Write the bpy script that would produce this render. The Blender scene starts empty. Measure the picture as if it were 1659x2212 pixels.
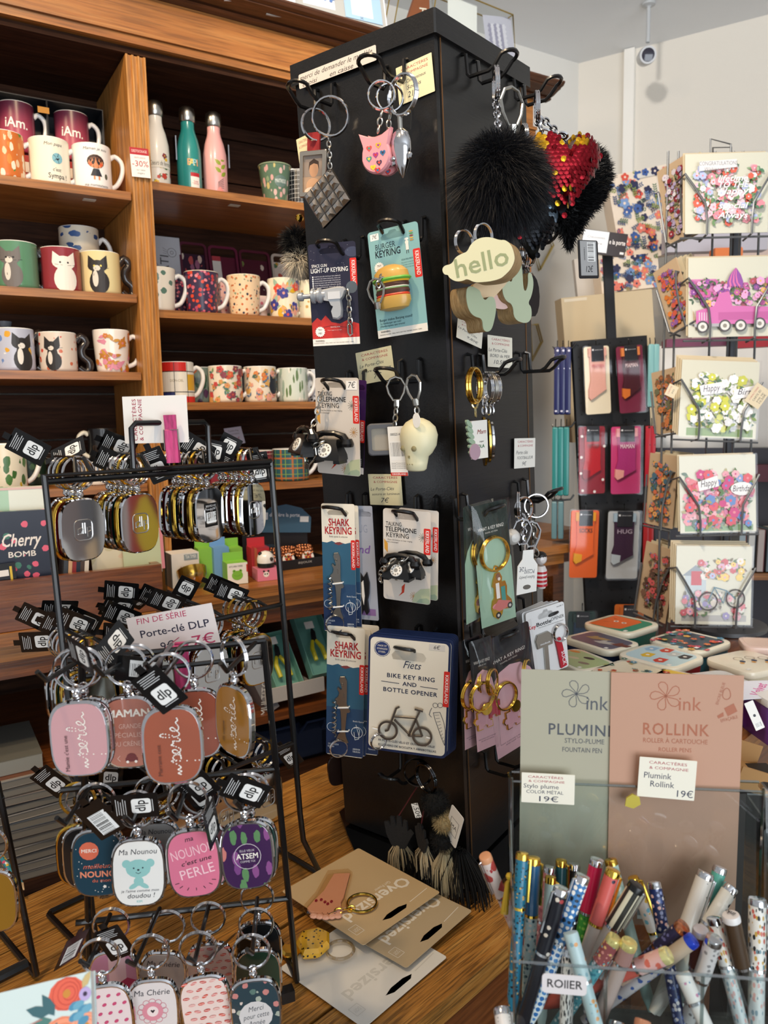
import bpy, bmesh, math, random
from mathutils import Matrix, Vector
random.seed(7)
SC = bpy.context.scene
COL = SC.collection
V3 = Vector
PI = math.pi

# ------------------------------------------------------------------ camera
F, CX, CY = 1661.0, 829.5, 1106.0            # pixels, image 1659 x 2212
HC = 1.40                                    # eye height (m)
_up = -V3((1110 - CX, 15000 - CY, F)).normalized()
_fw = (V3((0, 0, 1)) - _up * _up.z).normalized()
_rt = _fw.cross(_up)
if _rt.x < 0: _rt = -_rt
CR = Matrix((_rt, _fw, _up))                 # camera (x right, y down, z forward) -> world
cd = bpy.data.cameras.new('camera')
cd.sensor_fit = 'VERTICAL'; cd.sensor_height = 36.0; cd.sensor_width = 27.0
cd.lens = F / 2212 * 36.0
cd.clip_start = 0.02; cd.clip_end = 50
cd.dof.use_dof = True; cd.dof.focus_distance = 0.95; cd.dof.aperture_fstop = 9.0
cam = bpy.data.objects.new('camera', cd); COL.objects.link(cam)
m3 = Matrix((CR.col[0], -CR.col[1], -CR.col[2])).transposed()
cam.matrix_world = Matrix.Translation((0, 0, HC)) @ m3.to_4x4()
SC.camera = cam

# ------------------------------------------------------------------ world, lamps, exposure
SC.view_settings.view_transform = 'Standard'; SC.view_settings.look = 'None'
SC.view_settings.gamma = 1; SC.view_settings.use_curve_mapping = False
SC.view_settings.exposure = 0.0
SC.cycles.transparent_max_bounces = 32
w = bpy.data.worlds.new('world'); SC.world = w; w.use_nodes = True
w.node_tree.nodes['Background'].inputs[0].default_value = (0.93, 0.96, 1.0, 1)
w.node_tree.nodes['Background'].inputs[1].default_value = 0.46

def lamp(name, kind, loc, target, energy, color, size=0.5, size_y=None, spot=None, blend=.5):
    l = bpy.data.lights.new(name, kind); l.energy = energy; l.color = color
    if kind == 'AREA':
        l.shape = 'RECTANGLE' if size_y else 'DISK'; l.size = size
        if size_y: l.size_y = size_y
    if kind == 'SPOT':
        l.spot_size = math.radians(spot); l.spot_blend = blend; l.shadow_soft_size = size
    o = bpy.data.objects.new(name, l); COL.objects.link(o)
    o.location = loc
    o.rotation_euler = (V3(target) - V3(loc)).to_track_quat('-Z', 'Y').to_euler()
    return o
WARM = (1.0, .74, .46); COOL = (.86, .93, 1.0)
lamp('window_daylight', 'AREA', (1.5, -2.5, 1.15), (0.4, 1.6, 1.9), 100, COOL, 2.8, 2.2)
lamp('ceiling_spot_cabinet', 'SPOT', (-0.95, 0.55, 2.62), (-0.75, 1.6, 1.95), 50, WARM, .05, spot=95, blend=.8)
lamp('ceiling_spot_table', 'SPOT', (-0.6, 0.35, 2.62), (-0.12, 1.0, 0.8), 45, WARM, .05, spot=80, blend=.8)
lamp('ceiling_spot_shelf', 'SPOT', (-0.05, 0.45, 2.62), (-0.1, 1.8, 1.5), 42, WARM, .05, spot=85, blend=.8)
lamp('ceiling_spot_wall', 'SPOT', (-.05, .7, 2.60), (1.15, 2.4, 1.65), 68, (1.0, .95, .89), .06, spot=105, blend=.7)

# ------------------------------------------------------------------ pixel -> place (real planes, real depths)
def ray(px, py): return CR @ V3(((px - CX) / F, (py - CY) / F, 1))
EYE = V3((0, 0, HC))
def at_y(px, py, Y):
    d = ray(px, py); return EYE + d * (Y / d.y)
def at_z(px, py, Z):
    d = ray(px, py); return EYE + d * ((Z - HC) / d.z)
def on(px, py, pl):
    d = ray(px, py); return EYE + d * ((pl[0] - EYE).dot(pl[1]) / d.dot(pl[1]))
def frame(o, x, y):
    """matrix with origin o, x axis x, y axis made square to x, z = x cross y"""
    x = V3(x).normalized(); z = x.cross(V3(y)).normalized(); y = z.cross(x)
    return Matrix.Translation(o) @ Matrix((x, y, z)).transposed().to_4x4()
def quad(tl, tr, bl, pl):
    """rectangle from three pixels on a plane: (matrix at its centre, width, height)"""
    a, b, c = on(*tl, pl), on(*tr, pl), on(*bl, pl)
    x = b - a; M = frame(a, x, a - c); wd = x.length; hh = (M.inverted() @ c).y
    return M @ Matrix.Translation((wd / 2, hh / 2, 0)), wd, -hh
T = lambda x=0, y=0, z=0: Matrix.Translation((x, y, z))
RX = lambda a: Matrix.Rotation(math.radians(a), 4, 'X')
RY = lambda a: Matrix.Rotation(math.radians(a), 4, 'Y')
RZ = lambda a: Matrix.Rotation(math.radians(a), 4, 'Z')
S = lambda x, y=None, z=None: Matrix.Diagonal((x, y if y is not None else x, z if z is not None else x, 1))

# ------------------------------------------------------------------ materials
def lin(c):
    if isinstance(c, str):
        c = c.lstrip('#'); c = ''.join(x * 2 for x in c) if len(c) == 3 else c; c = [int(c[i:i + 2], 16) / 255 for i in (0, 2, 4)]
        return tuple(x / 12.92 if x <= .04045 else ((x + .055) / 1.055) ** 2.4 for x in c)
    return tuple(c[:3])
MC = {}
def base(name):
    m = bpy.data.materials.new(name); m.use_nodes = True
    return m, m.node_tree.nodes, m.node_tree.links, m.node_tree.nodes['Principled BSDF']
def mat(col, rough=.5, metal=0, alpha=1, trans=0, coat=0, ior=1.45, bump=0, bscale=200):
    k = ('m', col, rough, metal, alpha, trans, coat, ior, bump, bscale)
    if k in MC: return MC[k]
    m, N, L, b = base('plain ' + str(col))
    b.inputs['Base Color'].default_value = (*lin(col), 1)
    b.inputs['Roughness'].default_value = rough; b.inputs['Metallic'].default_value = metal
    b.inputs['Alpha'].default_value = alpha; b.inputs['Transmission Weight'].default_value = trans
    b.inputs['Coat Weight'].default_value = coat; b.inputs['IOR'].default_value = ior
    if coat: b.inputs['Coat Roughness'].default_value = .08
    if bump:
        tc = N.new('ShaderNodeTexCoord'); nz = N.new('ShaderNodeTexNoise'); bp = N.new('ShaderNodeBump')
        nz.inputs['Scale'].default_value = bscale; bp.inputs['Strength'].default_value = bump; bp.inputs['Distance'].default_value = .002
        L.new(tc.outputs['Object'], nz.inputs['Vector']); L.new(nz.outputs[0], bp.inputs['Height']); L.new(bp.outputs[0], b.inputs['Normal'])
    MC[k] = m; return m
def ramp(N, stops, mode='LINEAR'):
    r = N.new('ShaderNodeValToRGB'); r.color_ramp.interpolation = mode; e = r.color_ramp.elements
    while len(e) < len(stops): e.new(.5)
    for i, (p, c) in enumerate(stops): e[i].position = p; e[i].color = (*lin(c), 1)
    return r
def wood(c1, c2, c3, scale=(3, 40, 40), rough=.35, coat=.15, bump=.15, grain=.45, spec=.5):
    k = ('w', c1, c2, c3, scale, rough, grain, spec)
    if k in MC: return MC[k]
    m, N, L, b = base('wood ' + c1)
    tc = N.new('ShaderNodeTexCoord'); oi = N.new('ShaderNodeObjectInfo'); ad = N.new('ShaderNodeVectorMath'); mp = N.new('ShaderNodeMapping')
    mu = N.new('ShaderNodeVectorMath'); mu.operation = 'SCALE'; mu.inputs['Scale'].default_value = 5
    cx = N.new('ShaderNodeCombineXYZ'); L.new(oi.outputs['Random'], cx.inputs[0]); L.new(oi.outputs['Random'], cx.inputs[1])
    L.new(cx.outputs[0], mu.inputs[0]); L.new(tc.outputs['Object'], ad.inputs[0]); L.new(mu.outputs[0], ad.inputs[1])
    mp.inputs['Scale'].default_value = scale; L.new(ad.outputs[0], mp.inputs['Vector'])
    n1 = N.new('ShaderNodeTexNoise'); n1.inputs['Scale'].default_value = 1.6; n1.inputs['Detail'].default_value = 6; n1.inputs['Roughness'].default_value = .65; n1.inputs['Distortion'].default_value = .6
    n2 = N.new('ShaderNodeTexNoise'); n2.inputs['Scale'].default_value = 6; n2.inputs['Detail'].default_value = 4
    L.new(mp.outputs[0], n1.inputs['Vector']); L.new(mp.outputs[0], n2.inputs['Vector'])
    r = ramp(N, [(.3, c1), (.5, c2), (.68, c3)]); L.new(n1.outputs[0], r.inputs[0])
    r2 = ramp(N, [(.38, '#8a8a8a'), (.55, '#ffffff')]); L.new(n2.outputs[0], r2.inputs[0])
    mx = N.new('ShaderNodeMix'); mx.data_type = 'RGBA'; mx.blend_type = 'MULTIPLY'; mx.inputs['Factor'].default_value = grain
    L.new(r.outputs[0], mx.inputs['A']); L.new(r2.outputs[0], mx.inputs['B']); L.new(mx.outputs['Result'], b.inputs['Base Color'])
    bp = N.new('ShaderNodeBump'); bp.inputs['Strength'].default_value = bump; bp.inputs['Distance'].default_value = .002
    L.new(n2.outputs[0], bp.inputs['Height']); L.new(bp.outputs[0], b.inputs['Normal'])
    b.inputs['Roughness'].default_value = rough; b.inputs['Coat Weight'].default_value = coat; b.inputs['Coat Roughness'].default_value = .2; b.inputs['Specular IOR Level'].default_value = spec
    MC[k] = m; return m
def pat(bg, cols, scale=80, thr=.4, stretch=(1, 1, 1), rough=.3, coat=0, rot=0, jitter=1, alt=None):
    """printed scatter of coloured blobs on a ground colour"""
    k = ('p', bg, tuple(cols), scale, thr, stretch, rough, rot, jitter)
    if k in MC: return MC[k]
    m, N, L, b = base('print ' + bg)
    tc = N.new('ShaderNodeTexCoord'); mp = N.new('ShaderNodeMapping'); vo = N.new('ShaderNodeTexVoronoi'); sx = N.new('ShaderNodeSeparateColor')
    nz = N.new('ShaderNodeTexNoise'); nz.inputs['Scale'].default_value = 3
    mp.inputs['Scale'].default_value = [scale * q for q in stretch]; mp.inputs['Rotation'].default_value = (0, 0, math.radians(rot))
    vo.inputs['Randomness'].default_value = jitter
    vo.inputs['Scale'].default_value = 1
    L.new(tc.outputs['Object'], mp.inputs['Vector']); L.new(mp.outputs[0], vo.inputs['Vector']); L.new(vo.outputs['Color'], sx.inputs[0]); L.new(mp.outputs[0], nz.inputs['Vector'])
    n = len(cols); r = ramp(N, [(i / n, c) for i, c in enumerate(cols)], 'CONSTANT'); L.new(sx.outputs[0], r.inputs[0])
    ma = N.new('ShaderNodeMath'); ma.operation = 'MULTIPLY_ADD'; ma.inputs[1].default_value = .25; L.new(nz.outputs[0], ma.inputs[0]); L.new(vo.outputs['Distance'], ma.inputs[2])
    lt = N.new('ShaderNodeMath'); lt.operation = 'LESS_THAN'; lt.inputs[1].default_value = thr + .12; L.new(ma.outputs[0], lt.inputs[0])
    mx = N.new('ShaderNodeMix'); mx.data_type = 'RGBA'; L.new(lt.outputs[0], mx.inputs['Factor']); mx.inputs['A'].default_value = (*lin(bg), 1)
    L.new(r.outputs[0], mx.inputs['B']); L.new(mx.outputs['Result'], b.inputs['Base Color'])
    b.inputs['Roughness'].default_value = rough; b.inputs['Coat Weight'].default_value = coat
    MC[k] = m; return m
def plaid(bg, c1, c2, scale, rough=.3):
    k = ('plaid', bg, c1, c2, scale)
    if k in MC: return MC[k]
    m, N, L, b = base('plaid ' + bg)
    uv = N.new('ShaderNodeUVMap'); sp = N.new('ShaderNodeSeparateXYZ'); L.new(uv.outputs[0], sp.inputs[0]); prev = None
    for ax, sc, w, c in ((0, scale * 3, .08, c1), (1, scale, .08, c1), (0, scale * 3, .035, c2), (1, scale, .035, c2)):
        mu = N.new('ShaderNodeMath'); mu.operation = 'MULTIPLY'; mu.inputs[1].default_value = sc; L.new(sp.outputs[ax], mu.inputs[0])
        fr = N.new('ShaderNodeMath'); fr.operation = 'FRACT'; L.new(mu.outputs[0], fr.inputs[0])
        su = N.new('ShaderNodeMath'); su.operation = 'COMPARE'; su.inputs[1].default_value = .3 if c == c1 else .7; su.inputs[2].default_value = w; L.new(fr.outputs[0], su.inputs[0])
        mx = N.new('ShaderNodeMix'); mx.data_type = 'RGBA'; L.new(su.outputs[0], mx.inputs['Factor']); mx.inputs['B'].default_value = (*lin(c), 1)
        if prev: L.new(prev, mx.inputs['A'])
        else: mx.inputs['A'].default_value = (*lin(bg), 1)
        prev = mx.outputs['Result']
    L.new(prev, b.inputs['Base Color']); b.inputs['Roughness'].default_value = rough
    MC[k] = m; return m
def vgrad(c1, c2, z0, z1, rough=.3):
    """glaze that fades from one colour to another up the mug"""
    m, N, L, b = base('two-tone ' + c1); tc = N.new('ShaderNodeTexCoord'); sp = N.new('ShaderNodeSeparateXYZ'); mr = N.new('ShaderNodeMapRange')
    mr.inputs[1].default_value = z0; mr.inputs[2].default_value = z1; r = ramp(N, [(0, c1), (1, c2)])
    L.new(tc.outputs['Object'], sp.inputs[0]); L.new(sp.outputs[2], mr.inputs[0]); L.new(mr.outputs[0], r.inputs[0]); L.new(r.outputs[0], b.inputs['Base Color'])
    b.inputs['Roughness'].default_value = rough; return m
def inkmat():
    m, N, L, b = base('printed ink'); a = N.new('ShaderNodeAttribute'); a.attribute_name = 'Col'
    L.new(a.outputs['Color'], b.inputs['Base Color']); b.inputs['Roughness'].default_value = .45
    return m
INK = inkmat()
def glassy(tint, alpha, rough=.04):
    """clear plastic sheet: mostly lets light through, mirrors a little"""
    k = ('g', tint, alpha, rough)
    if k in MC: return MC[k]
    m, N, L, b = base('clear plastic ' + str(alpha))
    tr = N.new('ShaderNodeBsdfTransparent'); gl = N.new('ShaderNodeBsdfGlossy'); mx = N.new('ShaderNodeMixShader'); fr = N.new('ShaderNodeFresnel'); ad = N.new('ShaderNodeMath')
    tr.inputs[0].default_value = (*lin(tint), 1); gl.inputs['Roughness'].default_value = rough; fr.inputs[0].default_value = 1.45
    ad.operation = 'ADD'; ad.inputs[1].default_value = alpha; L.new(fr.outputs[0], ad.inputs[0])
    ge = N.new('ShaderNodeNewGeometry'); inv = N.new('ShaderNodeMath'); inv.operation = 'SUBTRACT'; inv.inputs[0].default_value = 1; L.new(ge.outputs['Backfacing'], inv.inputs[1])
    mu = N.new('ShaderNodeMath'); mu.operation = 'MULTIPLY'; L.new(ad.outputs[0], mu.inputs[0]); L.new(inv.outputs[0], mu.inputs[1]); L.new(mu.outputs[0], mx.inputs[0])
    L.new(tr.outputs[0], mx.inputs[1]); L.new(gl.outputs[0], mx.inputs[2]); L.new(mx.outputs[0], N['Material Output'].inputs[0])
    MC[k] = m; return m
CHROME = mat('#d8d8da', .12, 1); STEEL = mat('#b9b6ae', .28, 1); GOLD = mat('#e2b84e', .16, 1); WIRE = mat('#0b0b0c', .32, 0, coat=.3)
ROSE = mat('#d98a62', .2, 1); PAPER = mat('#f1efe8', .6); CREAM = mat('#f2ead4', .25, coat=.4); WHITE = mat('#f3f1ec', .25, coat=.4)
ACRYL = glassy('#f6f9f9', .006); FILM = glassy('#fdfdfd', .008, .08); ACEDGE = glassy('#c9d6d6', .25, .1)

# ------------------------------------------------------------------ mesh building
class B:
    def __init__(s): s.v = []; s.f = []; s.c = []; s.uv = None
    def add(s, v, f, M=None, c=None):
        o = len(s.v)
        s.v += [tuple(M @ V3(p)) for p in v] if M else [tuple(p) for p in v]
        s.f += [tuple(i + o for i in q) for q in f]; s.c += [c] * len(f); return s
    def box(s, x, y, z, dx, dy, dz, M=None, c=None):
        """centre and full sizes"""
        a, b, d = dx / 2, dy / 2, dz / 2
        v = [(x + i * a, y + j * b, z + k * d) for i in (-1, 1) for j in (-1, 1) for k in (-1, 1)]
        return s.add(v, [(0, 1, 3, 2), (4, 6, 7, 5), (0, 4, 5, 1), (2, 3, 7, 6), (0, 2, 6, 4), (1, 5, 7, 3)], M, c)
    def prism(s, poly, z0, z1, M=None, c=None, bev=0):
        n = len(poly); rings = [(z0, 0), (z1, 0)]
        if bev: rings = [(z0, bev), (z0 + bev, 0), (z1 - bev, 0), (z1, bev)]
        cx = sum(p[0] for p in poly) / n; cy = sum(p[1] for p in poly) / n
        mx = max(max(abs(p[0] - cx) for p in poly), max(abs(p[1] - cy) for p in poly))
        v = []
        for z, b in rings:
            k = 1 - b / mx; v += [(cx + (p[0] - cx) * k, cy + (p[1] - cy) * k, z) for p in poly]
        f = [tuple(reversed(range(n))), tuple(range((len(rings) - 1) * n, len(rings) * n))]
        for r in range(len(rings) - 1):
            f += [(r * n + i, r * n + (i + 1) % n, (r + 1) * n + (i + 1) % n, (r + 1) * n + i) for i in range(n)]
        return s.add(v, f, M, c)
    def tube(s, pts, r, n=8, closed=False, M=None, c=None):
        P = [V3(p) for p in pts]; m = len(P); rr = r if isinstance(r, (list, tuple)) else [r] * m
        v = []; f = []; nrm = None
        for i in range(m):
            if closed: t = P[(i + 1) % m] - P[i - 1]
            else: t = P[min(i + 1, m - 1)] - P[max(i - 1, 0)]
            if t.length < 1e-9: t = V3((0, 0, 1))
            t.normalize()
            if nrm is None:
                a = V3((0, 0, 1)) if abs(t.z) < .9 else V3((1, 0, 0)); nrm = t.cross(a).normalized()
            else:
                nrm = nrm - t * nrm.dot(t)
                if nrm.length < 1e-6: nrm = t.orthogonal()
                nrm.normalize()
            bn = t.cross(nrm)
            v += [P[i] + (nrm * math.cos(2 * PI * k / n) + bn * math.sin(2 * PI * k / n)) * rr[i] for k in range(n)]
        for i in range(m if closed else m - 1):
            j = (i + 1) % m
            f += [(i * n + k, i * n + (k + 1) % n, j * n + (k + 1) % n, j * n + k) for k in range(n)]
        if not closed: f += [tuple(reversed(range(n))), tuple(range((m - 1) * n, m * n))]
        return s.add(v, f, M, c)
    def lathe(s, prof, n=24, M=None, c=None, cap=True, a0=0, sq=None):
        v = []; f = []; m = len(prof)
        for r, z in prof:
            v += [(r * math.cos(a0 + 2 * PI * k / n), r * math.sin(a0 + 2 * PI * k / n), z) for k in range(n)]
        for i in range(m - 1):
            f += [(i * n + k, i * n + (k + 1) % n, (i + 1) * n + (k + 1) % n, (i + 1) * n + k) for k in range(n)]
        if cap: f += [tuple(reversed(range(n))), tuple(range((m - 1) * n, m * n))]
        return s.add(v, f, M, c)
    def loft(s, rings, M=None, c=None, cap=True):
        n = len(rings[0]); v = [p for r in rings for p in r]; f = []
        for i in range(len(rings) - 1):
            f += [(i * n + k, i * n + (k + 1) % n, (i + 1) * n + (k + 1) % n, (i + 1) * n + k) for k in range(n)]
        if cap: f += [tuple(reversed(range(n))), tuple(range((len(rings) - 1) * n, len(rings) * n))]
        return s.add(v, f, M, c)
    def ball(s, x, y, z, r, n=12, sc=(1, 1, 1), M=None, c=None):
        m = n // 2; pr = [(max(1e-5, math.sin(PI * i / m)), -math.cos(PI * i / m)) for i in range(m + 1)]
        Q = T(x, y, z) @ S(r * sc[0], r * sc[1], r * sc[2])
        return s.lathe(pr, n, (M @ Q) if M else Q, c)
    def mesh(s, name, smooth=30):
        me = bpy.data.meshes.new(name); me.from_pydata(s.v, [], s.f)
        if any(c is not None for c in s.c):
            a = me.attributes.new('Col', 'FLOAT_COLOR', 'FACE')
            a.data.foreach_set('color', [x for c in s.c for x in (*lin(c or '#ffffff'), 1)])
        if s.uv:
            u = me.uv_layers.new(name='UVMap')
            u.data.foreach_set('uv', [q for l in me.loops for q in s.uv(me.vertices[l.vertex_index].co)])
        if smooth:
            me.shade_smooth(); me.set_sharp_from_angle(angle=math.radians(smooth))
        return me
    def obj(s, name, m=None, parent=None, M=None, smooth=30):
        return link(name, s.mesh(name, smooth), m or INK, parent, M)
def link(name, me, m=None, parent=None, M=None):
    if m and not me.materials: me.materials.append(m)
    o = bpy.data.objects.new(name, me); COL.objects.link(o)
    if parent: o.parent = parent
    if M: o.matrix_local = M
    return o
def tag(o, label, cat, group=None, kind=None):
    o['label'] = label; o['category'] = cat
    if group: o['group'] = group
    if kind: o['kind'] = kind
    return o
def thing(name, label, cat, M, group=None):
    o = bpy.data.objects.new(name, None); COL.objects.link(o); o.empty_display_size = .02
    o.matrix_world = M; return tag(o, label, cat, group)
def struct(o):
    o['kind'] = 'structure'; return o
def kids(o): return [c for c in bpy.data.objects if c.parent == o]
def clone(src, M, label=None, tree=None):
    c = src.copy(); COL.objects.link(c); c.matrix_world = M
    if label: c['label'] = label
    for k in (tree or kids(src)):
        d = k.copy(); COL.objects.link(d); d.parent = c; d.matrix_local = k.matrix_local
    return c
def rrect(w, h, r, n=4, cx=0, cy=0):
    out = []
    for sx, sy, a in ((1, 1, 0), (-1, 1, 90), (-1, -1, 180), (1, -1, 270)):
        for i in range(n + 1):
            t = math.radians(a + 90 * i / n); out.append((cx + sx * (w / 2 - r) + r * math.cos(t), cy + sy * (h / 2 - r) + r * math.sin(t)))
    return out
def superq(w, h, p=3.2, n=32):
    return [(w / 2 * math.copysign(abs(math.cos(t)) ** (2 / p), math.cos(t)), h / 2 * math.copysign(abs(math.sin(t)) ** (2 / p), math.sin(t))) for t in [2 * PI * i / n for i in range(n)]]
def ell(cx, cy, rx, ry, n=14, rot=0):
    c, s_ = math.cos(math.radians(rot)), math.sin(math.radians(rot))
    return [(cx + rx * math.cos(t) * c - ry * math.sin(t) * s_, cy + rx * math.cos(t) * s_ + ry * math.sin(t) * c) for t in [2 * PI * i / n for i in range(n)]]
def keyhole(outer, inner):
    """outer loop with an inner hole, as one loop joined by a slit"""
    i = max(range(len(outer)), key=lambda k: outer[k][1] + outer[k][0] * .01)
    j = max(range(len(inner)), key=lambda k: inner[k][1] + inner[k][0] * .01)
    o = outer[i:] + outer[:i] + [outer[i]]; q = inner[j:] + inner[:j] + [inner[j]]
    return o + q[::-1]
def circ(r, n=24, cx=0, cy=0, z=0, plane='xy', a0=0, a1=360, close=False):
    k = n if abs(a1 - a0) >= 360 and not close else n + 1; out = []
    for i in range(k):
        t = math.radians(a0 + (a1 - a0) * i / n); a, b = cx + r * math.cos(t), cy + r * math.sin(t)
        out.append((a, b, z) if plane == 'xy' else (a, z, b) if plane == 'xz' else (z, a, b))
    return out

# ------------------------------------------------------------------ flat print: shapes and lettering
TX = {}
def textmesh(body, bold=0.0, shear=0.0, space=1.0):
    k = (body, bold, shear, space)
    if k not in TX:
        c = bpy.data.curves.new('t', 'FONT'); c.body = body; c.resolution_u = 2; c.offset = bold; c.shear = shear; c.space_character = space
        c.align_x = 'CENTER'; c.align_y = 'CENTER'
        o = bpy.data.objects.new('t', c); me = bpy.data.meshes.new_from_object(o)
        TX[k] = ([tuple(v.co) for v in me.vertices], [tuple(p.vertices) for p in me.polygons])
        bpy.data.objects.remove(o); bpy.data.meshes.remove(me); bpy.data.curves.remove(c)
    return TX[k]
class Art:
    """print on a w x h card, card coordinates u to the right and v down, both 0..1"""
    def __init__(s, w, h, z=.0006): s.w, s.h, s.z = w, h, z; s.p = B(); s.t = B(); s.k = 0
    def xy(s, u, v): return ((u - .5) * s.w, (.5 - v) * s.h)
    def up(s): s.k += 1; return s.z + .00003 + s.k * .000008
    def poly(s, c, pts):
        z = s.up(); q = [s.xy(*a) for a in pts]; s.p.add([(x, y, z) for x, y in q], [tuple(range(len(q)))], None, c); return s
    def rect(s, c, u0, v0, u1, v1, r=0):
        if r:
            x0, y0 = s.xy(u0, v1); x1, y1 = s.xy(u1, v0); z = s.up(); q = rrect(x1 - x0, y1 - y0, r, 3, (x0 + x1) / 2, (y0 + y1) / 2)
            s.p.add([(x, y, z) for x, y in q], [tuple(range(len(q)))], None, c); return s
        return s.poly(c, [(u0, v1), (u1, v1), (u1, v0), (u0, v0)])
    def disc(s, c, u, v, r, ry=None, rot=0, n=14):
        """radius as a share of the width"""
        x, y = s.xy(u, v); z = s.up(); q = ell(x, y, r * s.w, (ry if ry is not None else r) * s.w, n, rot)
        s.p.add([(a, b, z) for a, b in q], [tuple(range(n))], None, c); return s
    def ring(s, c, u, v, r, th, n=20):
        x, y = s.xy(u, v); z = s.up(); a = ell(x, y, r * s.w, r * s.w, n); b = ell(x, y, (r - th) * s.w, (r - th) * s.w, n)
        s.p.add([(*p, z) for p in a + b], [(i, (i + 1) % n, n + (i + 1) % n, n + i) for i in range(n)], None, c); return s
    def line(s, c, pts, th):
        z = s.up(); P = [V3((*s.xy(*a), z)) for a in pts]; h = th * s.w / 2
        for a, b in zip(P, P[1:]):
            d = (b - a)
            if d.length < 1e-7: continue
            d.normalize(); n = V3((-d.y, d.x, 0)) * h; e = d * h * .4
            s.p.add([a - n - e, b - n + e, b + n + e, a + n - e], [(0, 1, 2, 3)], None, c)
        return s
    def petals(s, c, u, v, r, n=5, cc=None, fat=.45):
        for i in range(n):
            a = 2 * PI * i / n + u * 9
            s.disc(c, u + .55 * r * math.cos(a), v + .55 * r * s.w / s.h * math.sin(a), r * .55, r * fat, -math.degrees(a), 8)
        if cc: s.disc(cc, u, v, r * .28, n=8)
        return s
    def leaf(s, c, u, v, L, wd, rot):
        x, y = s.xy(u, v); z = s.up(); a = math.radians(rot); ca, sa = math.cos(a), math.sin(a)
        q = [(0, 0), (.3, -.5 * wd), (.65, -.42 * wd), (1, 0), (.65, .42 * wd), (.3, .5 * wd)]
        s.p.add([(x + (i * ca - j * sa) * L * s.w, y + (i * sa + j * ca) * L * s.w, z) for i, j in q], [tuple(range(6))], None, c); return s
    def text(s, u, v, size, body, c, bold=0, shear=0, rot=0, sx=1, space=1, fit=None):
        """size: letter height as a share of card height; fit: wanted width as a share of card width"""
        vs, fs = textmesh(body, 0.0, shear, space)
        if not vs: return s
        k = size * s.h / .7; x, y = s.xy(u, v); z = s.up()
        if fit:
            wd = max(p[0] for p in vs) - min(p[0] for p in vs); sx = fit * s.w / (wd * k)
        for i, (dx, dy) in enumerate(((-.6, -.6), (.6, -.6), (0, .6), (-.6, .6), (.6, .6)) if bold > .009 else ((0, 0),)):      # heavy letters: struck several times
            if i: z = s.up()
            s.t.add(vs, fs, T(x, y, z) @ RZ(rot) @ S(k * sx, k, 1) @ T(dx * bold, dy * bold, 0), c)
        return s
    def bars(s, u0, v0, u1, v1, n=22, c='#111111', vert=True):
        s.rect('#f4f4f0', u0, v0, u1, v1)
        for i in range(n):
            t = (i + .2 + .3 * random.random()) / n; wdt = random.choice((.2, .35, .6)) / n
            if vert: s.rect(c, u0 + (u1 - u0) * t, v0 + (v1 - v0) * .06, u0 + (u1 - u0) * min(1, t + wdt), v1 - (v1 - v0) * .2)
            else: s.rect(c, u0 + (u1 - u0) * .06, v0 + (v1 - v0) * t, u1 - (u1 - u0) * .2, v0 + (v1 - v0) * min(1, t + wdt))
        return s
    def done(s, parent, M=None, wrap=None, name='print'):
        for bb, nm in ((s.p, name), (s.t, 'lettering')):
            if not bb.f: continue
            if bb is s.p: bb.v = [(max(-s.w / 2, min(s.w / 2, x)), max(-s.h / 2, min(s.h / 2, y)), z) for x, y, z in bb.v]   # print stops at the card edge
            if wrap:
                bb = bent(bb, wrap)
            bb.obj(nm, INK, parent, M, smooth=0)
        return s
def bent(bb, wrap):
    """wrap flat print round an upright cylinder of radius r (print x runs round it, y up it)"""
    r, step = wrap[0], .16; bm = bmesh.new(); lay = bm.faces.layers.float_color.new('Col')
    vs = [bm.verts.new(p) for p in bb.v]
    for f, c in zip(bb.f, bb.c):
        try: q = bm.faces.new([vs[i] for i in f]); q[lay] = (*lin(c), 1)
        except ValueError: pass
    xs = [p[0] for p in bb.v]; k = math.floor(min(xs) / (r * step))
    while k * r * step < max(xs):
        bmesh.ops.bisect_plane(bm, geom=bm.verts[:] + bm.edges[:] + bm.faces[:], plane_co=(k * r * step, 0, 0), plane_no=(1, 0, 0)); k += 1
    taper = wrap[1] if len(wrap) > 1 else (lambda z: r)
    for v in bm.verts:
        rr = taper(v.co.y) + v.co.z + .0002; a = v.co.x / r; v.co = (rr * math.sin(a), -rr * math.cos(a), v.co.y)
    out = B(); bm.verts.index_update(); out.v = [tuple(v.co) for v in bm.verts]
    out.f = [tuple(v.index for v in f.verts) for f in bm.faces]; out.c = [tuple(f[lay][:3]) for f in bm.faces]; bm.free()
    return out
def card(parent, w, h, m, th=.0006, r=.004, hole=None, name='card', M=None):
    """paper or card sheet, front face at z = th"""
    o = rrect(w, h, r)
    if hole: o = keyhole(o, hole)
    return B().prism(o, 0, th, c=None).obj(name, m, parent, M, smooth=0)
def slot(w, h, cy, kind='euro'):
    """hang hole outline"""
    if kind == 'euro': return [(-w / 2, cy), (-w / 2 * .9, cy - h * .35), (w / 2 * .9, cy - h * .35), (w / 2, cy), (w / 2 * .8, cy + h * .3), (w * .18, cy + h * .36), (w * .12, cy + h * .65), (-w * .12, cy + h * .65), (-w * .18, cy + h * .36), (-w / 2 * .8, cy + h * .3)][::-1]
    return ell(0, cy, w / 2, h / 2, 16)
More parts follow.
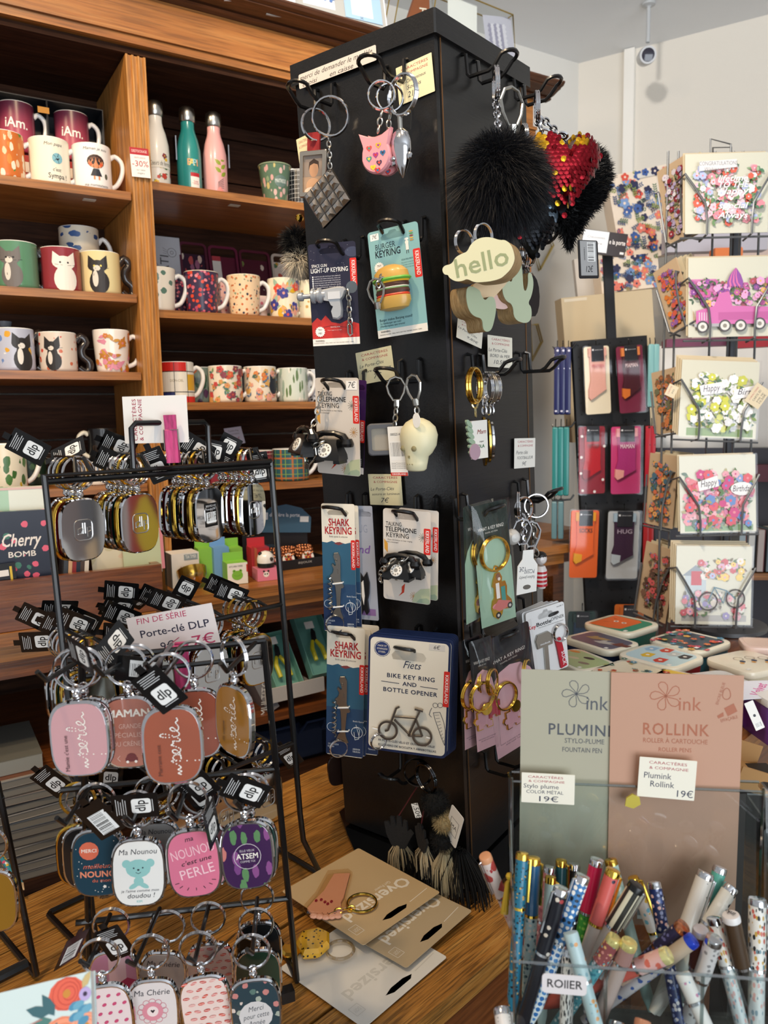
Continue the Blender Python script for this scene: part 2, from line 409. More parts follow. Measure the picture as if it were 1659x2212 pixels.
# ================================================================== THE SETTING
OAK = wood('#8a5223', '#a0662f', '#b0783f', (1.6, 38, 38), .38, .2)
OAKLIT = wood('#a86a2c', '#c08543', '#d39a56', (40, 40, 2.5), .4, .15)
DARKW = wood('#2a180f', '#382115', '#452b1c', (2, 30, 30), .7, 0, spec=.12)
MAHOG = wood('#5a2c12', '#74401c', '#8a5128', (2.5, 40, 40), .3, .3)
CORN = wood('#3f2414', '#52301c', '#633c24', (2.5, 40, 40), .4, .15)
TABLEW = wood('#8f6029', '#b97f38', '#cf9a50', (3.2, 70, 70), .36, .12, .35, .75)
TT = V3((math.cos(math.radians(31.5)), math.sin(math.radians(31.5)), 0)); TN = V3((-TT.y, TT.x, 0))      # along / into the shelf wall
P0 = V3((-.475, 1.62, 0))
CAB = frame(P0, TT, TN)                                               # cabinet frame: x along, y back, z up
CABI = CAB.inverted()
def cabs(px, py, d):
    """pixel on the upright plane at depth d of the cabinet -> (s, z)"""
    q = CABI @ on(px, py, (P0 + TN * d, TN)); return q.x, q.z
ZF, ZC = 0.0, 2.68
# room shell
struct(B().box(.6, 1.2, -.03, 6, 6, .06).obj('floor', mat('#5b4a3c', .6, bump=.1, bscale=30)))
corner = at_y(1250, 137, 2.95)                                        # ceiling corner behind the sock stand
ZC = corner.z
wallm = mat('#e3ddd2', .8, bump=.25, bscale=260); wallc = mat('#dcdad4', .85, bump=.1, bscale=150)
struct(B().box(1.0, 1.2, ZC + .03, 8, 7, .06).obj('ceiling', mat('#eceef0', .9, bump=.05)))
# wall behind the cabinet runs along TT through the corner; right wall square to it
dwall = (CABI @ corner).y
sc_ = (CABI @ corner).x
struct(B().box(sc_ / 2 - 1.2, dwall + .03, ZC / 2, sc_ + 2.6, .06, ZC, CAB).obj('wall_back', wallc))
WRF = frame(V3((corner.x, corner.y, 0)), V3((.857, -.515, 0)), V3((.515, .857, 0)))      # right wall: x runs toward the shop front, y out of the room
struct(B().box(1.45, .03, ZC / 2, 2.9, .06, ZC, WRF).obj('wall_right', wallm))
a = WRF.inverted() @ on(1363, 100, (WRF.translation, WRF.col[1].xyz))
struct(B().box(a.x, -.012, ZC / 2, .035, .02, ZC - .004, WRF).obj('trim_1', mat('#f1eee7', .6)))
WSM = frame(V3((1.43, 1.35, 0)), V3((.405, -.914, 0)), V3((.914, .405, 0)))  # unseen patterned screen, added so the mirror key ring plates reflect colours
o = thing('added_reflection_screen', 'tall freestanding screen of wrapping paper near the shop front, right of the camera', 'display stand', WSM); B().box(.7, .02, .95, 1.75, .02, 1.86).obj('screen', mat('#cfc9bf', .7), o)
for x in (0, 1.4): B().box(x, .02, .0105, .05, .4, .02).obj('foot', mat('#6a6a68', .5), o)
REFL_PRINTS = [('#2a4a9a', ['#d8c83a', '#3f7ab8', '#e8e4dc', '#6a3a2c'], 'blue and yellow'), ('#a8281f', ['#d8b42c', '#7a1f1c', '#e8e0d4'], 'red and yellow'), ('#d8cfc4', ['#3a5a8a', '#c85a4a', '#3a2a24'], 'pale patterned'), ('#5a3a24', ['#c8a06a', '#2a1a12', '#d8d0c4'], 'brown')]
for i, (bg, cl, nm) in enumerate(REFL_PRINTS * 2):
    o = thing('added_reflection_sheet', '%s wrapping paper sheet hung on the screen near the shop front, %s' % (nm, ('upper', 'lower')[i // 4]), 'paper', WSM @ T(.42 * (i % 4), .002, 1.56 - .62 * (i // 4)), 'wrapping paper on the screen')
    B().box(0, 0, 0, .38, .004, .56).obj('sheet', pat(bg, cl, 9, .5, (1, 1, .45)), o); B().tube([(-.19, 0, .288), (.19, 0, .288)], .006, 8).obj('rod', mat('#8a8a88', .4), o)
# ------------------------------------------------------------------ wall cabinet
cab = thing('wall_cabinet', 'tall old wooden shop cabinet with open shelves full of mugs along the left wall', 'cabinet', CAB)
SL, SR = -1.05, 1.045
DEP = .27
zL = [1.865, 1.664, 1.508, 1.278]; zR = [1.892, 1.637, 1.446, 1.262]
TH = .016
def cpart(name, m, x0, x1, y0, y1, z0, z1):
    b = B().box(0, 0, 0, x1 - x0, y1 - y0, z1 - z0)
    return b.obj(name, m, cab, T((x0 + x1) / 2, (y0 + y1) / 2, (z0 + z1) / 2))
for i in range(11): cpart('back_board', DARKW, SL, SR, DEP, DEP + .012 + .003 * (i % 2), 1.06 + i * .104, 1.06 + i * .104 + .100)
for z in zL: cpart('shelf', OAK, SL, -.022, .004, DEP - .001, z - TH, z)
for z in zR: cpart('shelf', OAK, .022, SR - .022, .004, DEP - .001, z - TH, z)
# fluted pillar
fl = [(-.0195, .27), (-.0195, 0)]
for k in range(3):
    c = -.0115 + k * .0115
    fl += [(c - .004, 0), (c - .0025, .004), (c + .0025, .004), (c + .004, 0)]
fl += [(.0195, 0), (.0195, .27)]
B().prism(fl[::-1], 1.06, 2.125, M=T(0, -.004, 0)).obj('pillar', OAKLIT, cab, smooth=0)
for x in (SL - .02, SR - .02): cpart('side_panel', OAK, x, x + .02, 0, DEP + .012, 1.06, 2.14)
cpart('top_board', DARKW, SL, SR, .0, DEP, 2.128, 2.14)
cpart('frieze', OAK, SL - .02, SR, -.006, .02, 2.141, 2.238)
cpart('soffit_moulding', OAK, SL - .02, SR, -.016, -.006, 2.141, 2.156)
cpart('soffit_bead', OAK, SL - .02, SR, -.022, -.006, 2.1565, 2.164)
prof = [(y, z * .38) for y, z in [(0, 0), (-.018, 0), (-.022, .008), (-.018, .016), (-.030, .020), (-.048, .036), (-.056, .040), (-.056, .046), (-.066, .052), (-.072, .068), (-.072, .078), (0, .078)]]
cb = B(); ln = SR + .045 - (SL - .02)
cb.prism([(y, z) for y, z in prof][::-1], 0, ln, M=T(SL - .02, -.006, 2.2385) @ Matrix(((0, 0, 1, 0), (1, 0, 0, 0), (0, 1, 0, 0), (0, 0, 0, 1))))
cb.obj('cornice', CORN, cab, smooth=20)
cpart('cornice_return', CORN, SR + .001, SR + .042, .0, DEP, 2.248, 2.2675)
cpart('cabinet_top', MAHOG, SL - .02, SR, -.005, DEP + .012, 2.2386, 2.253)
# lower counter: deeper on the left
ZK = 1.06
def slab(name, m, x0, x1, y0, z0, z1, y1=DEP): return cpart(name, m, x0, x1, y0, y1, z0, z1)
slab('counter_top', OAK, SL, -.08, -.236, ZK - .022, ZK)
slab('counter_top', OAK, -.0795, SR, -.154, ZK - .022, ZK)
slab('counter_moulding', OAK, SL, -.08, -.222, ZK - .052, ZK - .0225)
slab('counter_moulding', OAK, -.0795, SR - .01, -.142, ZK - .052, ZK - .0225)
slab('counter_apron', MAHOG, SL, -.08, -.212, ZK - .085, ZK - .0525)
slab('counter_apron', MAHOG, -.0795, SR - .02, -.132, ZK - .085, ZK - .0525)
# lower shelves and plinth
ls = cabs(620, 1535, -.148); zS = ls[1]
slab('lower_shelf', MAHOG, -.0795, 1.0, -.148, zS - .018, zS)
ll = cabs(50, 1675, -.225); zS2 = ll[1]
slab('lower_shelf', MAHOG, SL, -.08, -.225, zS2 - .02, zS2)
slab('bottom_shelf', DARKW, SL, 1.0, -.24, .60, .62)
cpart('lower_back', DARKW, SL, 1.0, DEP - .03, DEP, .1, ZK - .086)
cpart('divider', DARKW, -.09, -.07, -.11, DEP - .031, .621, ZK - .086)
cpart('end_panel', MAHOG, .98, 1.0, -.11, DEP - .031, .1, zS - .019)
for px_, py_, d_ in ((195, 404, .02), (512, 437, .02)): cpart('paper_label', mat('#cfc9bf', .7), cabs(px_, py_, d_)[0] - .012, cabs(px_, py_, d_)[0] + .012, .03, .045, (zL if px_ < 300 else zR)[0] - TH - .0012, (zL if px_ < 300 else zR)[0] - TH - .0004)
cpart('plinth', DARKW, SL, 1.0, -.20, -.18, .02, .599)
# display box front leaning on the left counter
k0 = cabs(0, 1268, -.222); k1 = cabs(345, 1192, -.222)
b = B().box(0, 0, 0, k1[0] + .9, .014, .085); b.obj('browser_front', MAHOG, cab, T((k1[0] - .9) / 2, -.222, ZK + .0435))
B().box(0, 0, 0, .014, .20, .085).obj('browser_side', MAHOG, cab, T(k1[0] - .007, -.114, ZK + .0435))

# ------------------------------------------------------------------ display table (planks)
ZT = .77
tt = V3((.698, .716, 0)).normalized(); tn = V3((-tt.y, tt.x, 0))         # along the planks / away to the left
PT = at_z(740, 1704, ZT)                                                 # a point on the first seam
TAB = frame(PT, tt, tn); TABI = TAB.inverted()
tab = thing('display_table', 'worn oak plank table carrying the key ring stands and the black tower', 'table', TAB)
yb = (TABI @ at_z(720, 1642, ZT)).y; yf = (TABI @ at_z(1000, 2128, ZT)).y; ym = (TABI @ at_z(1030, 1944, ZT)).y
cuts = [yb, .001, (TABI @ at_z(640, 1846, ZT)).y, (TABI @ at_z(640, 1868, ZT)).y - .06, ym, yf]
cuts = [yb, 0, -.105, -.21, ym, yf]
TL_, TX_ = 1.48, -.41                                                   # plank length and middle
for i, (p, q) in enumerate(zip(cuts, cuts[1:])):
    g = .0012 if i not in (3,) else .004
    bb = B().prism(rrect(TL_, p - q - 2 * g, .002, 1), -.028, 0, bev=.0015)
    bb.obj('plank', TABLEW, tab, T(TX_, (p + q) / 2, -.001 * (i % 2)), smooth=0)
bb = B().box(0, 0, 0, TL_, .02, .05); bb.obj('apron', MAHOG, tab, T(TX_, yf + .0125, -.0545))
bb = B().box(0, 0, 0, TL_, .02, .12); bb.obj('apron', MAHOG, tab, T(TX_, yf + .017, -.142))
B().box(0, 0, 0, TL_, .02, .05).obj('apron', MAHOG, tab, T(TX_, yb - .0125, -.0545))
B().box(0, 0, 0, TL_ - .02, yb - yf - .06, .004).obj('underboard', DARKW, tab, T(TX_, (yb + yf) / 2, -.034))
for x in (-1.09, .28):
    for y in (yb - .06, yf + .06): B().box(0, 0, 0, .06, .06, .728).obj('leg', MAHOG, tab, T(x, y, -.403))

# ================================================================== THE BLACK TOWER
ul = V3((-.79407, .60783, -.00089)).normalized(); dn = V3((.034286, .043329, -.998472)).normalized()
ur = dn.cross(ul).normalized()
if ur.x < 0: ur = -ur
C0 = V3((.06891, .95, 1.85666)); WL, WR, HT = .2215, .2318, 1.0774
LF = frame(C0, -ul, -dn); RF = frame(C0, ur, -dn)                       # faces: x right, y up, z outward
LFI, RFI = LF.inverted(), RF.inverted()
def lf(px, py, off=0): q = LFI @ on(px, py, (LF @ V3((0, 0, off)), LF.col[2].xyz)); return q.x, q.y
def rf(px, py, off=0): q = RFI @ on(px, py, (RF @ V3((0, 0, off)), RF.col[2].xyz)); return q.x, q.y
def lplane(off): return (LF @ V3((0, 0, off)), LF.col[2].xyz)
def rplane(off): return (RF @ V3((0, 0, off)), RF.col[2].xyz)
BLK = wood('#090808', '#0d0c0c', '#121111', (60, 3, 60), .34, .12, .12)
TWR = frame(C0 + dn * HT + ul * WL / 2 + ur * WR / 2, -ul, ur)           # at the base centre: x -> right along the left face, y -> into depth, z up
tower = thing('display_tower', 'tall black four-sided spinner tower hung with key rings on wire hooks', 'display stand', TWR)
hw, hd = WL / 2, WR / 2
B().box(0, -hd + .004, HT / 2, WL - .001, .008, HT - .001).obj('front_panel', BLK, tower)
B().box(hw - .004, .004, HT / 2, .008, WR - .010, HT - .001).obj('side_panel', BLK, tower)
B().box(-hw + .004, .004, HT / 2, .008, WR - .010, HT - .001).obj('side_panel', BLK, tower)
B().box(0, hd - .004, HT / 2, WL - .018, .006, HT - .001).obj('back_panel', BLK, tower)
o = .005
bb = B().prism(rrect(WL + 2 * o, WR + 2 * o, .002, 1), HT - .014, HT + .0125); bb.obj('cap', BLK, tower, smooth=0)
B().box(hw - .011, -hd + .0, HT / 2 - .01, .0, .0, 0)
for sx in (0, 1):
    B().box(0, 0, 0, .0012, .0012, HT - .02).obj('edge_strip', mat('#6b4a2a', .5), tower, T(hw + .0002, -hd + .012 + sx * (WR - .03), HT / 2 - .004))
bpl_ = (TWR @ V3((0, 0, -.007)), TWR.col[2].xyz)
pl = [tuple((TWR.inverted() @ on(*p, bpl_)).xy) for p in ((733, 1757), (750, 1805), (790, 1896), (1015, 1921), (1063, 1925), (1090, 1900), (1215, 1770))] + [(.17, .16), (.10, .19), (-.10, .19), (-.15, .13)]
B().prism(pl, -.010, -.004).obj('base_plate', mat('#0a0a0b', .18, coat=.3), tower, smooth=0)
B().lathe([(.05, -.0038), (.05, -.0008)], 32).obj('turntable', WIRE, tower)
B().lathe([(.10, -.0116), (.105, -.0102)], 32).obj('foot', WIRE, tower, T(-.02, -.03, 0))
# hooks: one double wire each
HL = .060
def hook(F_, x, y, L=HL, half=.0145):
    h = half; pts = [(-h, .028, -.001), (-h, .026, .006), (-h, .004, .0075), (-h, 0, .011), (-h, 0, L * .62), (-h * .96, .004, L * .74), (-h, .014, L * .90)]
    for a_ in range(1, 8):
        t = PI - PI * a_ / 8; pts.append((h * math.cos(t), .014 + .004 * math.sin(t), L * .90 + h * .8 * math.sin(t)))
    pts += [(-p[0], p[1], p[2]) for p in pts[:7]][::-1]
    TWI = TWR.inverted()
    return B().tube([(p[0] + x, p[1] + y, p[2]) for p in pts], .0025, 6).obj('hook', WIRE, tower, TWI @ F_)
hk = lambda f, px, py, off=.046: (lambda q: (q[0], q[1] - .010))(f(px, py, off))
LH = [lf(708, 238), lf(860, 190), hk(lf, 717, 538), hk(lf, 850, 496), hk(lf, 727, 832), lf(890, 824), hk(lf, 728, 1103), hk(lf, 880, 1112), hk(lf, 748, 1370), hk(lf, 882, 1403), lf(890, 1662)]
RH = [rf(1012, 178), rf(1114, 226), rf(1024, 520), rf(1124, 530), rf(1024, 812), rf(1126, 804), hk(rf, 1056, 1104), rf(1122, 1078), hk(rf, 1086, 1374), hk(rf, 1176, 1330), rf(1052, 1652)]
for x, y in LH: hook(LF, x, y)
for x, y in RH: hook(RF, x, y)
# ================================================================== GOODS ON THE TOWER
TO_Y=RX(-90)                                    # turn an upright lathe so its axis runs along +y of a card
def hang(F_,tl,tr,bl,off,maxyaw=24):
 """card hanging at a distance off from a tower face; may swing a little about the upright"""
 n0=F_.col[2].xyz;upv=F_.col[1].xyz
 p=on((tl[0]+tr[0])/2,(tl[1]+tr[1])/2,(F_@V3((0,0,off)),n0));best=None
 for i in range(-maxyaw,maxyaw+1):
  n=Matrix.Rotation(math.radians(i),3,upv)@n0
  a,b,c=on(*tl,(p,n)),on(*tr,(p,n)),on(*bl,(p,n))
  e=abs((b-a).normalized().dot((c-a).normalized()))+abs(i)*.0012
  if best is None or e<best[0]:best=(e,n)
 return quad(tl,tr,bl,(p,best[1]))
def ringmesh(b,r,t,M=None,n=28,double=True,c=None):
 b.tube(circ(r,n),t,6,True,M,c)
 if double:b.tube(circ(r*.985,n,z=t*1.7),t,6,True,M,c)
 return b
def links(b,pts,L=.006,t=.0007,c=None):
 """chain of oval links along a path"""
 P=[V3(p) for p in pts];seg=[(q-p).length for p,q in zip(P,P[1:])];tot=sum(seg);n=max(1,int(tot/(L*.72)))
 for i in range(n):
  d=tot*(i+.5)/n;k=0
  while k<len(seg)-1 and d>seg[k]:d -= seg[k];k += 1
  p=P[k].lerp(P[k+1],min(1,d/seg[k]));dr=(P[k+1]-P[k]).normalized()
  M=frame(p,dr,dr.orthogonal())@RX(90*(i % 2))
  b.tube([(L/2*math.cos(2*PI*j/10),L*.32*math.sin(2*PI*j/10),0) for j in range(10)],t,5,True,M,c)
 return b
def clasp(b,x,y,z,s=1,t=.0011,rot=0,c=None):
 """teardrop trigger clasp hanging down from (x, y)"""
 P=[(.0035*s,-.001*s),(.0075*s,.006*s),(.009*s,.013*s),(.0055*s,.0195*s),(0,.0215*s),(-.0055*s,.0195*s),(-.009*s,.013*s),(-.0075*s,.006*s),(-.0035*s,-.001*s)]
 b.tube([(p[0],p[1],0) for p in P],t*1.15,6,True,T(x,y,z)@RZ(rot),c)
 b.lathe([(.0028*s,-.007*s),(.0035*s,-.001*s)],8,T(x,y,z)@RZ(rot)@TO_Y,c);return b
class Card:
 """carded product: sheet with a hang hole, print, and mounted pieces"""
 def __init__(s,name,label,cat,F_,tl,tr,bl,off,col,group=None,hole=(.034,.010,.05),th=.0008,r=.004,kind='euro',rough=.35):
  M,s.w,s.h=hang(F_,tl,tr,bl,off);s.M=M
  s.o=thing(name,label,cat,M,group)
  hl=slot(hole[0],hole[1],s.h/2-hole[2]*s.h-hole[1]*.3,kind) if hole else None
  s.card=card(s.o,s.w,s.h,mat(col,rough),th,min(r,s.w*.06),hl)
  s.a=Art(s.w,s.h,th)
 def p(s,u,v,z=0):x,y=s.a.xy(u,v);return V3((x,y,z))
 def kik(s,v0=.2,v1=.45,u0=.86):
  a=s.a;a.rect('#d8281f',u0,v0,1.0,v1,r=.0015)
  vs,_=textmesh('KIKKERLAND',.01,0,1.0);wd=max(p[0] for p in vs)-min(p[0] for p in vs);sz=(1-u0)*.55*s.w
  a.text((u0+1)/2,(v0+v1)/2,sz/s.h,'KIKKERLAND','#f6f2ee',rot=-90,bold=.01,sx=(v1-v0)*s.h*.84/(wd*sz/.7))
 def end(s):s.a.done(s.o);return s
def burst(a,u,v,r,c='#f4efe6',n=16):
 pts=[]
 for i in range(n*2):
  t=PI*i/n;k=r if i % 2 == 0 else r*.82;pts.append((u+k*math.cos(t),v+k*a.w/a.h*math.sin(t)))
 a.poly(c,pts);a.text(u,v-r*.32*a.w/a.h,r*.34*a.w/a.h,'TRY','#1c1c22',bold=.015);a.text(u,v+r*.32*a.w/a.h,r*.34*a.w/a.h,'ME!','#1c1c22',bold=.015)

# ---------------- space gun card
c=Card('space_gun_keyring','navy space gun light-up keyring card with silver toy ray gun','keyring',LF,(665,529),(768,520),(680,748),.047,'#26263a','carded keyrings on the tower')
a=c.a;c.kik(.16,.44)
a.poly('#c22f28',[(0,.93),(0,.77),(.12,.72),(.2,.75),(.3,.70),(.42,.77),(.6,.79),(.75,.76),(1,.80),(1,.93)])
a.poly('#8d1f20',[(.05,.83),(.4,.80),(.9,.84),(.9,.845),(.4,.81),(.05,.84)])
a.rect('#ece7dd',0,.93,1,1);a.disc('#55606b',.88,.44,.12);a.disc('#39405a',.93,.10,.16,.1)
for i in range(40):a.disc('#d9d9e4',random.random()*.85,random.random()*.7,.004,n=5)
a.text(.22,.215,.030,'SPACE GUN','#f4f2ee',fit=.32);a.text(.43,.262,.044,'LIGHT-UP KEYRING','#f4f2ee',bold=.012,fit=.78)
for i in range(6):a.text(.38,.32+i*.021,.010,('PORTE-CLE LED PISTOLET DE L\'ESPACE','LLAVERO DE ARMA ESPACIAL CON LUZ','SCHLUSSELANHANGER SPACEGUN','PORTACHIAVI LED PISTOLA SPAZIALE','SLEUTELHANGER SPACE GUN','LED-KEYRING SPACE GUN')[i],'#cfcfd8',fit=.55);a.rect('#e8e8e8',.06,.312+i*.021,.085,.327+i*.021)
burst(a,.17,.86,.11);a.text(.5,.82,.012,'ESSAYEZ-MOI!','#f0d8d0',fit=.2);a.text(.48,.85,.009,'Press trigger to see light','#f0d8d0',fit=.3)
a.text(.16,.952,.016,'WARNING:','#222',bold=.01,fit=.2);a.text(.45,.975,.009,'CHOKING HAZARD - SMALL PARTS. NOT FOR CHILDREN UNDER 3 YEARS.','#222',fit=.85)
gm=mat('#b9bcbf',.3,.35)
g=B();s_=c.w
def gp(u,v):q=c.p(u,v);return (q.x,q.y)
out=[gp(.30,.455),(gp(.62,.435)),gp(.75,.44),gp(.79,.47),gp(.74,.53),gp(.68,.56),gp(.70,.66),gp(.68,.73),gp(.60,.755),(gp(.50,.745)),gp(.47,.68),gp(.52,.63),gp(.47,.615),gp(.43,.57),gp(.32,.56)]
g.prism(out[::-1],.002,.013,bev=.002);g.obj('ray_gun',gm,c.o)
g=B();q=c.p(.30,.508,.0075)
g.lathe([(.004,-.034),(.0055,-.032),(.0055,-.027),(.003,-.026),(.003,-.016),(.0095,-.014),(.0095,-.011),(.0075,-.010),(.0075,-.007),(.0095,-.006),(.0095,-.003),(.0065,0),(.0065,.004)],16,T(*q)@RY(90))
g.obj('barrel',mat('#a9adb2',.3,.4),c.o)
q=c.p(.56,.52,.0135);B().box(q.x,q.y,q.z,.016,.009,.002).obj('side_plate',mat('#d6d8da',.35,.2),c.o)
g=links(B(),[c.p(.8,.47,.006),c.p(.84,.56,.007),c.p(.83,.66,.006),c.p(.84,.80,.006)],.009,.0011)
g.tube([c.p(.81,.78,.007),c.p(.87,.82,.007),c.p(.87,.90,.007),c.p(.83,.92,.007),c.p(.79,.89,.007),c.p(.79,.81,.007)],.0014,6,True);g.obj('chain',STEEL,c.o)
c.end()

# ---------------- burger card
c=Card('burger_keyring','pale teal burger keyring card with a two-storey toy burger','keyring',LF,(794,504),(902,477),(818,732),.047,'#86b3b4','carded keyrings on the tower')
a=c.a;c.kik(.24,.5)
a.rect('#e6e0d4',0,.925,1,1);a.rect('#f3f1ec',.05,.025,.22,.085);a.text(.13,.055,.035,'7€','#1d1d25',shear=.2)
a.text(.33,.155,.052,'BURGER','#24323a',fit=.4);a.text(.37,.222,.064,'KEYRING','#18242c',bold=.02,fit=.5)
burst(a,.17,.345,.105)
for i in range(5):a.disc(('#c89a4c','#5d8f3f','#8a3a2c','#d8a83c','#b88a44')[i],.86,.075+i*.02,.04,.012,n=10)
a.disc('#f0e8da',.76,.165,.035);a.disc('#f4f0e8',.76,.135,.04,.02);a.rect('#e8e4dc',.735,.175,.79,.235);a.line('#333',[(.75,.235),(.74,.265)],.01);a.line('#333',[(.78,.235),(.78,.265)],.01)
a.text(.74,.315,.013,'ESSAYEZ-MOI!','#20424a',fit=.22)
for i in range(3):a.text(.74,.342+i*.022,.009,'Press button to hear burp','#2f6068',fit=.24)
a.text(.40,.835,.024,'Burger makes Burping sound!','#16303a',bold=.005,fit=.66);a.text(.29,.866,.018,'Le hamburger qui rote!','#1f3c46',fit=.42);a.text(.32,.892,.018,'¡Hamburguesa que eructa!','#1f3c46',fit=.5)
a.text(.17,.945,.018,'WARNING:','#222',bold=.01,fit=.2);a.text(.47,.972,.010,'CHOKING HAZARD - SMALL PARTS. NOT FOR CHILDREN UNDER 3 YEARS.','#222',fit=.85)
cx,cy=.48,.575
def layer(nm,m,v,r,h,fl=.55):
 q=c.p(cx,v,.012);B().lathe([(r*.55,-h/2),(r*.93,-h*.42),(r,0),(r*.93,h*.42),(r*.55,h/2)],24,T(*q)@TO_Y@S(1,fl,1)).obj(nm,m,c.o)
bun=mat('#c39a4a',.35,coat=.2)
q=c.p(cx,.455,.012);B().lathe([(.021,-.007),(.0235,-.004),(.022,.004),(.016,.0095),(.007,.0125),(.0005,.013)],24,T(*q)@TO_Y@S(1,.55,1)).obj('bun',bun,c.o)
layer('lettuce',mat('#5fa83c',.4),.492,.026,.0045);layer('cheese',mat('#e3b32e',.4),.51,.0235,.004);layer('tomato',mat('#c23a26',.4),.521,.0215,.004)
layer('patty',mat('#4a2a20',.5),.543,.0225,.008);layer('cheese',mat('#dfe0cc',.4),.566,.022,.003);layer('lettuce',mat('#4f8f3e',.4),.580,.0215,.004)
layer('patty',mat('#4a2a20',.5),.605,.0225,.009);layer('tomato',mat('#d2462c',.4),.637,.0225,.004);layer('cheese',mat('#e0a82e',.4),.649,.0215,.0035)
q=c.p(cx,.69,.012);B().lathe([(.0005,-.0105),(.010,-.0105),(.019,-.008),(.0228,-.001),(.0225,.005),(.018,.0075)],24,T(*q)@TO_Y@S(1,.55,1)).obj('bun',bun,c.o)
g=links(B(),[c.p(.46,.415,.016),c.p(.40,.46,.025),c.p(.33,.50,.026),c.p(.31,.55,.024)],.008,.0011)
q=c.p(.26,.665,.025);clasp(g,q.x,q.y-.002,q.z,1.25,.0013,0);g.obj('chain',STEEL,c.o)
c.end()

# ---------------- telephone cards
phone_parts=None
def telephone(c,u,v,s=1.0,yaw=0):
 """black toy dial telephone"""
 q=c.p(u,v,.002);M=T(*q)@RY(yaw)@S(s);bk=mat('#0d0d0e',.3,coat=.3)
 b=B();b.loft([[(x,-.012,z) for x,z in ((-.023,0),(.023,0),(.023,.026),(-.023,.026))],[(x,-.006,z) for x,z in ((-.022,0),(.022,0),(.022,.024),(-.022,.024))],
     [(x,.008,z) for x,z in ((-.014,0),(.014,0),(.014,.016),(-.014,.016))],[(x,.013,z) for x,z in ((-.013,0),(.013,0),(.013,.013),(-.013,.013))]])
 for x in (-.017,.017):b.box(x,-.014,.012,.009,.005,.02)
 b.obj('telephone_body',bk,c.o,M)
 h=B();h.tube([(-.024,.010,.008),(-.020,.0165,.008),(-.008,.0205,.009),(.008,.0205,.009),(.020,.0165,.008),(.024,.010,.008)],[.0055,.0048,.0036,.0036,.0048,.0055],10)
 for x in (-.0255,.0255):h.lathe([(.0075,-.005),(.0085,-.001),(.006,.005)],14,T(x,.009,.008)@TO_Y)
 h.obj('handset',bk,c.o,M)
 d=B().lathe([(.0095,0),(.0095,.002),(.0088,.003)],22,T(0,-.001,.0195)@RX(-28));d.obj('dial',mat('#e9e6df',.4),c.o,M)
 f=B()
 for i in range(10):f.lathe([(.0013,0),(.0013,.0006)],8,T(0,-.001,.0195)@RX(-28)@T(.0066*math.cos(i*.6),.0066*math.sin(i*.6),.0028))
 f.lathe([(.003,0),(.003,.0006)],12,T(0,-.001,.0195)@RX(-28)@T(0,0,.0028));f.obj('finger_holes',mat('#8d8b86',.4),c.o,M)
def phonecard(label,tl,tr,bl,off,price=None,phone=True,group='telephone keyring cards'):
 c=Card('telephone_keyring',label,'keyring',LF,tl,tr,bl,off,'#d8cfc4',group)
 a=c.a;c.kik(.18,.46)
 for u,v in ((.84,.28),(.87,.55),(.66,.93)):
  for i in range(6):t=i*PI/6;a.line('#b98a52' if v>.4 else '#77746e',[(u-.09*math.cos(t),v-.09*c.w/c.h*math.sin(t)),(u+.09*math.cos(t),v+.09*c.w/c.h*math.sin(t))],.008)
 a.poly('#b7bf9d',[(.62,.995),(.68,.90),(.80,.84),(.995,.82),(.995,.93),(.98,.995)]);a.poly('#98ab93',[(.70,.995),(.78,.95),(.92,.93),(.995,.95),(.985,.995)]);a.poly('#c23c22',[(.40,.84),(.47,.80),(.45,.9),(.33,.95),(.40,.9)])
 a.poly('#d59a3a',[(.02,.33),(.10,.38),(.10,.48),(.03,.44)])
 a.text(.23,.165,.045,'TALKING','#2a2522',fit=.33);a.text(.38,.222,.050,'TELEPHONE','#1c1816',bold=.015,fit=.66);a.text(.31,.285,.050,'KEYRING','#1c1816',bold=.008,fit=.48)
 a.text(.36,.335,.014,'Press the button to hear ringing','#5a534d',fit=.52);a.text(.20,.36,.014,'and a message!','#5a534d',fit=.26)
 if price:a.rect('#f5f3ee',.72,.03,.97,.12);a.text(.84,.075,.06,price,'#26262e',shear=.2)
 if phone:
  telephone(c,.42,.62,.84);g=links(B(),[c.p(.40,.50,.02),c.p(.28,.56,.026),c.p(.13,.64,.024),c.p(.06,.75,.018),c.p(.02,.79,.012)],.010,.0010);g.obj('chain',STEEL,c.o)
 return c.end()
phonecard('telephone keyring card hanging frontmost in the lower right of the left face',(828,1097),(931,1106),(829,1292),.047)
phonecard('telephone keyring card half hidden behind the front one',(862,1096),(948,1104),(862,1285),.036)
# third row: loose phone over its card, violet card behind
c3=phonecard('telephone keyring card marked 7€ on the third row of the tower',(681,816),(775,816),(703,1022),.046,'7€',phone=False)
telephone(c3,.40,.73,1.05,10);g=links(B(),[c3.p(.42,.64,.02),c3.p(.30,.68,.03),c3.p(.22,.74,.03)],.009,.0010);q=c3.p(.12,.86,.03);clasp(g,q.x,q.y,q.z,1.2,.0012,-20);g.obj('chain',STEEL,c3.o)
c=Card('telephone_keyring','loose black toy telephone on a chain at the left edge of the tower','keyring',LF,(640,840),(700,838),(645,1000),.060,'#111112',None,None)
bpy.data.objects.remove(c.card);telephone(c,.48,.72,1.0,-25)
g=links(B(),[c.p(.90,.02,-.004),c.p(.80,.2,0),c.p(.70,.42,.004),c.p(.62,.55,.012)],.011,.0011);g.obj('chain',STEEL,c.o)
c=Card('carded_keyring','violet keyring card behind the telephone card on the third row','keyring',LF,(745,818),(792,822),(768,1022),.034,'#3c1f4f',None)
c.a.rect('#17161c',0,.62,1,.93);c.a.rect('#dcd8d2',0,.93,1,1);c.kik(.42,.66,.74);burst(c.a,.62,.75,.22)
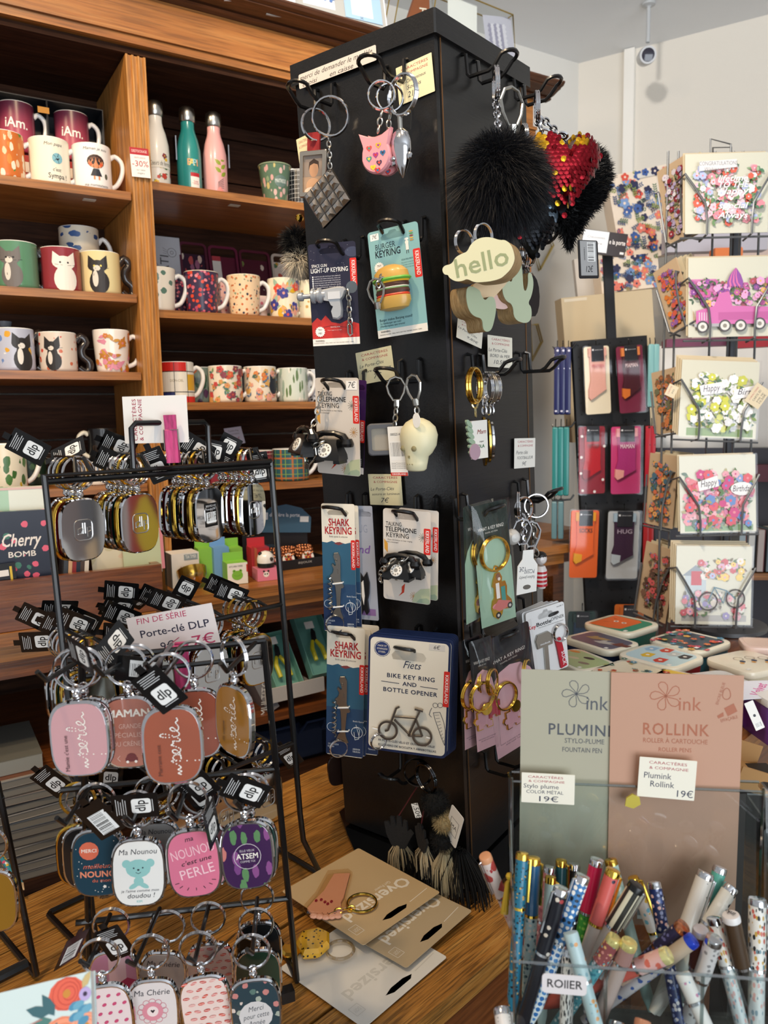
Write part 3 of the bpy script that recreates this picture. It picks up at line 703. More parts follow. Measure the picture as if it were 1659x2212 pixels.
for i in range(4):c.a.text(.55,.84+i*.02,.01,'PORTE-CLE SONORE','#d8d8dc',fit=.7)
B().ball(0,0,0,.007,12,(1,1,.6),T(*c.p(.62,.24,.005))).obj('charm',mat('#bcc39b',.4),c.o);c.end()

# ---------------- shark cards
SHARK=[(.00,.50),(.10,.515),(.17,.49),(.22,.44),(.30,.435),(.335,.40),(.30,.36),(.26,.33),(.30,.29),(.38,.27),(.5,.25),(.60,.235),(.655,.25),(.66,.285),(.72,.31),(.80,.34),(.86,.38)]
def shark(label,tl,tr,bl,off,front=True,price=None):
 c=Card('shark_keyring',label,'keyring',LF,tl,tr,bl,off,'#eae2d0','shark keyring cards',hole=(.03,.010,.05))
 a=c.a;wav=[(0,.295),(.15,.30),(.3,.285),(.42,.30),(.55,.295),(.7,.305),(.85,.295),(1,.30)]
 a.poly('#2f5d78',[(0,.62)]+wav[:1]+wav[1:]+[(1,.62)]);a.poly('#27476a',[(0,.62),(1,.62),(1,.8),(0,.8)]);a.poly('#1d3257',[(0,.8),(1,.8),(1,.995),(0,.995)])
 a.poly('#7c3a3c',[(.36,.305),(.45,.295),(.55,.292),(.64,.305),(.5,.318)])
 c.kik(.275,.505,.87)
 a.text(.52,.145,.055,'SHARK','#b3262a',bold=.035,fit=.62);a.text(.50,.208,.055,'KEYRING','#b3262a',bold=.035,fit=.80);a.text(.5,.252,.014,'Bottle opener & corkscrew','#6a5a52',fit=.55)
 if price:a.text(.2,.03,.02,price,'#444',shear=.2)
 a.ring('#e8eef0',.83,.80,.155,.012);a.line('#e8eef0',[(.75,.77),(.85,.76),(.9,.78),(.88,.85),(.78,.86),(.75,.80)],.012);a.line('#e8eef0',[(.8,.74),(.88,.82)],.01)
 a.ring('#e8eef0',.14,.78,.12,.01);a.text(.87,.715,.012,'Bottle Opener','#dfe6ea',fit=.3)
 a.text(.2,.915,.013,'DECAPSULEUR','#dfe6ea',fit=.28);a.text(.13,.935,.013,'REQUIN','#dfe6ea',fit=.17);a.text(.82,.935,.013,'ABRIDOR','#dfe6ea',fit=.2);a.text(.82,.955,.013,'TIBURON','#dfe6ea',fit=.2)
 if front:
  o=[(.38,.375),(.50,.37),(.56,.40),(.565,.50),(.56,.58),(.60,.60),(.66,.635),(.63,.645),(.57,.65),(.545,.73),(.53,.80),(.55,.84),(.62,.885),(.57,.89),(.48,.87),(.36,.86),(.28,.875),(.34,.83),(.43,.80),(.42,.70),(.40,.64),(.34,.60),(.26,.57),(.25,.55),(.33,.53),(.36,.50),(.34,.485),(.30,.47),(.33,.455),(.40,.475),(.43,.465),(.40,.43),(.36,.40)]
  B().prism([tuple(c.p(*q).xy) for q in o][::-1],.0015,.0045,bev=.0006).obj('shark_opener',STEEL,c.o)
  b=B();b.tube(circ(.0012,10,*c.p(.44,.43).xy,z=.0046),.0004,4,True)
  for k in range(3):b.tube([c.p(.46,.50+k*.012,.0046),c.p(.51,.51+k*.012,.0046)],.0003,4)
  b.obj('gill_marks',mat('#6d6a66',.4,1),c.o)
  b=B();hx=[c.p(.24,.56+.28*i/60,.003)+V3((.0028*math.cos(i*.75),0,.0028*math.sin(i*.75)+.002)) for i in range(61)];b.tube(hx,.0009,5);b.obj('corkscrew',STEEL,c.o)
  b=B()
  for v in (.615,.80):b.tube([c.p(.33,v,.001),c.p(.33,v,.0055),c.p(.62,v-.012,.0055),c.p(.62,v-.012,.001)],.0011,6)
  b.obj('tie',mat('#e9edf0',.3),c.o)
  b=ringmesh(B(),.0125,.0011,T(*c.p(.36,.935,.004))@RY(28));b.obj('split_ring',CHROME,c.o)
 return c.end()
shark('upper front shark keyring card, priced at the top corner',(694,1087),(766,1089),(671,1360),.049,True,'9.50€')
shark('lower front shark keyring card beside the bike opener card',(707,1350),(789,1358),(681,1624),.050)
shark('shark keyring card just behind the lower front one',(716,1350),(801,1360),(700,1620),.043,False)
shark('rearmost of the lower shark keyring cards',(742,1345),(819,1352),(742,1622),.034,False)
shark('shark keyring card edge showing behind the upper front one',(706,1090),(774,1092),(716,1350),.040,False)
c=Card('dog_keyring','grey lilac dog keyring card behind the upper shark card','keyring',LF,(752,1092),(804,1093),(768,1336),.028,'#a9aebb')
c.a.text(.5,.20,.07,'PUG','#8f96a8',fit=.5);c.a.text(.55,.38,.07,'nd','#7a5aa0',shear=.2,bold=.02,fit=.5);c.a.rect('#8a6a9c',0,.9,.9,.96)
B().prism([tuple(c.p(*q).xy) for q in [(.25,.66),(.38,.58),(.5,.62),(.66,.57),(.74,.66),(.70,.76),(.62,.82),(.66,.92),(.56,.95),(.45,.9),(.35,.95),(.28,.9),(.32,.8),(.24,.74)]][::-1],.001,.005,bev=.001).obj('dog_charm',mat('#121214',.3,coat=.3),c.o)
B().prism([tuple(c.p(*q).xy) for q in [(.44,.66),(.52,.64),(.54,.78),(.48,.86),(.42,.78)]][::-1],.0051,.0058).obj('chest_patch',mat('#e9e3da',.4),c.o);c.end()

# ---------------- bike opener cards
def bike(label,tl,tr,bl,off,front):
 c=Card('bike_opener_keyring',label,'keyring',LF,tl,tr,bl,off,'#1e2c52','bike opener cards',hole=None,r=.006)
 hl=slot(.046,.018,c.h*.345,'euro');
 bpy.data.objects.remove(c.card);c.card=card(c.o,c.w,c.h,mat('#1e2c52',.35),.0008,.007,hl)
 B().prism(keyhole(rrect(c.w*.95,c.h*.955,.006),hl),.0008,.00125).obj('cream_panel',mat('#eee6d4',.4),c.o,smooth=0)
 if not front:return c.end()
 a=c.a;a.z=.0013
 a.disc('#23356a',.17,.115,.10);a.ring('#e9e3d4',.17,.115,.092,.006)
 for i,t in enumerate(('MADE OF','STAINLESS','STEEL')):a.text(.17,.09+i*.026,.014,t,'#eee6d4',bold=.01,fit=(.11,.13,.09)[i])
 a.rect('#dcd6cc',.74,.035,.93,.085);a.text(.83,.06,.032,'6€','#2a2a34',shear=.2)
 a.text(.535,.232,.062,'Fiets','#26304c',shear=.35,fit=.22)
 a.text(.53,.335,.036,'BIKE KEY RING','#1d2848',bold=.02,fit=.58,space=1.1);a.text(.52,.395,.034,'AND','#1d2848',bold=.02,fit=.17);a.text(.525,.458,.036,'BOTTLE OPENER','#1d2848',bold=.02,fit=.66,space=1.1)
 a.line('#1d2848',[(.17,.39),(.39,.395)],.007);a.line('#1d2848',[(.65,.40),(.86,.405)],.007)
 a.rect('#d8281f',.93,.25,1.0,.55,r=.0012);a.text(.965,.40,.026,'KIKKERLAND','#f6f2ee',rot=-90,bold=.01,sx=.27*c.h/(6.6*.026*c.h/.7))
 ik='#26304c';bt=[(.82,.61),(.90,.60),(.95,.68),(1.0,.75),(1.04,.84),(.98,.88),(.93,.82),(.88,.73),(.84,.66),(.82,.61)]
 bt=[(min(u,.972),v) for u,v in bt]
 a.line(ik,bt,.006)
 for k in range(9):a.line(ik,[(.84+k*.014,.63+k*.028),(.89+k*.009,.625+k*.026)],.004)
 for u,v in ((.84,.545),(.90,.54)):a.ring(ik,u,v,.032,.005)
 a.line(ik,[(.80,.57),(.78,.60),(.77,.63),(.80,.65)],.006)
 a.text(.50,.905,.018,'FR PORTE-CLÉS VÉLO ET OUVRE-BOUTEILLE','#26304c',bold=.012,fit=.70);a.text(.51,.945,.018,'ES LLAVERO DE BICICLETA Y ABREBOTELLAS','#26304c',bold=.012,fit=.72)
 b=B();P=lambda u,v:c.p(u,v,.005)
 for u,v in ((.275,.80),(.70,.815)):
  x,y=P(u,v).xy;b.prism(keyhole(ell(x,y,.0135,.0135,28),ell(x,y,.0108,.0108,28)[::1]),.0035,.0065)
 def bar(p,q,t=.0016):b.tube([P(*p),P(*q)],t,6)
 bar((.275,.80),(.37,.60));bar((.37,.60),(.41,.585));bar((.335,.675),(.62,.665));bar((.35,.70),(.55,.82));bar((.62,.665),(.53,.825));bar((.53,.825),(.70,.815));bar((.66,.60),(.60,.70));bar((.62,.68),(.70,.815));bar((.60,.585),(.70,.595),.0024);bar((.275,.80),(.24,.81))
 b.obj('bike_opener',mat('#8e8a84',.3,1),c.o)
 b=B()
 for u,v in ((.10,.80),(.77,.82)):b.tube([P(u-.02,v),P(u+.05,v+.005)],.001,6)
 b.obj('tie',mat('#e9edf0',.3),c.o)
 b=ringmesh(B(),.0105,.0011,T(*c.p(.16,.905,.006))@RY(35));b.obj('split_ring',CHROME,c.o)
 return c.end()
bike('front bike key ring and bottle opener card, cream with navy edge',(797,1368),(975,1386),(784,1615),.054,True)
for i in range(5):
 bike(('second bike opener card in the stack','third bike opener card in the stack','fourth bike opener card in the stack','fifth bike opener card in the stack','rearmost bike opener card in the stack')[i],(803+i*4,1364-i*2),(981+i*2.5,1382-i*3),(791+i*4,1611-i*2),.050-i*.004,False)

# ---------------- loose key rings, top row of the left face
def at(F_,px,py,off):
 return on(px,py,(F_@V3((0,0,off)),F_.col[2].xyz))
def tface(F_,px,py,off,yaw=0):
 """frame on a plane parallel to a face: x right, y up, z out, origin at the pixel"""
 return frame(at(F_,px,py,off),F_.col[0].xyz,F_.col[1].xyz)@RY(yaw)
def loc(F_,M,px,py,off):
 """pixel on the face plane at off, in the local frame M"""
 return M.inverted()@at(F_,px,py,off)
# silver photo frame
M,fw,fh=hang(LF,(651,329),(709,323),(655,428),.040,10)
o=thing('photo_keyring','silver photo frame keyring with a red ribbon at the top left of the tower','keyring',M)
B().prism(keyhole(rrect(fw,fh,.002),rrect(fw*.74,fh*.82,.001)),0,.005,bev=.001).obj('frame',mat('#cfc3b2',.25,1),o)
B().box(0,0,.001,fw*.76,fh*.84,.001).obj('photo',mat('#a98f78',.3),o)
pa=Art(fw,fh,.0016);pa.rect('#8d8076',.14,.1,.86,.55);pa.disc('#b98d6c',.5,.40,.17,.24);pa.poly('#3a2a22',[(.30,.42),(.33,.24),(.5,.17),(.68,.24),(.70,.44),(.64,.30),(.5,.27),(.36,.31)]);pa.disc('#c39a78',.48,.74,.26,.22);pa.disc('#d9c6b4',.46,.86,.3,.12);pa.done(o)
B().box(0,fh/2+.010,.002,.018,.022,.003).obj('ribbon',mat('#8e1d22',.7),o)
q=loc(LF,M,682,270,.041);ringmesh(B(),.0185,.0014,T(*q)@RY(52)).obj('split_ring',CHROME,o)
# studded square
M,fw,fh=hang(LF,(657,425),(714,362),(714,477),.048,6)
o=thing('studded_keyring','square silver keyring of pyramid studs hanging cornerwise at the top left','keyring',M)
B().box(0,0,-.001,fw,fh,.004).obj('plate',mat('#5d5a58',.3,1),o)
sb=B()
for i in range(4):
 for j in range(4):
  x,y,h_=(i-1.5)*fw/4,(j-1.5)*fh/4,fw/8*.94
  sb.loft([[(x-h_,y-h_,.001),(x+h_,y-h_,.001),(x+h_,y+h_,.001),(x-h_,y+h_,.001)],[(x-h_*.35,y-h_*.35,.006),(x+h_*.35,y-h_*.35,.006),(x+h_*.35,y+h_*.35,.006),(x-h_*.35,y+h_*.35,.006)]])
sb.obj('studs',mat('#bdb7b0',.18,1),o,smooth=10)
q=loc(LF,M,714,252,.05);ringmesh(B(),.0222,.0015,T(*q)@RZ(-45)@RY(25)).obj('split_ring',CHROME,o)
links(B(),[loc(LF,M,709,294,.05),loc(LF,M,712,330,.05),loc(LF,M,713,364,.05)],.008,.0009).obj('chain',STEEL,o)
# pink owls
def owl(label,px,py,off,yaw,rx,ry):
 M=tface(LF,px,py,off,yaw);o=thing('owl_keyring',label,'keyring',M,'pink owl keyrings')
 w_,h_=.036,.042;pts=[]
 for i in range(28):
  t=2*PI*i/28;k=1.0;x,y=w_/2*math.cos(t),h_/2*math.sin(t)
  pts.append((x*(1.04 if y<0 else 1),y))
 ears=[(-.017,.013),(-.021,.026),(-.009,.021),(0,.0195),(.009,.021),(.021,.027),(.0175,.013)]
 body=[p for p in pts if p[1]<.012];body=sorted(body,key=lambda p:math.atan2(p[0],-p[1]+.0))
 B().prism([(p[0],p[1]) for p in body]+ears[::-1],0,.011,bev=.0025).obj('body',mat('#e59aa0',.3,coat=.4),o)
 a=Art(.04,.05,.0113);hc=['#d8483c','#e0b32e','#2f6f9c','#3c8f86','#9b3a8c','#3a3550','#e8cc3c','#c8322e']
 for k,(u,v) in enumerate(((.32,.35),(.62,.32),(.75,.5),(.3,.58),(.52,.52),(.62,.70),(.42,.78),(.56,.86))):
  r=.09
  def heart(cu,cv,r):return [(cu+r*(16*math.sin(t) ** 3)/16,cv-r*.8*(13*math.cos(t)-5*math.cos(2*t)-2*math.cos(3*t)-math.cos(4*t))/16) for t in [2*PI*i/18 for i in range(18)]][::-1]
  a.poly(hc[k],heart(u,v,r));a.poly(hc[(k+3) % 8],heart(u,v,r*.5))
 a.done(o,name='heart_print')
 q=loc(LF,M,rx,ry,off);ringmesh(B(),.0155,.0013,T(*q)@RY(20)).obj('split_ring',CHROME,o)
 e=q+V3((0,-.016,0));links(B(),[e,V3((.002,.024,.005))],.009,.0010).obj('chain',STEEL,o)
owl('front pink owl keyring with coloured hearts at the top of the tower',819,338,.052,12,824,206)
owl('pink owl keyring behind the front owl, partly hidden',838,342,.036,20,842,212)
# silver mouse
M=tface(LF,867,318,.046,0);o=thing('mouse_keyring','shiny silver mouse keyring hanging beside the pink owls','keyring',M)
B().lathe([(.0004,-.034),(.004,-.029),(.009,-.018),(.0125,-.004),(.0128,.006),(.010,.015),(.005,.0195),(.0005,.021)],20,TO_Y@S(1,.8,1)).obj('body',CHROME,o)
b=B().ball(-.008,-.012,.006,.0032,10).ball(.0125,-.012,.003,.0045,10,(1,1,.5)).ball(-.0105,-.016,.004,.004,10,(1,1,.5));b.obj('ears',CHROME,o)
B().lathe([(.003,0),(.0032,.014)],10,T(0,.020,0)@TO_Y).obj('cap',STEEL,o)
q=loc(LF,M,872,205,.046);ringmesh(B(),.0215,.0017,T(*q)@RY(-8)).obj('split_ring',CHROME,o)
B().tube([q+V3((.012,-.012,.002)),q+V3((.010,-.04,.004)),V3((.008,.02,.004))],.0006,5).obj('tail_cord',WIRE,o)
# TV and skull
M=tface(LF,827,948,.047,30);o=thing('screen_keyring','small grey television keyring hanging left of the skull','keyring',M)
B().prism(keyhole(rrect(.036,.040,.005),rrect(.027,.030,.003)),0,.012,bev=.0015).obj('case',mat('#55565a',.4),o)
B().box(0,0,.006,.029,.032,.004).obj('screen',mat('#9a9284',.25),o)
b=links(B(),[loc(LF,M,852,925,.05),loc(LF,M,855,890,.05),loc(LF,M,857,868,.05)],.010,.0011);q=loc(LF,M,857,862,.05);clasp(b,q.x,q.y,q.z,1.25,.0014);b.obj('clasp',STEEL,o)
M,fw,fh=hang(LF,(837,922),(874,920),(841,1028),.056,10);o=thing('price_tag','white barcode tag hanging beside the skull keyring','tag',M)
card(o,fw,fh,PAPER,.0005,.001);a=Art(fw,fh,.0005);a.bars(.08,.3,.92,.68,18,vert=True);a.text(.5,.16,.05,'0005251418','#333',fit=.7)
for i in range(4):a.text(.5,.74+.035*i,.018,'Keyring TV led porte-cles','#555',fit=.8)
a.rect('#cf3a2a',0,.93,1,1);a.text(.5,.965,.04,'KIKKERLAND','#fff',fit=.8);a.done(o)
M=tface(LF,904,952,.050,-8);o=thing('skull_keyring','cream rubber skull keyring on a metal clasp','keyring',M)
sk=mat('#d8d2ae',.45);rings=[]
for y,rx_,rz_,oz in ((-.036,.011,.008,.006),(-.034,.0135,.011,.006),(-.026,.0145,.0125,.005),(-.019,.015,.014,.004),(-.015,.019,.016,.002),(-.006,.0235,.020,0),(.006,.0245,.022,-.001),(.016,.0215,.020,-.001),(.023,.015,.014,0),(.027,.007,.007,0),(.028,.001,.001,0)):
 rings.append([(rx_*math.cos(t),y,oz+rz_*math.sin(t)) for t in [-2*PI*i/24 for i in range(24)]])
B().loft(rings).obj('skull',sk,o,smooth=60)
b=B()
for x in (-.009,.009):b.ball(x,-.008,.0185,.004,10,(1,.9,.45))
b.box(0,-.018,.0175,.003,.003,.002)
for k in range(3):b.ball(-.004+.004*k,-.027,.0172,.0009,6)
b.obj('sockets',mat('#8d8561',.6),o)
b=links(B(),[V3((0,.026,0)),loc(LF,M,900,880,.05),loc(LF,M,899,868,.05)],.009,.0011);q=loc(LF,M,897,860,.05);clasp(b,q.x,q.y,q.z,1.3,.0015,8);b.obj('clasp',STEEL,o)
B().prism(ell(0,0,.006,.009),0,.0006,T(*loc(LF,M,900,908,.068))).obj('round_tag',PAPER,o)

# ---------------- right face: pompom, hearts, wooden tags
def fur(parent,m,n,shape,L,wd,name='fur',droop=.25,rnd=.5,seed=1):
 """strands of fur over a shape: shape(i) -> (root, normal)"""
 R_=random.Random(seed);b=B()
 for i in range(n):
  p,nm=shape(R_);d=(nm+V3((R_.gauss(0,rnd),R_.gauss(0,rnd),R_.gauss(0,rnd)))*.6).normalized();l=L*(.6+.6*R_.random())
  s_=d.orthogonal().normalized()*wd;s_=Matrix.Rotation(R_.random()*6.28,3,d)@s_
  q=p+d*l*.5+V3((0,-droop*l*.12,0));e=p+d*l+V3((0,-droop*l*.6,0))
  o_=len(b.v);b.v += [tuple(p-s_),tuple(p+s_),tuple(q+s_*.7),tuple(q-s_*.7),tuple(e)];b.f += [(o_,o_+1,o_+2,o_+3),(o_+3,o_+2,o_+4)];b.c += [None,None]
 q=b.obj(name,m,parent,smooth=0);q['kind']='stuff';return q
FURB=mat('#14151a',.55);FURB2=mat('#0c0c0e',.6)
def sph(r,sc=(1,1,1)):
 def f(R_):
  v=V3((R_.gauss(0,1),R_.gauss(0,1),R_.gauss(0,1))).normalized();return V3((v.x*r*sc[0],v.y*r*sc[1],v.z*r*sc[2])),v
 return f
def pompom(label,M,r,ring_at,sc=(1,1,1),n=9000,m=FURB,name='pompom_keyring',m2=None,L=.5):
 o=thing(name,label,'keyring',M);B().ball(0,0,0,r*.62,20,sc).obj('core',m,o)
 fur(o,m,n,sph(r*.55,sc),r*L,.00032,droop=.6,rnd=.75)
 if ring_at:
  b=B();q=ring_at[0];ringmesh(b,.0195,.0016,T(*q)@RY(55));b.obj('split_ring',CHROME,o)
  links(B(),[q+V3((0,-.02,0)),V3((0,r*.6,0))],.012,.0014).obj('chain',CHROME,o)
  if len(ring_at)>1:b=B();clasp(b,*ring_at[1],1.9,.0017);b.obj('clasp',STEEL,o)
 return o
M=tface(RF,1082,384,.078,-20)
pompom('big fluffy black pompom keyring on the right side of the tower',M,.066,[loc(RF,M,1069,183,.05),loc(RF,M,1107,268,.07)],(1,.95,.85),24000)
def heartpts(s,n=36):
 return [(s*(16*math.sin(t) ** 3)/16,s*(13*math.cos(t)-5*math.cos(2*t)-2*math.cos(3*t)-math.cos(4*t))/15) for t in [2*PI*i/n for i in range(n)]][::-1]
def heartbody(s,dep):
 hp=heartpts(s);return [[(x*k,y*k+s*.0,z) for x,y in hp] for k,z in ((.02,-dep),(.5,-dep*.88),(.82,-dep*.55),(1,0),(.82,dep*.55),(.5,dep*.88),(.02,dep))]
def heartz(x,y,s,dep):
 hp=heartpts(s,36);a_=math.atan2(y,x);best=min(hp,key=lambda p:abs(math.atan2(p[1],p[0])-a_));k=math.hypot(x,y)/max(1e-6,math.hypot(*best))
 if k >= .98:return None
 return dep*math.sqrt(max(0,1-k ** 2.1))
def sequinheart(name,label,M,s,dep,cols,edge,top=None):
 o=thing(name,label,'keyring',M);B().loft(heartbody(s,dep*.96)).obj('body',mat(edge,.5),o)
 b={};st=.0062;R_=random.Random(3)
 for j in range(-14,14):
  for i in range(-14,14):
   x=(i+.5*(j % 2))*st;y=j*st*.72;z=heartz(x,y,s*.97,dep)
   if z is None:continue
   e=.001;zx=heartz(x+e,y,s*.97,dep) or z;zy=heartz(x,y+e,s*.97,dep) or z
   n=V3((-(zx-z)/e,-(zy-z)/e,1)).normalized();n=(n+V3((R_.gauss(0,.06),-.22+R_.gauss(0,.06),0))).normalized()
   Q=frame(V3((x,y,z+.0012)),n.cross(V3((0,1,0))).cross(n)*-1 if False else V3((1,0,0))-n*n.x,V3((0,1,0)))
   cc=cols(x/s,y/s,R_);b.setdefault(cc,B()).lathe([(.0037,0),(.0001,.0004)],8,Q)
 for k,(cc,bb) in enumerate(b.items()):
  q=bb.obj('sequins',mat(cc,.28,.8),o,smooth=0);q['kind']='stuff'
 return o
M=tface(RF,1212,366,.115,-40)
o=sequinheart('sequin_heart_keyring','red sequin heart keyring with gold patches among black plush',M,.050,.026,lambda u,v,R_:'#c9971e' if (v>.42 and abs(u-.12)<.38 and R_.random()<.9) or (u<-.55 and v>.3) or (v<-.4 and R_.random()<.25) or R_.random()<.03 else '#7c0c18','#200406')
ringmesh(B(),.017,.0015,T(*loc(RF,M,1158,232,.09))@RY(70)).obj('split_ring',CHROME,o)
links(B(),[loc(RF,M,1160,255,.09),loc(RF,M,1172,285,.10),V3((.003,.034,.01))],.012,.0016).obj('chain',CHROME,o)
M=tface(RF,1228,402,.100,-25);o=thing('plush_heart_keyring','black plush heart keyring hanging behind the red sequin heart','keyring',M)
B().loft(heartbody(.062,.024)).obj('body',FURB2,o)
def hs(R_):
 if R_.random()<.6:
  while True:
   x,y=R_.uniform(-.06,.06),R_.uniform(-.07,.06);z_=heartz(x,y,.062,.024)
   if z_ is not None:break
  sg=1 if R_.random()<.75 else-1;return V3((x,y,sg*z_)),V3((x*8,y*8,sg)).normalized()
 t=R_.random()*6.28;k=math.sqrt(R_.random())*.2+.82;hp=heartpts(.062,72);p=hp[int(t/6.283*72) % 72];z=R_.uniform(-.014,.014)*(1.2-k);n=V3((p[0],p[1],z*8)).normalized();return V3((p[0]*k,p[1]*k,z)),n
fur(o,FURB2,11000,hs,.011,.0007,droop=.1)
links(B(),[V3((-.004,.045,.01)),loc(RF,M,1166,250,.09)],.010,.0014).obj('chain',CHROME,o)
M,fw,fh=hang(RF,(1247,518),(1290,520),(1256,602),.112,20);o=thing('price_tag','black barcode tag marked 12€ below the plush heart','tag',M)
card(o,fw,fh,mat('#17171a',.4),.0006,.003);a=Art(fw,fh,.0006);a.rect('#a9a9a8',.1,.02,.92,.92);a.bars(.45,.05,.85,.55,16,vert=False);a.text(.3,.35,.06,'16356530','#333',rot=-90);a.text(.5,.76,.16,'12€','#1b1b22',shear=.2);a.done(o)
M=tface(RF,1150,488,.085,-30)
o=sequinheart('sequin_heart_keyring','black sequin heart keyring under the fluffy pompom',M,.036,.020,lambda u,v,R_:'#8fa6b8' if (u>.3 and v>0 and R_.random()<.6) else ('#a01a24' if u<-.6 else '#101216'),'#0c0c0e')
ringmesh(B(),.016,.0014,T(*loc(RF,M,1130,300,.08))@RY(70)).obj('split_ring',CHROME,o)

# wooden cut-out tags
def woodtag(label,F_,pts,off,th,face,yaw=0,name='wooden_keyring',edge='#a98a5c'):
 cx=sum(p[0] for p in pts)/len(pts);cy=sum(p[1] for p in pts)/len(pts);M=tface(F_,cx,cy,off,yaw)
 pl=(M.translation,M.col[2].xyz);L_=[(M.inverted()@on(*p,pl)) for p in pts];q=[(p.x,p.y) for p in L_]
 if sum(q[i][0]*q[(i+1) % len(q)][1]-q[(i+1) % len(q)][0]*q[i][1] for i in range(len(q)))<0:q=q[::-1]
 for _ in range(2):q=[p for a_,b_ in zip(q,q[1:]+q[:1]) for p in ((a_[0]*.75+b_[0]*.25,a_[1]*.75+b_[1]*.25),(a_[0]*.25+b_[0]*.75,a_[1]*.25+b_[1]*.75))]   # round the corners
 o=thing(name,label,'keyring',M,'wooden cut-out keyrings')
 B().prism(q,-th,-.0004).obj('wood',wood('#8f7045','#a98a5c','#c3a677',(25,25,320),.6,0),o,smooth=25);B().prism(q,-.0004,.0003).obj('painted_face',mat(face,.5),o,smooth=0)
 return o,M
cloud=[(957,582),(962,573),(978,570),(985,556),(1000,548),(1010,545),(1018,528),(1035,516),(1058,514),(1078,521),(1090,520),(1102,530),(1108,546),(1110,562),(1102,580),(1090,592),(1080,600),(1062,605),(1045,607),(1025,608),(1010,600),(1000,605),(985,606),(972,598),(970,592),(962,592)]
o,M=woodtag('cream wooden cloud keyring painted with the word hello',RF,[(1034+(x-1034)*1.03,562+(y-562)*1.05) for x,y in cloud],.085,.034,'#dcd9b4',-76)
a=Art(.078,.05,.0005);a.text(.56,.50,.40,'hello','#9aa37a',bold=.012,fit=.76,rot=8);a.done(o)
ringmesh(B(),.013,.0011,T(-.018,.026,-.012)@RY(60)).obj('split_ring',CHROME,o);ringmesh(B(),.013,.0011,T(.004,.030,-.012)@RY(60)).obj('split_ring',CHROME,o)
cact=[(1084,628),(1092,650),(1108,658),(1110,690),(1135,700),(1148,690),(1148,664),(1140,655),(1148,640),(1153,612),(1148,590),(1140,588),(1141,612),(1136,630),(1130,625),(1128,580),(1122,548),(1112,552),(1108,590),(1106,610),(1098,606),(1096,588),(1086,590)]
woodtag('pale green wooden cactus keyring on the right, beside the cloud',RF,cact,.075,.026,'#b3bd9f',-14)
cact2=[(1010,615),(1036,625),(1040,640),(1048,650),(1056,640),(1068,642),(1072,665),(1068,690),(1062,712),(1052,718),(1043,712),(1042,688),(1024,684),(1012,670),(1006,640)]
woodtag('pale green wooden cactus keyring hanging below the cloud',RF,cact2,.070,.026,'#a9b596',-14)
hrt=[(1012,610),(1080,606),(1108,585),(1100,606),(1070,640),(1052,654),(1040,648)]
woodtag('pointed wooden keyring tucked under the cloud',RF,hrt,.066,.012,'#c8b28e',-40)
drop=[(1060,640),(1090,632),(1098,650),(1098,668),(1075,668),(1060,660)]
woodtag('pink-faced wooden keyring between the two cacti',RF,drop,.060,.012,'#d8b8b0',-20)
M=tface(RF,1131,548,.060,-20);o=thing('oval_keyring','black oval key fob on chrome rings at the far edge beside the cacti','keyring',M)
ringmesh(B(),.018,.0016,RY(60)).obj('split_ring',CHROME,o);ringmesh(B(),.015,.0013,T(.006,0,.004)@RY(72)).obj('split_ring',CHROME,o)
q=loc(RF,M,1150,640,.06);B().prism(ell(q.x,q.y,.011,.026),q.z-.002,q.z+.002).obj('fob',mat('#0d0d0f',.2,coat=.4),o);links(B(),[V3((.004,-.016,0)),q+V3((0,.024,0))],.009,.001).obj('chain',STEEL,o)

# key ring bunch, third row right
M=tface(RF,1030,930,.046,-15)
o=thing('enamel_keyring','gold ringed enamel keyring with a leafy edge on the third row','keyring',M)
ringmesh(B(),.0205,.0020,T(*loc(RF,M,1022,833,.046))@RY(25)).obj('split_ring',GOLD,o)
links(B(),[loc(RF,M,1025,862,.046),loc(RF,M,1028,900,.046)],.011,.0014).obj('chain',mat('#c8b98c',.2,1),o)
q=loc(RF,M,1030,950,.046);B().box(q.x+.004,q.y,0,.026,.046,.003).obj('plate',mat('#e4e0d6',.3),o)
b=B()
for k in range(6):b.prism(ell(q.x-.013+.001*k,q.y+.020-.007*k,.0065,.003,10,130+8*k),-.001,.002)
b.obj('leaves',mat('#8fa58c',.4),o);b=B().prism(ell(q.x-.006,q.y-.014,.009,.010,12),.0016,.003);b.obj('flower',mat('#a78a96',.5),o)
a=Art(.026,.046,.0018);a.text(.6,.3,.12,'Mam','#8d2f2a',shear=.3);a.text(.6,.55,.05,'super','#444');a.text(.55,.68,.09,'OLA','#2f6a44',bold=.02);a.done(o,T(q.x+.004,q.y,0))
for k,(px,ring,cl) in enumerate(((1046,CHROME,'#1a1a1c'),(1055,STEEL,'#3b3532'),(1062,CHROME,'#20262c'))):
 M=tface(RF,px,940,.038-.006*k,40);o=thing('enamel_keyring',('oval dark enamel keyring in the bunch on the third row','gold edged enamel keyring in the middle of the bunch','silver edged enamel keyring at the back of the bunch')[k],'keyring',M)
 ringmesh(B(),.019,.0015,T(*loc(RF,M,px,838,.036))@RY(20)).obj('split_ring',ring,o)
 links(B(),[loc(RF,M,px,862,.036),loc(RF,M,px,895,.036)],.010,.0013).obj('chain',ring,o)
 y0=loc(RF,M,px,953,.036).y;B().prism(ell(0,y0,.016,.031-.003*k,24),-.0015,.0012).obj('rim',GOLD if k != 2 else CHROME,o);B().prism(ell(0,y0,.0145,.0295-.003*k,24),.0012,.0017).obj('enamel',mat(cl,.2,coat=.4),o)
 a=Art(.028,.05,.002);a.disc('#d9d4cc',.5,.4,.28,.3);a.rect('#6fb0c0',.25,.6,.75,.8);a.done(o,T(0,y0,0))

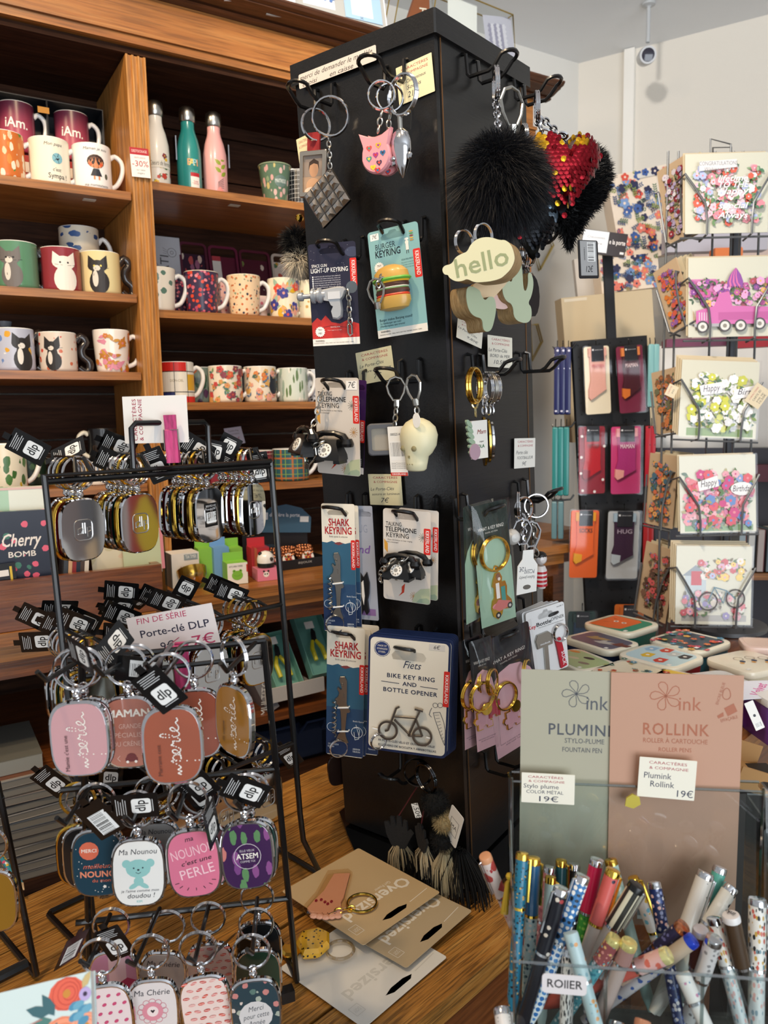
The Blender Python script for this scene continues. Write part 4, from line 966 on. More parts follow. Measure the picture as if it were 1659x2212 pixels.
# scooter cards in film sleeves
def sleeve(c):
 w_,h_=c.w*1.06,c.h*1.03
 b=B();n=10;R_=random.Random(int(c.w*1e6))
 for z0,sg in ((.011,1),(-.002,-1)):
  v=[];f=[]
  for j in range(n+1):
   for i in range(n+1):
    e=min(i,n-i,j,n-j)/2.0;zz=.004+(z0-.004)*min(1,e)+(R_.random()-.5)*.0022*(0<i<n and 0<j<n);v.append(((i/n-.5)*w_,(j/n-.5)*h_,zz))
  f=[(j*(n+1)+i,j*(n+1)+i+1,(j+1)*(n+1)+i+1,(j+1)*(n+1)+i) for j in range(n) for i in range(n)]
  b.add(v,f if sg>0 else [q[::-1] for q in f])
 b.obj('film_sleeve',FILM,c.o,smooth=80)
def whatakey(label,tl,tr,bl,off,kind,front=True):
 ground,top=('#9fbfa6','#24312c') if kind == 'scooter' else ('#e2b3bb','#1d1f24')
 c=Card('whimsy_keyring' if 0 else ('scooter_keyring' if kind == 'scooter' else 'puzzle_keyring'),label,'keyring',RF,tl,tr,bl,off,top,'sleeved keyring cards',hole=(.026,.010,.05))
 a=c.a;a.poly(ground,[(0,1),(0,.48),(.1,.38),(.28,.30),(.5,.275),(.72,.30),(.9,.38),(1,.48),(1,1)][::-1])
 a.text(.5,.20,.028,'WHAT A KEY RING!','#e8e4da',fit=.72);a.text(.5,.235,.012,'ENAMEL KEY RING','#cfcabf',fit=.35)
 gd=GOLD
 if kind == 'scooter':
  ringmesh(B(),.0215,.0017,T(*c.p(.48,.41,.004))).obj('split_ring',gd,c.o);links(B(),[c.p(.50,.51,.003),c.p(.52,.57,.003)],.008,.001).obj('chain',gd,c.o)
  o=[(.48,.575),(.60,.575),(.66,.62),(.64,.66),(.74,.66),(.78,.71),(.76,.78),(.88,.83),(.90,.88),(.80,.90),(.62,.89),(.58,.93),(.46,.965),(.34,.93),(.30,.86),(.34,.80),(.40,.78),(.42,.70),(.36,.68),(.40,.63)]
  B().prism([tuple(c.p(*q).xy) for q in o],.001,.003).obj('scooter_rim',gd,c.o,smooth=0)
  b=Art(c.w,c.h,.0031);b.disc('#d98f92',.46,.85,.14,.07);b.rect('#3f8f86',.60,.70,.72,.84);b.poly('#c86f6a',[(.34,.86),(.5,.80),(.86,.84),(.80,.88),(.5,.90)]);b.rect('#f0e6de',.46,.66,.56,.79);b.disc('#8a5a40',.55,.61,.06,.08);b.disc('#e8d9c8',.57,.63,.04)
  for u,v in ((.47,.93),(.82,.875)):b.disc('#2a2a2c',u,v,.075);b.disc('#cfcac0',u,v,.035)
  b.done(c.o,name='enamel')
 else:
  ringmesh(B(),.0185,.0015,T(*c.p(.30,.50,.004))).obj('split_ring',gd,c.o);ringmesh(B(),.0165,.0015,T(*c.p(.78,.40,.004))@RY(30)).obj('split_ring',gd,c.o)
  B().lathe([(.008,0),(.0085,.001),(.008,.002)],20,T(*c.p(.46,.62,.005))).obj('medal',gd,c.o)
  def piece(cu,cv,s_,nm):
   o=[(-1,1),(-.3,1),(-.35,1.25),(0,1.45),(.35,1.25),(.3,1),(1,1),(1,.3),(.75,.35),(.6,0),(.75,-.35),(1,-.3),(1,-1),(.3,-1),(.35,-.75),(0,-.6),(-.35,-.75),(-.3,-1),(-1,-1),(-1,-.3),(-1.25,-.35),(-1.45,0),(-1.25,.35),(-1,.3)]
   x,y=c.p(cu,cv).xy;pp=[(x+s_*p,y+s_*q) for p,q in o]
   B().prism(pp[::-1],.001,.0036).obj('puzzle_rim',gd,c.o,smooth=0);B().prism([(x+(p-x)*.90,y+(q-y)*.90) for p,q in pp][::-1],.0036,.0041).obj('puzzle_enamel',mat(nm,.25,coat=.3),c.o,smooth=0)
  piece(.40,.72,.0125,'#dba3ac');piece(.82,.66,.011,'#b83246')
  a.text(.5,.90,.012,'MAKE SOMEONE A PIECE OF YOUR HEART','#4a3a3c',fit=.8);a.text(.5,.92,.012,'AND KEEP THE OTHER ONE','#4a3a3c',fit=.6)
 sleeve(c);return c.end()
whatakey('front gold scooter keyring on a green card in clear film',(1016,1096),(1093,1077),(1040,1358),.050,'scooter')
whatakey('rear green scooter keyring card in clear film against the tower corner',(1000,1096),(1058,1080),(1006,1350),.034,'scooter')
whatakey('front pink puzzle heart keyring card in clear film',(1036,1392),(1140,1340),(1076,1640),.052,'puzzle')
whatakey('middle pink puzzle keyring card in clear film',(1012,1388),(1060,1372),(1030,1625),.040,'puzzle')
whatakey('rearmost pink puzzle keyring card in clear film',(998,1384),(1040,1370),(1004,1620),.028,'puzzle')
# bottle opener cards
def sucard(label,tl,tr,bl,off,front):
 c=Card('key_opener_card',label,'keyring',RF,tl,tr,bl,off,'#e9e9e8','key shaped bottle opener cards',hole=(.028,.012,.075),rough=.3)
 a=c.a;a.text(.86,.05,.022,'suck','#444',bold=.02,fit=.12);a.text(.95,.05,.022,'UK','#999',fit=.07)
 if front:
  a.text(.13,.235,.055,'Key','#c8202c',bold=.03,fit=.20);a.text(.44,.225,.055,'Bottle','#1c1c1e',bold=.03,fit=.38);a.text(.80,.212,.048,'OPENER','#1c1c1e',fit=.34);a.text(.62,.275,.012,'THE ORIGINAL CARRY-EVERYWHERE OPENER','#333',fit=.66)
  P=[(.22,.36),(.50,.35),(.62,.42),(.60,.56),(.20,.57),(.16,.44)];B().prism([tuple(c.p(*q).xy) for q in P][::-1],.0012,.004,bev=.0006).obj('key_bow',STEEL,c.o)
  q=c.p(.42,.75,.0026);B().box(q.x,q.y,q.z,.007,.052,.0025).obj('key_blade',STEEL,c.o);b=Art(c.w,c.h,.0042);b.text(.40,.51,.028,'suckuk','#f0f0f0',bold=.02,fit=.26);b.done(c.o)
  ringmesh(B(),.0125,.0012,T(*c.p(.80,.43,.005))).obj('split_ring',CHROME,c.o);P=[(.66,.52),(.80,.50),(.84,.62),(.92,.95),(.76,.97),(.70,.66)];B().prism([tuple(c.p(*q).xy) for q in P][::-1],.002,.0045).obj('ribbon',mat('#b81f30',.5),c.o);b=Art(c.w,c.h,.0046);b.text(.84,.82,.06,'SUCK','#f3e6e6',rot=-84,bold=.02);b.done(c.o)
 return c.end()
sucard('front key bottle opener card with red ribbon',(1134,1325),(1217,1298),(1166,1462),.056,True)
for i in range(4):sucard(('second key opener card from the front','third key opener card from the front','fourth key opener card from the front','rearmost key opener card')[i],(1126-i*4,1324-i*.5),(1206-i*11,1296+i*.5),(1158-i*5,1460),.050-i*.006,False)
# footballer keyring bunch
M=tface(RF,1142,1190,.052,-35);o=thing('footballer_keyring','footballer keyring in red and white stripes on chrome clasps','keyring',M)
for k,(px,py) in enumerate(((1118,1090),(1130,1100),(1158,1092))):ringmesh(B(),.016,.0013,T(*loc(RF,M,px,py,.05+.004*k))@RY(60-40*k)).obj('split_ring',CHROME,o)
b=B();
for px,py in ((1128,1160),(1148,1165)):q=loc(RF,M,px,py,.056);clasp(b,q.x,q.y-.008,q.z,1.5,.0016)
b.obj('clasp',CHROME,o);links(B(),[loc(RF,M,1128,1112,.054),loc(RF,M,1134,1200,.054)],.012,.0016).obj('chain',CHROME,o);links(B(),[loc(RF,M,1150,1112,.052),loc(RF,M,1158,1200,.052)],.011,.0016).obj('chain',STEEL,o)
q=loc(RF,M,1168,1225,.052);b=B().ball(q.x,q.y+.012,q.z,.009,12).lathe([(.006,-.03),(.0085,-.022),(.0085,-.004),(.006,.002)],14,T(*q)@TO_Y);b.obj('figure',mat('#d8d0cc',.3,coat=.3),o)
b=B()
for k in range(4):b.lathe([(.0089,-.0025),(.0089,.0006)],14,T(q.x,q.y-.024+.006*k,q.z)@TO_Y)
b.obj('stripes',mat('#b3202c',.3),o);B().ball(q.x,q.y+.016,q.z-.001,.0093,12,(1,.7,1)).obj('hair',mat('#1a1410',.5),o)
q=loc(RF,M,1106,1160,.05);B().ball(q.x,q.y,q.z,.011,12).obj('football',mat('#cfcdc8',.3),o)
M,fw,fh=hang(RF,(1119,1190),(1162,1186),(1122,1285),.066,20);o=thing('price_tag','white bottle shaped tag with upside-down handwriting marked 12€','tag',M)
B().prism([(-fw*.5,-fh*.5),(fw*.5,-fh*.46),(fw*.5,fh*.15),(fw*.28,fh*.30),(fw*.26,fh*.5),(-fw*.26,fh*.5),(-fw*.28,fh*.30),(-fw*.5,fh*.15)],0,.0007).obj('tag',PAPER,o,smooth=0)
a=Art(fw,fh,.0007);a.text(.5,.62,.07,'Fashion-Jewelry','#333',rot=180,shear=.3,fit=.8);a.text(.6,.48,.09,'PC2597','#1d2540',rot=178,fit=.5);a.text(.25,.42,.10,'12€','#1d2540',rot=178,fit=.3);a.disc('#6a665e',.5,.84,.2,.09);a.done(o)

# tassel key rings at the foot of the left face
def tassel(b,x,y,z,L,r,n,seed,spread=1.6):
 R_=random.Random(seed)
 for i in range(n):
  t=R_.random()*6.28;k=math.sqrt(R_.random());l=L*(.85+.25*R_.random());dx,dz=r*k*math.cos(t),r*k*math.sin(t)*.7
  b.tube([(x+dx*.5,y,z+dz*.5),(x+dx*spread,y-l*.4,z+dz*spread),(x+dx*spread*1.25+R_.gauss(0,.001),y-l,z+dz*spread)],.00065,3)
 return b
def hamsa(label,px,py,rx,ry,off,off2,yaw,big,seed):
 M=tface(LF,px,py,off,yaw);o=thing('tassel_keyring',label,'keyring',M,'black and cream tassel keyrings');s_=1.0 if big else .8
 ringmesh(B(),.019,.0016,T(*loc(LF,M,rx,ry,off))@RY(15)).obj('split_ring',mat('#4a4a4c',.15,1),o)
 hp=[(0,-.026),(.012,-.022),(.018,-.010),(.026,.004),(.021,.009),(.017,.006),(.0165,.020),(.0115,.021),(.009,.008),(.007,.024),(.001,.025),(-.001,.008),(-.004,.022),(-.010,.021),(-.010,.006),(-.015,.012),(-.021,.010),(-.018,-.008),(-.011,-.022)]
 B().prism([(x*s_,y*s_) for x,y in hp],0,.003).obj('felt_hand',mat('#1d1d1e',.9,bump=.5),o,smooth=0)
 q=tassel(B(),0,-.018*s_,-.003,.045*s_,.012,90,seed).obj('cream_tassel',mat('#b8a684',.8),o);q['kind']='stuff'
 q=tassel(B(),.002,-.022*s_,-.010,.08*s_,.016,150,seed+1).obj('black_tassel',mat('#0b0b0b',.8),o);q['kind']='stuff'
 B().tube([loc(LF,M,rx,ry+30,off),V3((0,.02,0))],.001,5).obj('cord',mat('#5a1f22',.7),o)
hamsa('tassel keyring with the left black felt hand over a cream fringe',860,1795,902,1668,.040,0,5,True,5)
hamsa('tassel keyring with the right, smaller felt hand tilted aside',912,1808,922,1680,.050,0,-30,False,9)
M=tface(LF,958,1800,.052,0);o=thing('tassel_keyring','stacked black and cream pompom tassel keyring at the tower foot','keyring',M,'black and cream tassel keyrings')
for nm,px,py,r,cl in (('pompom',940,1735,.020,'#0c0c0c'),('pompom',960,1775,.0165,'#a08d66'),('pompom',957,1812,.018,'#0c0c0c'),('pompom',962,1832,.009,'#a39270')):
 q=loc(LF,M,px,py,.052);B().ball(*q,r*.8,14).obj('pompom',mat(cl,.9),o);fur(o,mat(cl,.9),900,(lambda R_,q=q,r=r:(lambda v:(q+v*r*.7,v))(V3((R_.gauss(0,1),R_.gauss(0,1),R_.gauss(0,1))).normalized())),r*.45,.0004,'pompom_pile',.1)
q=loc(LF,M,962,1842,.052);t=tassel(B(),*q,.055,.014,170,11,1.4).obj('cream_tassel',mat('#c3b593',.8),o);t['kind']='stuff'
t=tassel(B(),q.x+.016,q.y+.004,q.z-.008,.085,.026,170,12,1.5).obj('black_tassel',mat('#0b0b0b',.8),o);t['kind']='stuff'
B().tube([loc(LF,M,925,1700,.05),loc(LF,M,935,1718,.055)],.001,5).obj('cord',WIRE,o)
M,fw,fh=hang(LF,(984,1735),(1000,1755),(974,1830),.062,20);o=thing('price_tag','white tag lettered MA hanging on the pompom tassel','tag',M);fw,fh=.026,.056
card(o,fw,fh,PAPER,.0005,.003);a=Art(fw,fh,.0005);a.line('#333',[(.2,.3),(.8,.3),(.8,.75),(.2,.75),(.2,.3)],.025);a.text(.5,.52,.12,'MA','#333',fit=.45);a.done(o)
M,fw,fh=hang(LF,(888,1736),(902,1734),(889,1768),.066,20);o=thing('price_tag','tiny white tag marked 7,50€ between the felt hands','tag',M)
card(o,fw,fh,PAPER,.0005,.001);a=Art(fw,fh,.0005);a.text(.5,.5,.34,'7,50€','#222',rot=-90);a.done(o)
# pieces peeping from the far side of the tower
M=tface(LF,641,545,-.02,0);o=thing('fur_keyring','black and white fur pompom showing at the far left edge of the tower','keyring',M)
B().ball(0,.012,0,.012,14,(1.1,1.3,1)).obj('core',FURB2,o);fur(o,FURB2,1800,lambda R_:(lambda v:(V3((0,.014,0))+v*.013,v))(V3((R_.gauss(0,1),R_.gauss(0,1),R_.gauss(0,1))).normalized()),.017,.0004,'black_fur')
fur(o,mat('#cdc5b4',.8),1400,lambda R_:(lambda v:(V3((.004,-.012,0))+v*.012,v))(V3((R_.gauss(0,1),R_.gauss(0,1)-.4,R_.gauss(0,1))).normalized()),.018,.0004,'white_fur',.6);B().ball(.01,.045,0,.006,8).obj('bead',GOLD,o)
M=tface(LF,729,1663,-.01,60);o=thing('oval_keyring','dark oval key fob hanging at the lower left edge of the tower','keyring',M)
B().prism(superq(.032,.05),-.003,.003,bev=.001).obj('fob',mat('#241713',.2,coat=.5),o);B().tube(circ(.012,20,0,.034,plane='xy'),.001,5,True).obj('split_ring',WIRE,o)

# ---------------- paper price tickets stuck on the tower
def ticket(label,F_,tl,tr,bl,lines,off=.0006,col='#ded7b0',curl=0,head=True,M=None):
 if M is None:M,w_,h_=quad(tl,tr,bl,(F_@V3((0,0,off)),F_.col[2].xyz))
 o=thing('price_ticket',label,'ticket',M,'paper price tickets');card(o,w_,h_,mat(col,.6),.0003,.0008);a=Art(w_,h_,.0003)
 if head:a.text(.52,.12,.07,'CARACTÈRES','#a8283a',bold=.006,fit=.74);a.text(.52,.255,.07,'& COMPAGNIE','#a8283a',bold=.006,fit=.72)
 for u,v,sz,t,fit,rot in lines:a.text(u,v,sz,t,'#25293a',shear=.25,fit=fit,rot=rot)
 a.done(o);return o
ticket('price ticket stuck between the card rows, beside the telephone card',LF,(768,763),(845,746),(777,832),[(.40,.44,.10,'Le Porte-Clés',.68,2),(.5,.62,.075,'sonore et lumineux',.85,2),(.52,.82,.15,'7€',.22,0)])
ticket('price ticket hanging above the right telephone cards',LF,(795,1024),(866,1024),(797,1090),[(.40,.48,.10,'Le Porte-Clés',.72,2),(.5,.64,.08,'sonore et lumineux',.85,2),(.45,.85,.15,'7€',.25,0)],.004)
ticket('yellow price ticket near the top corner of the left face',LF,(855,148),(932,113),(855,232),[(.40,.45,.09,'Porte-Clés lumineux',.8,2),(.45,.62,.10,'Souris',.4,2),(.4,.82,.15,'21€',.3,0)],.002)
ticket('price ticket behind the photo frame keyring',LF,(640,302),(665,290),(650,380),[(.5,.55,.14,'9',.2,0)],.006)
ticket('curled price ticket below the wooden cactus on the right face',RF,(989,685),(1043,712),(1010,740),[(.40,.50,.11,'Le Porte-Clés',.75,-4),(.6,.78,.12,'9,80€',.45,-4)],.006,'#e6e1d0')
ticket('price ticket reading BORD de MER on the right face',RF,(1053,723),(1106,730),(1053,792),[(.40,.46,.11,'Le Porte-Clés',.75,0),(.48,.64,.10,'BORD de MER',.8,0),(.5,.84,.13,'10,50€',.6,0)],.008,'#e6e1d0')
ticket('price ticket for the footballer keyring on the right face',RF,(1111,947),(1156,946),(1116,1012),[(.35,.48,.12,'Porte clés',.55,0),(.5,.66,.10,'FOOTBALLEUR',.75,0),(.45,.86,.13,'9€',.2,0)],.003,'#e9e6dc')
M,w_,h_=quad((645,163),(812,97),(648,192),lplane(.0060));o=thing('tape_note','handwritten tape note along the top edge of the tower','note',M)
card(o,w_,h_*1.05,mat('#cfc8c0',.5),.0003,.002);a=Art(w_,h_,.0003);a.text(.48,.30,.36,'merci de demander le modèle','#3a3633',shear=.3,fit=.94);a.text(.14,.80,.34,'choisi','#3a3633',shear=.3,fit=.2);a.text(.56,.80,.34,'en caisse','#3a3633',shear=.3,fit=.3);a.done(o)
B().box(0,0,0,.02,.0004,.04).obj('price_ticket',mat('#d9d3b0',.6),None,TWR@T(-hw-.009,-hd+.05,HT-.03));tag(bpy.data.objects[-1] if 0 else [q for q in bpy.data.objects if q.name.startswith('price_ticket') and q.type == 'MESH'][0],'pale paper corner sticking out at the top left edge of the tower','ticket','paper price tickets')

# ================================================================== ENAMEL KEY RING STANDS
UPZ=V3((0,0,1))
FA=at_z(697,1897,ZT)
RS=frame(FA,tt,tn);RSI=RS.inverted()                 # x along the plank, y away to the left, z up
def rsx(px,py,dep):q=RSI@on(px,py,(FA+tn*dep,tn));return q.x,q.z
def dwire(parent,pts,r=.0034,name='wire',closed=False):return B().tube(pts,r,8,closed).obj(name,WIRE,parent)
rear=thing('keyring_stand','tall black wire keyring stand seen from behind, reaching highest on the left','display stand',RS)
H1,H2,H3=1.352-ZT,1.169-ZT,.980-ZT
dwire(rear,[(-.063,0,H1),(-.036,0,.11),(-.032,0,.070),(-.004,-.002,.006),(0,.002,.004),(0,.198,.004),(-.004,.202,.004),(-.292,.202,.004),(-.296,.198,.004),(-.296,.02,.004),(-.300,0,.010),(-.322,0,.07),(-.324,0,.11),(-.341,0,H1),(-.063,0,H1)],.0038,'frame')
for z in (H1-.006,H2,H3):dwire(rear,[(-.341+(H1-z)*.028,0,z),(-.063+(H1-z)*.05,0,z)],.0032,'bar')
dwire(rear,[(-.245,.002,H1+.002),(-.245,.002,H1+.045),(-.240,.002,H1+.05),(-.155,.002,H1+.05),(-.150,.002,H1+.045),(-.150,.002,H1+.002)],.0032,'sign_holder')
HKS=[]
for z,xs in ((H1-.006,[rsx(px,1012,.02)[0] for px in (165,290,440,540)]),(H2,[-.30,-.225,-.15,-.085]),(H3,[-.29,-.22,-.14,-.075])):
 for x in xs:
  for s_ in (-.010,.010):dwire(rear,[(x+s_,0,z),(x+s_*.5,.012,z+(.021 if z>.5 else .006)),(x+s_*.5,.10,z+(.023 if z>.5 else .012)),(x,.112,z+(.030 if z>.5 else .018))],.0022,'hook')
  HKS.append((x,z))

# --- one key ring: plate with chrome rim, enamel face, bead, split ring, optional hang tag
PW,PH=.049,.066
def _m(f,m):me=f.mesh('part');me.materials.append(m);return me
rimb=B().prism(superq(PW,PH),-.0032,.0032,bev=.0014)
MIRROR=mat('#d2d2d4',.05,1)
ME_RIM=_m(rimb,MIRROR);ME_RIMG=_m(rimb,GOLD)
ringb=ringmesh(B(),.0172,.0011,T(0,-.0165,-.001));ME_RING=_m(ringb,CHROME);ME_RINGG=_m(ringb,GOLD)
bead=B().ball(0,-.0385,0,.0040,12).ball(0,-.0345,0,.0026,8).tube(circ(.0034,12,0,-.0335,plane='xy'),.0009,5,True);ME_BEAD=_m(bead,CHROME)
emb=B();emb.tube([(x,y,-.0034) for x,y in rrect(.016,.017,.004,3)],.0005,5,True)
for p in ([(-.005,-.003),(-.005,.001),(-.002,.002),(-.0005,0),(-.002,-.003),(-.005,-.003)],[(-.0005,.006),(-.0005,-.003)],[(.0015,.006),(.0015,-.003)],[(.0035,-.006),(.0035,.002),(.006,.002),(.0065,-.001),(.0035,-.002)]):emb.tube([(-x,y,-.0034) for x,y in p],.0005,5)
ME_EMB=_m(emb,mat('#c6c4c0',.3,1))
tg=B().prism(rrect(.030,.046,.001,1),0,.0004).box(0,.026,.0002,.008,.010,.0004);ME_TAG=_m(tg,mat('#0c0c0d',.3,coat=.3))
ta=Art(.030,.046,.0004);ta.rect('#f2f0ea',.2,.42,.8,.84,r=.003);ta.text(.5,.62,.22,'dlp','#0c0c0d',bold=.02,fit=.46)
for i in range(5):ta.text(.5,.09+i*.055,.028,('www.derrierelaporte.com','Fabrique en Chine','91210 Draveil France','1 rue Mansard','Derriere la porte'),'#e8e8e8',fit=.7) if False else ta.rect('#d8d8d6',.15+.03*(i % 2),.09+i*.05,.82-.06*(i % 3),.105+i*.05)
ta.rect('#d8d8d6',.25,.87,.75,.885)
ME_TPR=[_m(ta.p,INK),_m(ta.t,INK)]
tb=Art(.030,.046,.0004);tb.bars(.2,.3,.85,.9,16,vert=False)
ME_TBAR=[_m(tb.p,INK)]
def hangtag(parent,M,bar=False):
 t=link('hang_tag',ME_TAG,None,parent,M)
 for k,me in enumerate(ME_TBAR if bar else ME_TPR):link('barcode' if bar else ('tag_print','tag_lettering')[k],me,None,t)
 return t
def keyring(label,M,face='#888888',art=None,gold=False,back=False,group=None,ring=True,fm=None):
 o=thing('enamel_keyring',label,'keyring',M,group)
 PC=T(0,-.0425-PH/2,0)
 link('rim',ME_RIMG if gold else ME_RIM,None,o,PC)
 B().prism(superq(PW*.90,PH*.925),.0032,.0037).obj('enamel',fm or mat(face,.12,coat=.5),o,PC,smooth=0)
 if gold:B().prism(superq(PW*.92,PH*.94),-.0036,-.0033).obj('back_plate',MIRROR,o,PC,smooth=0)
 if back:link('embossed_mark',ME_EMB,None,o,PC@S(1.25,1.25,1))
 link('split_ring',ME_RINGG if gold else ME_RING,None,o);link('bead',ME_BEAD,None,o)
 if art:
  a=Art(PW*.9,PH*.925,.0038);art(a);a.done(o,PC)
 return o
ECOL=['#8f1f22','#7a6a5c','#3c2216','#5a1a1c','#8a7d68','#0f4a44','#7c7f28','#2a2a2c','#a08c84','#4a2a20','#b08c2c','#183a4c','#5f6f7a','#6a2030']
def rearkey(x,z,dep,k,label,back=True,gold=False,roll=0,yaw=0):
 M=frame(RS@V3((x,dep,z-.001)),-tt,UPZ)@RY(yaw)@RZ(roll)
 return keyring(label,M,ECOL[k % len(ECOL)],None,gold,back,'enamel keyrings on the rear stand')
rk=[]
ordn=['front','second','third','fourth','fifth','sixth','seventh','eighth']
bn=['leftmost bunch','second bunch from the left','third bunch from the left','rightmost bunch']
for bi,n in enumerate((4,7,7,7)):
 x,z=HKS[bi];row=[]
 for k in range(n):row.append(rearkey(x,z+.023,.016+.0115*k,bi*4+k,'%s plate of the %s on the top bar' % (ordn[k],bn[bi]),gold=(k % 3 == 1),roll=random.uniform(-3,3),yaw=(4,8,14,17)[bi]))
 rk.append(row)
for bi,n in enumerate((7,6,6,5)):
 x,z=HKS[4+bi];row=[]
 for k in range(n):row.append(rearkey(x,z+.008,.016+.011*k,bi*5+k+2,'%s plate of the %s on the middle bar' % (ordn[k],bn[bi]),gold=(k == 0 and bi in (0,3)) or k % 4 == 3,roll=random.uniform(-3,3)))
 rk.append(row)
for bi,n in enumerate((3,3,3,3)):
 x,z=HKS[8+bi];row=[]
 for k in range(n):row.append(rearkey(x,z+.008,.018+.013*k,bi*3+k+5,'%s plate of the %s on the low rear bar' % (ordn[k],bn[bi]),gold=k % 3 == 1,roll=random.uniform(-3,3)))
 rk.append(row)
# barcode sticker on one plate back
sa=Art(PW*.42,PH*.42,.0);sa.rect('#0c0c0d',0,0,1,1);sa.bars(.1,.38,.9,.85,14,vert=True);sa.text(.5,.12,.09,'P003-ME11415','#eee',fit=.8);sa.text(.5,.25,.09,'Porte-clés CPAT','#eee',fit=.8)
sa.done(rk[2][0],T(0,-.0425-PH/2,-.0036)@RY(180),name='barcode_sticker')
def freetag(parent,px,py,Y,rot,tilt=0,bar=False,yaw=0):
 """hang tag of a key ring, its middle at a pixel and a distance"""
 p=at_y(px,py,Y);W=frame(p,V3((1,.12,0)),V3((0,-.25,1)))@RZ(rot)@RX(tilt)@RY(yaw)@S(.86)
 return hangtag(parent,parent.matrix_world.inverted()@W,bar)
bpy.context.view_layer.update()
for row,lst in ((rk[0],((61,966,.80,57,0),(147,976,.82,115,0,False,55))),(rk[1],((255,962,.88,60,20),(245,1000,.86,60,0))),(rk[2],((338,1005,.86,20,0),(425,968,.92,55,0),(412,960,.94,60,0))),(rk[3],((489,972,.95,150,0),(462,985,.93,165,0),(560,1010,.96,8,0))),
    (rk[4],((78,1335,.86,57,0),(130,1352,.84,60,10),(82,1386,.86,90,0),(160,1345,.82,62,0),(128,1318,.88,75,20),(180,1340,.86,60,0))),(rk[5],((262,1278,.90,80,0),(255,1312,.88,60,30),(262,1330,.86,62,0),(262,1370,.84,80,0),(292,1292,.92,40,30))),(rk[6],((335,1292,.92,60,0),(360,1300,.90,60,10),(398,1278,.95,150,0))),(rk[7],((478,1268,.98,62,0),(500,1282,.97,65,0))),(rk[11],((624,1632,1.02,30,0),)),(rk[8],((112,1688,.80,40,0),)),(rk[9],((240,1672,.82,-10,0),))):
 for i,t in enumerate(lst):freetag(row[i % len(row)],*t)

# --- the front stand
D1=(.70,.775)
fb=[(at_y(145,1428,.665),at_y(572,1384,.745)),(at_y(130,1707,.685),at_y(602,1660,.765)),(at_y(163,1994,.705),at_y(626,1940,.785))]
fo=V3(((fb[2][0].x+fb[2][1].x)/2,(fb[2][0].y+fb[2][1].y)/2,ZT));fx=(fb[1][1]-fb[1][0]);fx.z=0
FS=frame(fo,fx,V3((-fx.y,fx.x,0)));FSI=FS.inverted()
front=thing('keyring_stand','black wire ladder stand of enamel keyrings in the left foreground','display stand',FS)
fl_=[(FSI@a_,FSI@b_) for a_,b_ in fb]
for a_,b_ in fl_:dwire(front,[a_,b_],.0030,'bar')
dwire(front,[fl_[0][0]+V3((.01,.006,-.018)),fl_[0][1]+V3((0,.006,-.018))],.0025,'bar')
ext=lambda p,q:p+(p-q)*((p.z-.006)/(q.z-p.z))
for i in (0,1):
 off=.012 if i == 0 else-.001
 a_,b_=fl_[0][i]+V3((off,0,0)),fl_[2][i]+V3((off,0,0));e_=a_+(b_-a_)*((a_.z-.004)/(a_.z-b_.z))
 dwire(front,[a_,b_,e_,e_+V3((0,.10,0))+V3((.0,0,0))],.0034,'post')
e_=FSI@at_y(612,2150,.74);B().box(e_.x,e_.y,e_.z,.022,.012,.012).obj('clip',WIRE,front)
def fhook(px,py,px2,py2,Y1,Y2):
 p,q=FSI@at_y(px,py,Y1),FSI@at_y(px2,py2,Y2);d=(q-p).normalized()
 dwire(front,[p,q,q+V3((-.006,-.006,.010))],.0022,'hook')
for t in ((225,1395,100,1470,.70,.60),(305,1408,222,1458,.71,.61),(370,1392,330,1452,.72,.60),(555,1385,490,1450,.745,.64),(400,1400,345,1470,.725,.60),
  (200,1690,140,1780,.70,.63),(325,1690,285,1778,.715,.62),(410,1680,380,1770,.73,.63),(530,1668,520,1745,.75,.64),
  (238,1975,190,2085,.715,.64),(345,1962,290,2085,.73,.64),(452,1952,420,2078,.75,.65),(556,1940,545,2060,.77,.66)):fhook(*t)
def fkey(label,px,py,Y,face,art=None,yaw=0,roll=0,fm=None,gold=False):
 """key ring whose plate centre stands at a pixel and distance"""
 p=at_y(px,py,Y);M=frame(p,V3((1,.10,0)),UPZ)@RY(yaw)@RZ(roll)@T(0,.0425+PH/2,0)
 return keyring(label,M,face,art,gold,False,'enamel keyrings on the front stand',fm=fm)
def perle(txt,c1,c2,extra=None):
 def f(a):
  K_=[(-.6,.2),(-.45,.5),(-.3,.1),(-.1,.5),(.05,.15),(.3,.35),(.78,1.2),(.72,.2),(.62,-2.1),(.74,.2),(1.0,1.0),(1.35,.75),(1.3,.15),(.95,.05),(1.45,.15),(1.85,.6),(1.8,1.0),(1.55,.85),(1.55,.25),(1.9,.05),(2.25,.8),(2.35,1.1),(2.5,.85),(2.72,.85),(2.66,.2),(2.85,.05),(3.25,.9),(3.5,2.0),(3.32,2.35),(3.14,1.7),(3.15,.35),(3.4,.05),(3.75,.4),(4.05,.8),(3.95,1.1),(3.7,.8),(3.75,.2),(4.1,.1),(4.5,.4),(4.7,.15),(5.0,.3)]
  for i in range(len(K_)-1):
   P=[V3((*K_[max(0,min(len(K_)-1,i+j))],0)) for j in (-1,0,1,2)]
   for k in range(3):
    t=k/3;q=(P[1]*2+(P[2]-P[0])*t+(P[0]*2-P[1]*5+P[2]*4-P[3])*t*t+(-P[0]+P[1]*3-P[2]*3+P[3])*t ** 3)/2
    a.disc(c1,.60-(q.y-.3)*.15,.90-(q.x+.6)*.143,.014,n=6)
  if txt:a.text(.26,.68,.055,txt,c2,rot=90)
 return f
W_='#efe6da'
K=[]
K.append(fkey('pink keyring reading Mamie c\'est une perle',174,1594,.615,'#c9989a',perle("Mamie c'est une",W_,'#4a3034'),0,1))
